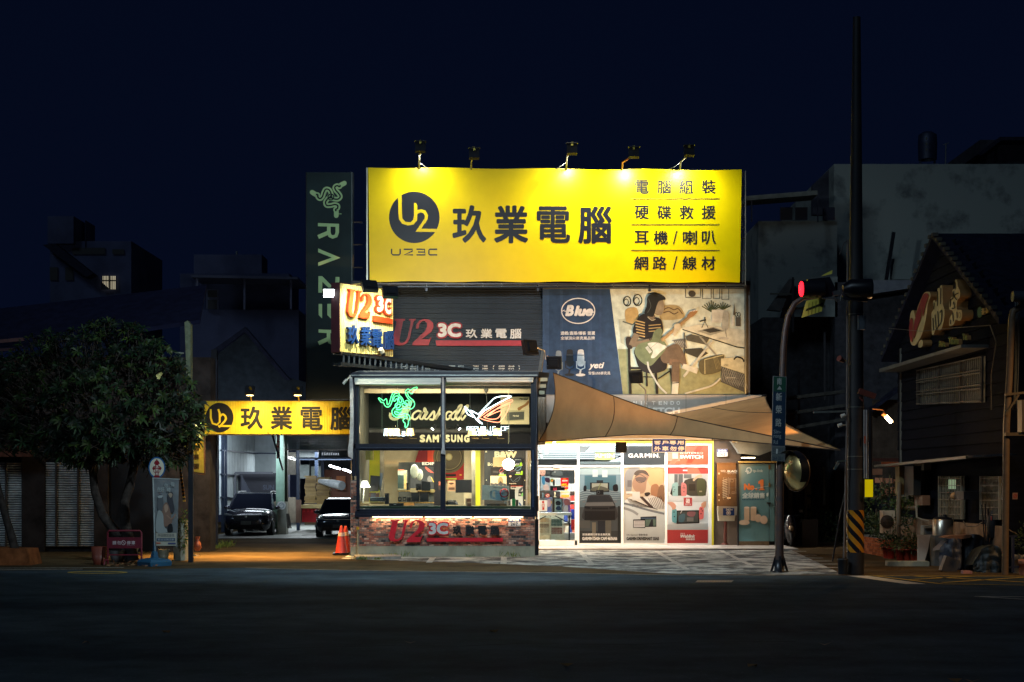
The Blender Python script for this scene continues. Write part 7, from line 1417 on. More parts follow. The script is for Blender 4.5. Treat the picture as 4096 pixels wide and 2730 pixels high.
[MB(S(70,74,60)).box(P(x,y+h_,54),P(x+w_,y,53.9)).build('window_strip',M('dim_olive_trim',(.11,.10,.07),rough=.7,noise=.3),t) for x,y,w_,h_ in ((3130,1480,16,60),(3150,1640,30,40),(3215,1900,12,220),(3150,1950,18,120),(3290,1870,12,150),(3170,1880,10,80))]
t=thing('timber_yard_wall','dark timber wall and eave behind the lamp right of the utility pole','wall',(10.6,50,0));m=MB();a,b=P(3490,2100,50),P(3600,1600,50)
for i in range(11): m=MB(S(52,42,36));m.box((a.x+i*.085,50,2.1),(a.x+i*.085+.08,50.05+.01*(i % 2),b.z));m.build('plank',M('brown_plank',(.06,.045,.035),rough=.8,noise=.25),t)
m=MB();m.prism([P(3480,1640,49.5),P(3605,1545,49.5),P(3605,1560,49.5),P(3480,1655,49.5)],(0,.8,0));m.build('eave',M_rt,t)
m=MB();a,b=P(3100,2150,58),P(3620,1500,58);m.box((a.x,58.2,0),(b.x+1,58.5,4.2));m.build('yard_wall',M('yard_wall_mat',(.03,.028,.03),rough=.95,noise=.3),label='very dark yard wall closing the end of the side passage',cat='wall')
# ================================================ GARAGE PASSAGE ON THE LEFT
pG=FP(46.0);zl=lambda x,y: (700+x*.5102,1500+y*.5102)
gs=thing('long_yellow_sign','long yellow ribbed sign over the garage passage with round logo and four black characters','sign',pG.pt(1110,1738))
m=MB(S(240,190,40));corr(m,pG,818,1606,1402,1737,6.4,.018,False,.0);m.build('ribbed_panel',M('yellow_ribbed_sheet',(.80,.56,.02),rough=.5,noise=.04),gs)
m=MB();slab(m,pG,816,1602,1402,1741,-.3,-.01);m.build('case',M('brown_sign_case',(.12,.06,.02),rough=.6),gs)
p=PR(pG,700,1500,.5102,off=.024);KB=(.012,.01,.01);YG=(.80,.56,.02)
p.disc(350,336,110,116,KB,40);p.line([(282,270),(282,340),(296,382),(330,392),(352,370),(352,300),(340,270)],15,YG);p.curve([(352,330),(375,310),(398,330),(394,360),(345,412)],15,YG);p.line([(340,402),(440,402)],14,YG)
p.build('round_logo',M_print,gs)
for ch,x0,x1,y0,y1 in (('玖',514,692,248,428),('業',750,922,248,430),('電',984,1158,250,434),('腦',1216,1392,250,434)):
 m=MB();a=zl(x0,y0);b=zl(x1,y1);T(m,pG,ch,(*a,*b),KB,.022 if ch == '電' else .03,.024);m.build('letter',M_print,gs)
for x,tx,lab in ((999,1000,'small floodlight on a yellow bracket above the long yellow sign, left one'),(1190,1195,'small floodlight on a yellow bracket above the long yellow sign, right one')):
 c=P(x,1562,44.9);t=thing('floodlight',lab,'floodlight',c,'floodlights over the long yellow sign');m=MB();m.obox(c,(.26,.12,.24),rx=-.5);m.build('housing',M_black,t)
 m=MB(S(200,150,30));m.bar(c+Vector((0,-.02,.08)),c+Vector((.05,-.08,.02)),.05);m.tube([P(x+6,1604,45.9),P(x+4,1590,45.6),c+Vector((0,.1,0))],.022,6);m.build('bracket',M_metal,t)
 m=MB();m.obox(c+Vector((0,.06,-.10)),(.2,.02,.12),rx=-.5);m.build('lens',E('flood_lens_warm',(1,.8,.45),4),t)
 light('SPOT',c+Vector((0,.0,-.16)),(c.x,46.2,2.2),420,(1,.76,.32),.1,150,1,parent=t)
for x in (870,1120): light('SPOT',P(x,1568,44.2),G(x+20,2225),4600,(1,.52,.13),.1,75,.9,name='passage_fill_light')  # unseen spots added for the orange pool on the passage ground
# red couplet banner
m=MB(S(176,60,50));slab(m,FP(60),1106,1742,1120,1835,0,.02);o=m.build('couplet_banner',M_paint,label='narrow red paper banner with white writing on the garage post',cat='banner');m=MB()
for i,ch in enumerate('招財進寶'): T(m,FP(60),ch,(1107,1746+i*22,1119,1764+i*22),S(226,200,190),.03,.025)
m.build('printed_text',M_print,o)
# garage building
ga=thing('garage_building','open corrugated metal garage behind the long yellow sign','garage',(-9,64,0))
M_cg=M('galvanised_ribs',(.42,.48,.50),rough=.5,metal=.2,noise=.15,ns=1)
pg1=PL((-11.6,60),(-11.6,70));pg1.n=Vector((1,0));pg2=FP(70.5)
m=MB();corr(m,pg1,876,1700,1020,2060,6.2,.04);m.build('ribbed_wall',M_cg,ga)
m=MB();corr(m,pg2,1016,1700,1112,2112,5.0,.05);m.build('ribbed_wall',M_cg,ga)
for y in (1802,1898,1990): m=MB(S(50,60,76));m.bar(pg1.pt(878,y-(0),.08),pg1.pt(1020,y+14,.08),.10,.06);m.bar(pg2.pt(1016,y+12,.1),pg2.pt(1110,y+13,.1),.1,.06);m.build('girt',M_metal,ga)
for x in (892,882): m=MB(S(46,56,74));m.bar(pg1.pt(x,1740,.1),pg1.pt(x,2130,.1),.13);m.build('column',M_metal,ga)
m=MB(S(90,130,112));a,b=P(1104,2116,61.5),P(1134,1700,61.5);m.box((a.x,61.5,0),(b.x,61.8,b.z));m.build('green_column',M('pale_green_paint',(.20,.33,.26),rough=.5,noise=.12),ga)
m=MB(S(60,56,50));a,b=P(1136,2116,62),P(1149,1700,62);m.box((a.x,62,0),(b.x,62.3,b.z));m.build('column',M_paint,ga)
m=MB(S(40,44,50));m.bar(P(1090,1742,60),P(1132,1882,60),.07);m.build('brace',M_paint,ga)
for i in range(9): m=MB(S(110,130,128));slab(m,FP(60.5),1148,1742+i*6.6,1404,1747.2+i*6.6,0,.06);m.build('shutter_slat',M_metal,ga)
m=MB();a,b=P(1146,1802,60.4),P(1404,1797,60.4);m.box((a.x,60.3,a.z),(b.x,60.5,b.z));m.build('shutter_bottom_bar',M_metal,ga)
# interior beams, back wall, lights
m=MB();a,b=P(860,2120,84),P(1420,1600,84);m.box((a.x,84,0),(b.x,84.2,7));m.build('back_wall',M('garage_back',(.20,.22,.22),rough=.8,noise=.25),ga)
m=MB(S(40,56,80));
for y,d_ in ((1834,64),(1838,70)): a,b=P(1150,y+3,d_),P(1404,y-3,d_);m.box((a.x,d_,a.z),(b.x,d_+.2,b.z))
for x,d_ in ((1192,66),(1265,70),(1290,76)): a,b=P(x-6,2100,d_),P(x+6,1790,d_);m.box((a.x,d_,0),(b.x,d_+.2,b.z+1))
m.build('beam',M_paint,ga)
[MB(S(*c_)).box(P(x0,y1,d_),P(x1,y0,d_+.1)).build('inner_panel',M_paint,ga) for x0,y0,x1,y1,d_,c_ in ((1196,1860,1238,1915,74,(130,140,140)),(1244,1866,1284,1920,75,(150,160,156)),(1292,1880,1404,1990,78,(120,60,34)),(1345,1905,1382,1960,77.5,(196,110,50)),(1196,1802,1275,1830,72,(120,128,130)),(1152,1990,1184,2092,64,(140,132,116)),(1184,2000,1206,2092,65,(110,84,70)),(1152,1810,1184,1900,66,(110,106,96)))]
m=MB(S(24,28,36));[m.bar(P(1290+i*9,1822,71),P(1290+i*9,1798,71),.05) for i in range(8)];m.build('lattice',M_paint,ga)
for i,(x0,y0,x1,y1,d_) in enumerate(((1146,1829,1152,1831,63),(1159,1832,1166,1834,64),(1172,1834,1179,1837,65),(1320,1864,1332,1868,70),(1334,1869,1346,1872,70.5),(1346,1872,1360,1876,71),(1374,1879,1386,1882,72),(1391,1884,1402,1889,72.5))):
 m=MB();a,b=P(x0,y0,d_),P(x1,y1,d_+1);m.tube([a,b],.05,6);m.build('tube_lamp',E('garage_tube',(.92,.98,1),9),label='small bright tube lamp inside the garage, %s' % ['leftmost beside the dark column','second beside the dark column','third beside the dark column','first of the row over the shelves','second of the row over the shelves','third of the row over the shelves','fourth of the row over the shelves','last of the row next to the brick pillar'][i],cat='lamp',group='tube lamps in the garage')
light('AREA',P(1300,1810,70),P(1290,2100,70),480,(.88,.96,1),3,sy=3,name='garage_light',parent=ga);light('AREA',P(1290,1800,62.5),P(1230,2100,61.5),90,(.88,.96,1),2,sy=1,name='garage_light',parent=ga)
light('AREA',P(985,1760,60),P(930,1900,66),170,(.80,.9,1),2,sy=1,name='garage_light',parent=ga)
m=MB();a,b=P(840,0,62),P(1420,0,56);m.box((P(860,0,60).x,57,-.004),(P(1404,0,57).x,84,.012));m.build('garage_floor',M('garage_floor_concrete',(.30,.32,.30),rough=.5,noise=.2),kind='structure')
# cartons
for i,(x0,x1,y0,y1) in enumerate(((1220,1264,1906,2014),(1266,1318,1910,2018))):
 t=thing('carton_stack',['tall uneven stack of flat brown cartons in the garage, left of the two','tall uneven stack of flat brown cartons in the garage, right of the two'][i],'cartons',P((x0+x1)/2,y1,66),'carton stacks in the garage');y=y1
 while y > y0: h_=R.choice((5,6,7));dx=R.uniform(-3,3);m=MB(S(*R.choice(((170,140,84),(186,156,100),(150,122,74)))));a,b=P(x0+dx,y,66),P(x1+dx,y-h_+.6,66);m.box((a.x,66,a.z),(b.x,66.6,b.z));m.build('carton',M_paint,t);y -= h_
m=MB();m.box(P(1218,2100,66.2),P(1320,2016,67));m.build('pallet_table',M('pallet_wood',(.18,.14,.08),rough=.8),label='low wooden bench under the cartons in the garage',cat='bench')
t=thing('plastic_roll','long white plastic wrapped roll lying on the cartons','roll',P(1330,1940,65));m=MB(S(200,208,214));m.tube([P(1280,1926,66),P(1330,1936,65),P(1368,1944,64.5)],[.10,.17,.19],12);m.build('roll',M_paint,t)
t=thing('red_crate','large red plastic crate beside the parked cars','crate',P(1238,2092,63));m=MB(S(170,24,36));a,b=P(1208,2090,63),P(1267,2034,63);m.box((a.x,63,a.z),(b.x,63.8,b.z));m.build('body',M_paint,t);m=MB(S(190,170,120));a,b=P(1205,2034,62.9),P(1300,2020,62.9);m.box((a.x,62.9,a.z),(b.x,63.9,b.z));m.build('lid',M_paint,t);m=MB(S(210,40,50));[m.box(P(x,2050,62.98),P(x+8,2038,62.95)) for x in (1212,1228,1244,1258)];m.build('rib',M_paint,t)
t=thing('white_machine','white box machine with a round logo at the foot of the green column','machine',P(1127,2116,61));m=MB();a,b=P(1109,2114,61),P(1146,2008,61);m.box((a.x,61,0.02),(b.x,61.4,b.z));m.build('body',M('grey_machine',(.34,.35,.30),rough=.5,noise=.08),t);p=PR(FP(61),off=.01);p.disc(1126,2023,18,17,S(200,206,206));p.ring(1126,2023,10,10,3,S(120,140,150));p.line([(1120,2023),(1132,2018)],2,S(120,140,150));p.build('round_label',M_print,t)
m=MB(S(60,56,50));[m.bar(P(1150+i*5,2114,60.5),P(1146+i*3,2056,60.8),.03) for i in range(4)];m.build('leaning_rods',M_paint,label='thin rods leaning right of the white machine',cat='rods')
# truck
t=thing('box_truck','dark box truck parked deep in the garage behind the light suv','truck',P(1030,2110,65));m=MB(S(34,38,54));a,b=P(958,2090,66),P(1106,1893,66);m.box((a.x,66,.5),(b.x,70,b.z));m.build('cargo_box',M_paint,t)
m=MB(S(90,94,104));m.bar((a.x,64.97,b.z),(b.x,64.97,b.z),.09);m.bar((a.x,64.97,b.z),(a.x,64.97,.6),.08);m.build('frame',M_paint,t);m=MB(S(56,62,78));m.prism([P(965,1900,64.9),P(1006,1975,64.9),P(965,1975,64.9)],(0,.02,0));m.build('side_flap',M_paint,t);m=MB(S(90,94,104));T(m,FP(64.9),'SUN',(1052,1940,1096,1960),S(70,76,92),.03,.01);m.build('lettering',M_print,t)
m=MB();m.cyl((a.x+.4,65.3,.45),(a.x+.7,65.3,.45),.42,16);m.cyl((b.x-.6,65.3,.45),(b.x-.3,65.3,.45),.42,16);m.build('wheel',M_black,t)
# cars: body lofted from cross sections along its length, nose towards the street
def car(lab,cx,d,w,h,L,suv,paint,hood,nm='parked_car'):
 t=thing(nm,lab,'car',(cx,d,0));
 st_=[(0,.56,.30,.62),(.06,.82,.22,.72*hood/.95),(.5,.95,.22,hood*.97),(1.15,1.0,.22,hood),(1.3,1.0,.22,hood+.02),(L*.55,1.0,.22,hood+.04),(L-.4,.97,.24,hood+.03),(L,.88,.32,hood-.1)]
 sec=lambda y,k,z0,z1: [(x*k*w/2,y,z0+(z1-z0)*zz_) for x,zz_ in ((-.86,0),(-.97,.12),(-1.0,.45),(-.985,.72),(-.90,.93),(-.6,1.0),(0,1.03),(.6,1.0),(.90,.93),(.985,.72),(1.0,.45),(.97,.12),(.86,0))]
 vs=[];[vs.extend([(cx+p_[0],d+p_[1],p_[2]) for p_ in sec(*s_)]) for s_ in st_];n=13;fs=[(i*n+j,i*n+j+1,(i+1)*n+j+1,(i+1)*n+j) for i in range(len(st_)-1) for j in range(n-1)]+[tuple(range(n))[::-1],tuple(range((len(st_)-1)*n,len(st_)*n))]
 m=MB();m.add(vs,fs,smooth=True);body=m.build('body',paint,t)
 y0,y1,y2,y3=(1.15,1.85,L-(.5 if suv else 1.2),L-.15)
 def cab(s_,z1,zo=0): return None
 g_=[];zb=hood*.98;wb,wt=w*.46,w*.37
 for y,ww,z in ((y0,wb,zb),(y1,wt,h-.05),(y2,wt*.98,h-.07),(y3,wb*.95,zb)): g_ += [(cx-ww,d+y,z),(cx+ww,d+y,z)]
 m=MB();q=g_;m.add([q[0],q[1],q[3],q[2]],[(0,1,2,3)]);m.build('windscreen',M('dark_car_glass',(.004,.005,.009),rough=.06,noise=0,spec=.8),t)
 m=MB();m.add([q[4],q[5],q[7],q[6]],[(0,1,2,3)]);m.add([q[0],q[2],q[4],q[6]],[(0,1,2,3)]);m.add([q[1],q[3],q[5],q[7]],[(3,2,1,0)]);m.build('side_window',_mats['dark_car_glass'],t)
 m=MB();m.add([(cx-wt,d+y1,h-.05),(cx+wt,d+y1,h-.05),(cx+wt*.9,d+y1+.3,h),(cx-wt*.9,d+y1+.3,h),(cx+wt*.9,d+y2-.3,h-.01),(cx-wt*.9,d+y2-.3,h-.01),(cx+wt,d+y2,h-.07),(cx-wt,d+y2,h-.07)],[(0,1,2,3),(3,2,4,5),(5,4,6,7)],smooth=True);m.add([(cx-wt,d+y1,h-.05),(cx-wt*.9,d+y1+.3,h),(cx-wt*.9,d+y2-.3,h-.01),(cx-wt,d+y2,h-.07)],[(0,3,2,1)]);m.add([(cx+wt,d+y1,h-.05),(cx+wt*.9,d+y1+.3,h),(cx+wt*.9,d+y2-.3,h-.01),(cx+wt,d+y2,h-.07)],[(0,1,2,3)]);m.build('roof',paint,t)
 for s_ in (-1,1):
  m=MB();m.bar((cx+s_*wb,d+y0-.01,zb),(cx+s_*wt,d+y1,h-.05),.07,.05);m.build('pillar',paint,t)
  if suv: m=MB(S(190,196,200));m.tube([(cx+s_*wt*.92,d+y1+.1,h-.01),(cx+s_*wt*.92,d+y1+.25,h+.04),(cx+s_*wt*.92,d+y2-.3,h+.04)],.02,6);m.build('roof_rail',M_metal,t)
  m=MB();m.ball((cx+s_*(w/2+.06),d+y0+.25,hood+.05),(.11,.07,.075),12);m.build('wing_mirror',paint,t)
  m=MB(S(200,208,214));m.prism([(cx+s_*w*.30,d+.10,hood*.74),(cx+s_*w*.465,d+.25,hood*.78),(cx+s_*w*.47,d+.25,hood*.86),(cx+s_*w*.29,d+.12,hood*.80)],(0,.08,0));m.build('headlight',M('headlight_glass',(.35,.37,.4),rough=.08,metal=.4,noise=0),t)
  for y in (.85,L-.85):
   wl_=thing.__call__ if False else None
   m=MB();m.tube([(cx+s_*(w/2-.24),d+y,.33),(cx+s_*(w/2-.01),d+y,.33)],.33,20);wh=m.build('wheel',M_black,t)
   m=MB(S(110,114,120));m.tube([(cx+s_*(w/2-.02),d+y,.33),(cx+s_*(w/2),d+y,.33)],.21,14);m.build('rim',M_metal,wh)
 m=MB(S(10,11,14));m.prism([(cx-w*.24,d-.012,hood*.55),(cx+w*.24,d-.012,hood*.55),(cx+w*.27,d+.04,hood*.76),(cx-w*.27,d+.04,hood*.76)],(0,.05,0));m.build('grille',M_black,t)
 m=MB(S(12,13,16));m.prism([(cx-w*.36,d-.02,.26),(cx+w*.36,d-.02,.26),(cx+w*.30,d-.02,hood*.44),(cx-w*.30,d-.02,hood*.44)],(0,.06,0));m.build('air_intake',M_black,t)
 m=MB(S(80,84,84));m.box((cx-.19,d-.05,hood*.42),(cx+.19,d-.03,hood*.56));m.build('number_plate',M_paint,t)
 m=MB(S(180,186,190));m.bar((cx-w*.28,d-.0,hood*.77),(cx+w*.28,d-.0,hood*.77),.02);m.ball((cx,d-.01,hood*.72),(.05,.02,.05),10);m.build('trim',M_metal,t)
 return t
M_c1=M('dark_car_paint',(.035,.038,.055),rough=.25,metal=.5,noise=.05,coat=1);M_c2=M('black_car_paint',(.045,.05,.06),rough=.2,metal=.4,noise=.05,coat=1)
car('dark suv with silver roof rails parked in the passage, facing the street',P(984,0,59.5).x,59.5,1.86,1.64,4.5,True,M_c1,1.02)
car('black sedan half hidden behind the brick pillar, facing the street',P(1352,0,57.5).x,57.5,1.80,1.44,4.6,False,M_c2,.88)
light('AREA',(P(985,0,59).x,62.5,3.9),(P(985,0,59).x,60.3,1),34,(.85,.93,1),1.8,sy=.25,name='garage_light',parent=ga)
# cones
def cone(lab,x,y,s_=1.0):
 c=G(x,y);t=thing('traffic_cone',lab,'traffic cone',c,'traffic cones beside the bay');m=MB();m.obox(c+Vector((0,0,.03)),(.46,.46,.06));m.build('base',M_black,t)
 m=MB();m.lathe(c,[(.185,.06),(.17,.10),(.09,.58),(.04,.80*s_),(.03,.82*s_),(0,.82*s_)],20);m.build('cone',M('cone_red_plastic',(.42,.03,.02),rough=.5,noise=.12,ns=9),t)
 m=MB();f=lambda z_: .17-(z_-.10)*.08/.48;m.lathe(c,[(f(.53)+.004,.53),(f(.63)+.004,.63)],20);m.build('reflective_band',M('cone_band',(.62,.45,.36),rough=.5,noise=.1),t)
 m=MB();pp=FP(c.y-.14)
 for i,ch in enumerate('禁止停車'): pass
 T(m,pp,'U23C',(c.x*0+x-5,2160,x+6,2208),S(190,70,50),.03,.02,space=1) if False else None
 return t
cone('red traffic cone with a pale band standing left of the brick bay',1366,2220);cone('second traffic cone stacked closely behind the first at the bay corner',1383,2217,.98)
t=thing('weeds','small tufts of weeds along the foot of the walls','weeds',(0,43,0));m=MB()
for x,y,n,s_ in ((1595,2230,26,.16),(1882,2230,12,.10),(2045,2231,22,.16),(2060,2231,16,.12),(1450,2240,60,.09),(1510,2240,50,.07),(1395,2188,40,.2),(880,2190,120,.16),(820,2200,120,.2),(850,2196,100,.18),(905,2186,40,.2)):
 c=G(x,max(y,2180));
 for i in range(n): leaf(m,c+Vector((R.gauss(0,s_),R.gauss(0,.08),0)),Vector((R.gauss(0,.4),R.gauss(0,.3),1)),rnd(),s_*R.uniform(.5,1.6),.02,R.choice([S(110,130,50),S(140,140,60),S(90,110,44)]))
o=m.build('tuft',M_leaf,t,kind='stuff')
# ================================================ LEFT CORNER
t=thing('sign_post','dark square post at the left of the passage carrying a camera arm','post',G(764,2250));m=MB();c=G(764,2250);m.bar(c,P(764,1716,c.y),.12);m.build('post',M('post_dark_blue',(.02,.025,.035),rough=.4,metal=.3,noise=.15),t)
dc_=c.y;m=MB(S(170,180,176));m.bar(P(700,1728,dc_),P(760,1728,dc_),.06);m.box(P(696,1742,dc_),P(706,1718,dc_-.12));m.tube([P(674,1727,dc_),P(696,1729,dc_)],.055,10);m.build('camera_arm',M_metal,t)
t=thing('yellow_list_sign','small yellow side sign with rows of dark characters on the square post','sign',P(792,1890,41));py_=PL(P(766,0,40.45),P(817,0,41.9))
py_.n=py_.n if py_.n.y < 0 else -py_.n
m=MB();q=[(766,1890),(816,1896),(814,1742),(766,1724)];m.prism([py_.pt(*a) for a in q],(-py_.n.x*.1,-py_.n.y*.1,0));m.build('panel',M('warm_yellow_panel',(.82,.54,.05),rough=.5,noise=.05),t)
m=MB(S(90,50,20));m.bar(py_.pt(817,1742,.0),py_.pt(817,1896,.0),.06);m.bar(py_.pt(766,1724,0),py_.pt(816,1742,0),.05);m.bar(py_.pt(766,1891,0),py_.pt(816,1897,0),.05);m.build('frame',M_paint,t)
m=MB()
for i,s_ in enumerate(('電腦組裝','硬碟救援','耳機喇叭','網路線材')): y=1743+i*37;T(m,py_,s_,(770,y,795,y+24),S(70,36,10),.03,.01)
m.build('printed_text',M_print,t)
light('SPOT',P(800,1690,40.2),P(792,1850,41.2),260,(1,.74,.35),.08,110,.9,parent=t)
for x,r_,y0,c_,nm,lab in ((782,.075,1895,(150,120,76),'pipe','pale thick vertical pipe below the small yellow sign'),(812,.09,1900,(76,54,40),'pipe','brown thick vertical pipe right of the pale pipe')):
 m=MB(S(*c_));m.tube([G(x,2205),P(x,y0,gnd(0,2205))],r_,10);m.build(nm,M_paint,label=lab,cat='pipe')
m=MB(S(110,112,40));dd_=gnd(0,2190);m.tube([G(833,2190),P(828,1960,dd_),P(822,1920,dd_),P(818,1905,dd_)],.045,8);m.build('pipe',M_paint,label='olive green bent pipe beside the passage',cat='pipe')
t=thing('stone_gate_post','rough low pillar overgrown with creeper behind the banner flag','pillar',G(718,2243));m=MB();a=G(694,2243);b=G(740,2243);m.box((a.x,a.y,0),(b.x,a.y+.4,P(0,2085,a.y).z));m.build('pillar',M_conc,t);m=MB();bush(m,(b.x-.05,a.y-.05,.8),(.22,.12,.55),240,.1,.045,[S(110,120,50),S(80,100,44)]);m.build('creeper',M_leaf,t,kind='stuff')
dk=gnd(0,2225);m=MB(S(110,60,44));m.lathe(P(790,2190,dk),[(.06,-.1),(.12,.0),(.09,.12),(.05,.2),(.07,.3)],8);m.ball(P(778,2225,dk),(.16,.1,.05),8,S(170,140,100));m.build('broken_jar',M_paint,label='broken clay jar and pipe elbow at the foot of the pipes',cat='jar')
# wooden sticks, yellow striped guard
t=thing('striped_guard','yellow and black striped cable guard behind the banner flag','cable guard',P(725,2000,42));
for i in range(24): m=MB(S(170,130,40) if i % 2 else S(14,14,16));y=1830+i*7.4;m.bar(P(716+i*.9,y,42),P(717+i*.9,y+7.4,42),.06);m.build('segment',M_paint,t)
# blue-grey flag banner
df=38.7;t=thing('flag_banner','tall grey blue vertical banner with faint figures on a pole with a blue base','banner',G(618,2264))
bp_=[(616,1912),(716,1918),(709,2188),(621,2184)];pf_=FP(df);m=MB();vs=[];n=10
for j in range(n+1):
 for i in range(n+1): u_,v_=i/n,j/n;a=(bp_[0][0]+(bp_[1][0]-bp_[0][0])*u_,bp_[0][1]+(bp_[1][1]-bp_[0][1])*u_);b=(bp_[3][0]+(bp_[2][0]-bp_[3][0])*u_,bp_[3][1]+(bp_[2][1]-bp_[3][1])*u_);vs.append(pf_.pt(a[0]+(b[0]-a[0])*v_,a[1]+(b[1]-a[1])*v_,.02*math.sin(u_*6)*v_))
m.add(vs,[(j*(n+1)+i,(j+1)*(n+1)+i,(j+1)*(n+1)+i+1,j*(n+1)+i+1) for j in range(n) for i in range(n)],smooth=True);m.build('cloth',M('banner_cloth',(.20,.23,.25),rough=.7,noise=.15,trans=.2),t)
p=PR(pf_,0,1500,.5102,off=.03);BW=S(150,160,160)
p.rect(1226,1240,1386,1340,S(160,160,148));p.blob([(1316,940),(1340,918),(1360,930),(1356,975),(1370,1070),(1320,1075),(1318,990)],S(60,60,66));p.blob([(1322,935),(1340,925),(1354,940),(1340,965)],S(150,136,120));p.blob([(1238,960),(1260,935),(1280,960),(1280,1060),(1240,1060)],S(84,88,92));p.blob([(1240,950),(1275,945),(1272,962),(1244,965)],BW)
p.blob([(1285,1020),(1310,1000),(1330,1040),(1345,1120),(1350,1160),(1290,1190),(1275,1090)],S(120,96,84));p.blob([(1290,1030),(1310,1015),(1322,1050),(1300,1080)],S(160,134,116));p.blob([(1240,1070),(1280,1090),(1290,1190),(1330,1230),(1226,1230)],S(140,148,148));p.blob([(1320,1180),(1350,1170),(1356,1230),(1316,1232)],S(26,28,32));p.curve([(1310,1100),(1350,1130),(1380,1090)],9,S(140,112,96))
for i,(ch,x,y) in enumerate((('在',1234,880),('你',1290,850),('指',1340,840),('好',1262,880),('時',1310,884))): p.text(ch,x,y,x+30,y+36,BW,.02,-.1 if False else 0)
p.text('平日限定優惠',1240,1246,1370,1270,S(110,110,110),.0);p.rect(1232,1280,1376,1304,S(60,74,100));p.text('歡迎洽詢活動',1240,1284,1368,1300,BW,.01);p.rect(1228,1314,1262,1324,S(170,90,70));p.rect(1320,1316,1380,1328,S(60,70,110));p.build('printed_picture',M_print,t)
m=MB(S(150,160,160));m.tube([P(612,1912,df),P(618,2140,df),P(620,2240,df)],.02,8);m.bar(P(610,1913,df),P(718,1918,df),.025);m.build('pole',M_paint,t)
m=MB(S(36,100,150));c=G(618,2264);m.lathe(c,[(.42,0),(.43,.1),(.38,.16),(.1,.2),(.07,.34),(.04,.36),(.03,.6)],4,smooth=False);m.build('base',M('blue_plastic_base',(.02,.10,.19),rough=.45,noise=.1),t)
# hydrant sign
t=thing('hydrant_sign','round white sign with a red hydrant and blue rim on a grey pole','sign',G(628,2262));dh=gnd(0,2262);ph_=FP(dh-.05);m=MB();c=P(628,1872,dh);m.tube([G(628,2262),P(628,1900,dh)],.035,8);m.build('pole',M('grey_pole',(.25,.24,.23),rough=.5),t)
rxx=34*dh/F;m=MB();m.lathe(c,[(1*rxx,.0),(1*rxx,.03),(0,.03)],32,ax='Y');o=m.build('disc',M('blue_rim',(.03,.16,.34),rough=.4),t);o.scale=(1,1,1)
p=PR(FP(dh-.06),0,1500,.5102,off=.005);p.disc(1230,728,66,84,S(20,80,130));p.disc(1230,728,57,73,S(190,188,170));HR=S(120,20,34)
p.blob([(1216,700),(1208,695),(1214,680),(1230,668),(1246,680),(1252,695),(1246,700)],HR);p.rect(1226,662,1234,672,HR);p.rect(1217,698,1244,795,HR);p.rect(1203,716,1258,722,HR);p.disc(1206,734,11,12,HR);p.disc(1256,734,11,12,HR);p.rect(1208,790,1252,806,HR);p.ring(1230,752,26,18,4,HR)
for i,ch in enumerate('消防栓'): p.text(ch,1222,708+i*28,1240,732+i*28,S(210,200,190),.02)
p.build('printed_mark',M_print,t)
# red barrier
db_=gnd(0,2262);t=thing('no_parking_barrier','dark red steel barrier with white characters asking not to park','barrier',G(500,2262));RD=S(110,26,44)
m=MB(RD);m.tube([P(431,2262,db_),P(431,2132,db_),P(436,2124,db_),P(560,2124,db_),P(566,2132,db_),P(566,2262,db_)],.024,8);m.bar(P(431,2220,db_),P(566,2220,db_),.03);[m.tube([P(x,2240,db_),P(x-12*s_,2242,db_-.12),P(x-14*s_,2262,db_-.16)],.022,6) for x,s_ in ((431,1),(566,1))];m.build('frame',M_paint,t)
m=MB(S(96,22,40));slab(m,FP(db_),433,2150,565,2194,0,.02);m.build('panel',M_paint,t)
p=PR(FP(db_),0,1500,.5102,off=.025);[p.text(ch,x,1302,x+30,1332,S(190,176,180),.02) for ch,x in (('請',884),('勿',920),('停',996),('車',1032))];p.ring(970,1316,15,17,4,S(190,176,180));p.line([(960,1304),(980,1328)],4,S(190,176,180));p.text('謝謝合作',996,1334,1060,1342,S(140,110,120));p.build('printed_text',M_print,t)
# pots and odd things
for i,(x,y,col_,r_,h_) in enumerate(((398,2255,(110,50,34),.2,.45),(470,2245,(60,56,56),.2,.3),(520,2240,(70,68,66),.22,.4),(652,2240,(80,76,60),.16,.3))):
 c=G(x,y+4);m=MB(S(*col_));m.lathe(c,[(r_*.7,0),(r_,h_*.5),(r_*.9,h_*.52),(r_*1.1,h_),(r_*.95,h_),(r_*.8,h_*.9)],12);m.build('clay_pot',M_paint,label=['stacked reddish clay pots left of the red barrier','grey stone pot under the tree behind the barrier, left one','grey stone pot under the tree behind the barrier, right one','worn stone block behind the blue banner base'][i],cat='pot')
m=MB(S(200,190,170))
for i in range(60): c=G(R.uniform(420,700),2262+R.uniform(-6,8));leaf(m,c+Vector((0,0,.02)),Vector((R.gauss(0,1),R.gauss(0,1),.3)),rnd(),.14,.05,S(*R.choice(((130,80,50),(100,70,50),(160,120,80)))))
m.build('fallen_leaves',M_leaf,kind='stuff',label='dry leaves fallen along the kerb under the tree')
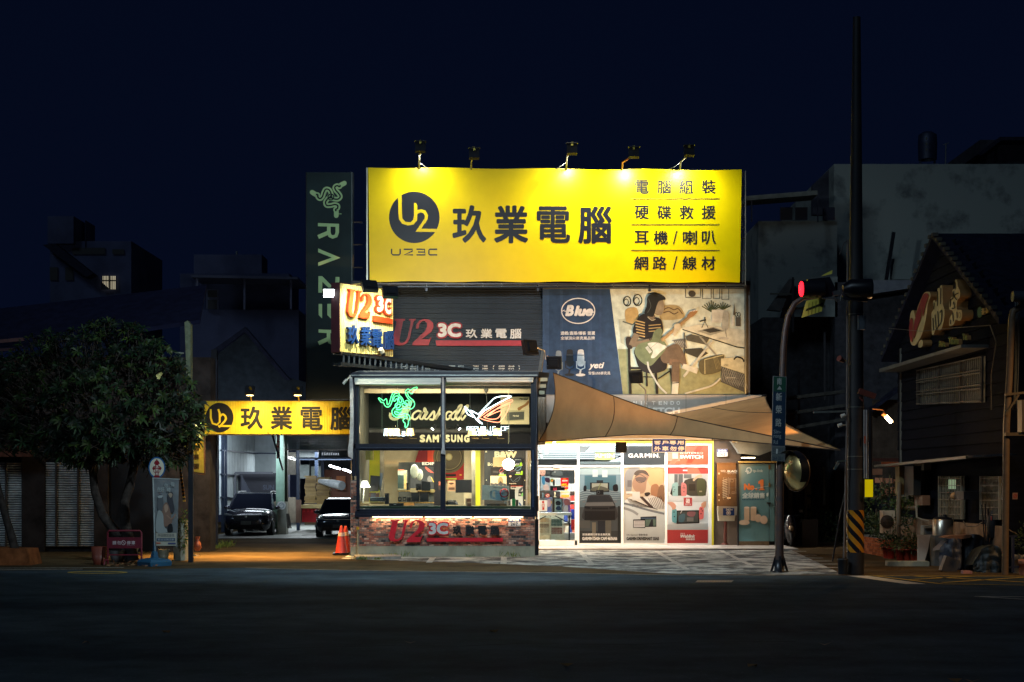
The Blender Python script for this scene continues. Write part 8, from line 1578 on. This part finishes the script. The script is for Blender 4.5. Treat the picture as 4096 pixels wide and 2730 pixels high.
# large orange planter with small trunk
t=thing('large_clay_planter','large orange clay planter cut by the left edge','planter',G(30,2262));dp_=gnd(0,2262);m=MB();m.prism([P(-60,2264,dp_),P(121,2264,dp_),P(104,2198,dp_),P(-50,2194,dp_)],(0,1.0,0));m.build('tub',M('orange_clay',(.32,.11,.04),rough=.8,noise=.3,ns=3,bump=.3),t)
t=thing('small_tree','slim leaning tree trunk growing from the orange clay planter','tree',P(40,2195,dp_+.5));M_bark=M('dark_bark',(.06,.05,.045),rough=.9,noise=.3,ns=8,bump=.6,bs=25)
m=MB();m.tube([P(60,2200,dp_+.5),P(45,2140,dp_+.5),P(20,2060,dp_+.5),P(0,1980,dp_+.5),P(-20,1900,dp_+.5),P(-10,1700,dp_+.5)],[.11,.10,.09,.08,.07,.05],10);m.build('trunk',M_bark,t)
# plumeria tree
dt=40.6;tr=thing('frangipani_tree','wide dark frangipani tree with long leaves and forked trunk at the left','tree',G(520,2238))
m=MB();m.tube([P(x,y,dt) for x,y in ((530,2245),(520,2180),(500,2090),(498,2010),(520,1940),(535,1870),(530,1780),(560,1700))],[.17,.15,.13,.12,.12,.11,.09,.06],12)
m.tube([P(x,y,dt+.1) for x,y in ((522,2190),(470,2140),(410,2060),(380,1970),(370,1880),(350,1780),(300,1700))],[.15,.14,.12,.11,.10,.08,.05],12)
for a,b,c_ in (((500,1850),(430,1750),(400,1640)),((535,1860),(620,1760),(680,1680)),((370,1880),(260,1790),(180,1720)),((530,1800),(600,1650),(620,1540)),((360,1800),(300,1640),(260,1500)),((560,1700),(700,1740),(760,1700))): m.tube([P(*a,dt),P(*b,dt+R.uniform(-.5,.5)),P(*c_,dt+R.uniform(-.8,.8))],[.08,.055,.03],7)
m.build('trunk',M_bark,tr)
LC=[S(38,60,32),S(26,44,26),S(58,76,36),S(20,34,22)];m=MB();br=MB()
out=[(830,1720),(800,1600),(750,1480),(690,1400),(600,1320),(500,1290),(400,1285),(300,1300),(200,1320),(110,1350),(30,1420),(-60,1450),(-60,1800),(60,1800),(200,1830),(340,1860),(520,1850),(640,1860),(720,1850),(770,1790)]
def inside(x,y):
 c_=False;j=len(out)-1
 for i in range(len(out)):
  xi,yi=out[i];xj,yj=out[j]
  if (yi > y) != (yj > y) and x < (xj-xi)*(y-yi)/(yj-yi)+xi: c_=not c_
  j=i
 return c_
cnt=0
while cnt < 1350:
 x,y=R.uniform(-60,850),R.uniform(1280,1870)
 if not inside(x,y): continue
 if R.random() < .05: continue
 e=min(1,((x-400)/480)**2+((y-1580)/310)**2);thick=1.9*math.sqrt(max(.05,1-e*.9));d_=dt+R.uniform(-thick,thick*.8);c=P(x,y,d_);cnt += 1
 ax_=Vector(((x-400)/500+R.gauss(0,.3),(d_-dt)/3+R.gauss(0,.3)-.25,.5-(y-1600)/500+R.gauss(0,.3))).normalized();s1=ax_.cross(Vector((.3,.2,1))).normalized();s2=ax_.cross(s1);n=R.randint(7,11);col_=R.choice(LC)
 for i in range(n):
  a=2*math.pi*i/n+R.uniform(-.2,.2);el=R.uniform(.15,.9);dv=(s1*math.cos(a)+s2*math.sin(a))*math.cos(el)+ax_*math.sin(el);L_=R.uniform(.13,.28);w_=R.uniform(.04,.065)
  dv.normalize();sd=dv.cross(ax_).normalized()*w_/2;mid=c+dv*L_*.6-Vector((0,0,.01));tip=c+dv*L_-Vector((0,0,L_*.28));q1=c+dv*L_*.28;k_=tuple(v*R.uniform(.75,1.25) for v in col_)
  m.add([c,q1-sd*.6,mid-sd,tip,mid+sd,q1+sd*.6],[(0,1,5),(1,2,4,5),(2,3,4)],k_)
 br.tube([c-ax_*.45,c],.014,4)
m.build('foliage',M('waxy_leaf',vcol=True,rough=.5,noise=.25,ns=2,spec=.25),tr,kind='stuff');br.build('twigs',M_bark,tr,kind='stuff')
m=MB()
for x,y in ((632,1504),(640,1500),(636,1510),(644,1496)):
 c=P(x,y,dt-1.9)
 for i in range(5): a=i*1.257;leaf(m,c,(math.cos(a),-.5,math.sin(a)),(0,-1,0),.06,.04,S(230,220,140))
m.build('blossom',M_leaf,tr,kind='stuff')
# left house with roller shutters
lh=thing('old_shop_house','dark old shop house with metal roller shutters behind the frangipani tree','house',(-13,47,0));dw=46.5
M_lw=M('dark_plaster',(.06,.048,.045),spec=.1,rough=.9,noise=.3,ns=2)
xa,xb=P(-400,0,dw).x,P(842,0,dw).x
m=MB();m.box((xa,dw,0),(xb,dw+.8,P(0,1430,dw).z));m.build('wall',M_lw,lh);m=MB();m.box((xa,dw+.81,0),(-11.9,dw+8,P(0,1430,dw).z));m.build('wall',M_lw,lh)
pw=FP(dw-.02);M_slat=M('shutter_slats',(.8,.8,.78),rough=.3,metal=.3,noise=.2,ns=6)
for x0,x1,xs in ((-60,92,(28,)),(183,381,(228,316))):
 m=MB();slab(m,pw,x0-4,1840,x1+4,2190,0,.03);m.build('shutter_box',M_black,lh)
 y=1850
 while y < 2184:
  ed=[x0]+list(xs)+[x1]
  for a,b in zip(ed,ed[1:]):
   m=MB();A=[pw.pt(a+3,y+7.4,.05),pw.pt(b-3,y+7.4,.05),pw.pt(b-3,y+3.4,.085),pw.pt(a+3,y+3.4,.085),pw.pt(b-3,y+.8,.05),pw.pt(a+3,y+.8,.05)];m.add(A,[(0,1,2,3),(3,2,4,5)],smooth=False);m.build('shutter_slat',M_slat,lh)
  y += 9.45
 for x in list(xs): m=MB(S(120,110,104));slab(m,pw,x-3,1850,x+3,2186,.05,.13);m.build('shutter_rail',M_metal,lh)
for x0,x1 in ((92,183),(381,436),(640,842)): m=MB();slab(m,pw,x0,1800,x1,2240,.0,.12);m.build('pillar',M_lw,lh)
m=MB(S(16,16,22));slab(m,pw,436,1820,640,2230,.0,.02);m.build('dark_doorway',M_paint,lh)
m=MB();m.prism([P(-400,1450,dw-1.2),P(800,1280,dw-1.2),P(826,1140,dw+2),P(-400,1280,dw+2)],(0,0,-.12));m.build('roof',M('night_tiles',(.012,.014,.04),rough=.85,noise=.2),lh)
m=MB(S(90,60,60));m.bar(P(-200,1385,dw-1.3),P(95,1358,dw-1.3),.10);m.bar(P(-200,1410,dw-1.2),P(60,1398,dw-1.2),.08,col=S(60,36,44));m.build('eave_trim',M_paint,lh)
m=MB(S(110,60,50));m.prism([P(-60,1828,dw-.7),P(130,1828,dw-.7),P(120,1785,dw-.3),P(-60,1780,dw-.3)],(0,.1,0));m.build('awning',M('rusty_awning',(.22,.08,.05),rough=.8,noise=.35,ns=4),lh)
m=MB();m.prism([P(738,1290,44.5),P(750,1283,44.5),P(762,1298,44.5),P(762,1560,44.5),P(748,1560,44.5)],(0,.3,0));m.build('corner_pilaster',M('pale_green_render',(.20,.24,.16),rough=.8,noise=.25,ns=4),lh)
m=MB(S(120,130,120));m.bar(P(685,1407,44.4),P(735,1414,44.4),.04);m.build('ledge',M_paint,lh)
m=MB(S(84,80,40));slab(m,pw,434,1760,492,1782,.1,.14);m.build('lattice_vent',M_paint,lh)
for x,c_ in ((860,(30,34,50)),(845,(46,40,40))): m=MB(S(*c_));m.bar(P(x,2180,48),P(x,1440,48),.16);m.build('dark_column',M_paint,label='dark tall column left of the garage mouth%s' % (', the one nearer the yellow list sign' if x == 845 else ', the one nearer the cars'),cat='column')
# buildings far left
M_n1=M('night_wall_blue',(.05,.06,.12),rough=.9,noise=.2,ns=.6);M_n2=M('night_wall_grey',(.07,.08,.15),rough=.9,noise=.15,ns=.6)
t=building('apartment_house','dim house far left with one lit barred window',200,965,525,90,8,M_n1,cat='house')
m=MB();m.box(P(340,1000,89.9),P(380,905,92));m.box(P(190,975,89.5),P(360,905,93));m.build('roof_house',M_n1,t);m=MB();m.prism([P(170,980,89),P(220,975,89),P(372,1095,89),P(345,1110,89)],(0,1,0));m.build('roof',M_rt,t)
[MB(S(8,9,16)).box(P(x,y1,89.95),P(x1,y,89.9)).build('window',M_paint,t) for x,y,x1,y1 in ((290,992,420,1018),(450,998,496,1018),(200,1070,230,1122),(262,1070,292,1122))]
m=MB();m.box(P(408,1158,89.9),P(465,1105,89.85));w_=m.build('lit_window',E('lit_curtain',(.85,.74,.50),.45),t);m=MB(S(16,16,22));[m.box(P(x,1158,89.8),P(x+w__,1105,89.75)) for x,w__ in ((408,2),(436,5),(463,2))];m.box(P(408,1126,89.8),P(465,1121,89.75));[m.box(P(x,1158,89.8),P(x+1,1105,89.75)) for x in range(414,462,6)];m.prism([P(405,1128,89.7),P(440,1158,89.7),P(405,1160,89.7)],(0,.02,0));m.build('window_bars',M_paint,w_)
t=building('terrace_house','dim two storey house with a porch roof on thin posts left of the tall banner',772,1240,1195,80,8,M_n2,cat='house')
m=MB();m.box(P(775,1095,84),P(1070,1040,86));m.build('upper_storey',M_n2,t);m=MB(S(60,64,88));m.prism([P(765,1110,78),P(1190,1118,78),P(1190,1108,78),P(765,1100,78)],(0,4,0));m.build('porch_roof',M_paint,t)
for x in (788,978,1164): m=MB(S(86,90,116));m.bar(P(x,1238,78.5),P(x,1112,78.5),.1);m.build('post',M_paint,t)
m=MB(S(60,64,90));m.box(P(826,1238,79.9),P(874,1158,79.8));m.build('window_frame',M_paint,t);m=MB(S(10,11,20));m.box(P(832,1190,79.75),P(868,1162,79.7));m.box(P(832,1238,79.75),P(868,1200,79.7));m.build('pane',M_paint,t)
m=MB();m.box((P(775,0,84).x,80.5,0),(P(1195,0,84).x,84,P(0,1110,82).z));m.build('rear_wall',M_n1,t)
t=thing('roof_antenna','short antenna on the terrace house left of the tall banner','antenna',P(946,1040,85));m=MB(S(120,124,116));m.tube([P(946,1042,85),P(947,1006,85)],.05,6);m.build('mast',M_paint,t)
t=thing('gabled_shed','dark gabled shed behind the long yellow sign','shed',P(1030,1740,64));m=MB();m.prism([P(850,1600,63.9),P(850,1400,63.9),P(980,1310,63.9),P(1150,1510,63.9),P(1225,1530,63.9),P(1225,1600,63.9)],(0,.3,0));m.box(P(850,1735,64.0),P(1225,1600,64.2));m.build('gable',M('night_olive_wall',(.016,.021,.028),rough=.9,noise=.2),t)
m=MB();m.prism([P(845,1405,63.5),P(980,1308,63.5),P(1160,1520,63.5),P(1140,1520,63.5),P(978,1328,63.5),P(848,1425,63.5)],(0,.5,0));m.build('roof_edge',M_rt,t)
m=MB(S(26,28,40));m.bar(P(858,1605,60),P(858,1400,60),.22);m.build('tall_post',M_paint,label='dark slim post rising beside the left end of the long yellow sign',cat='post')
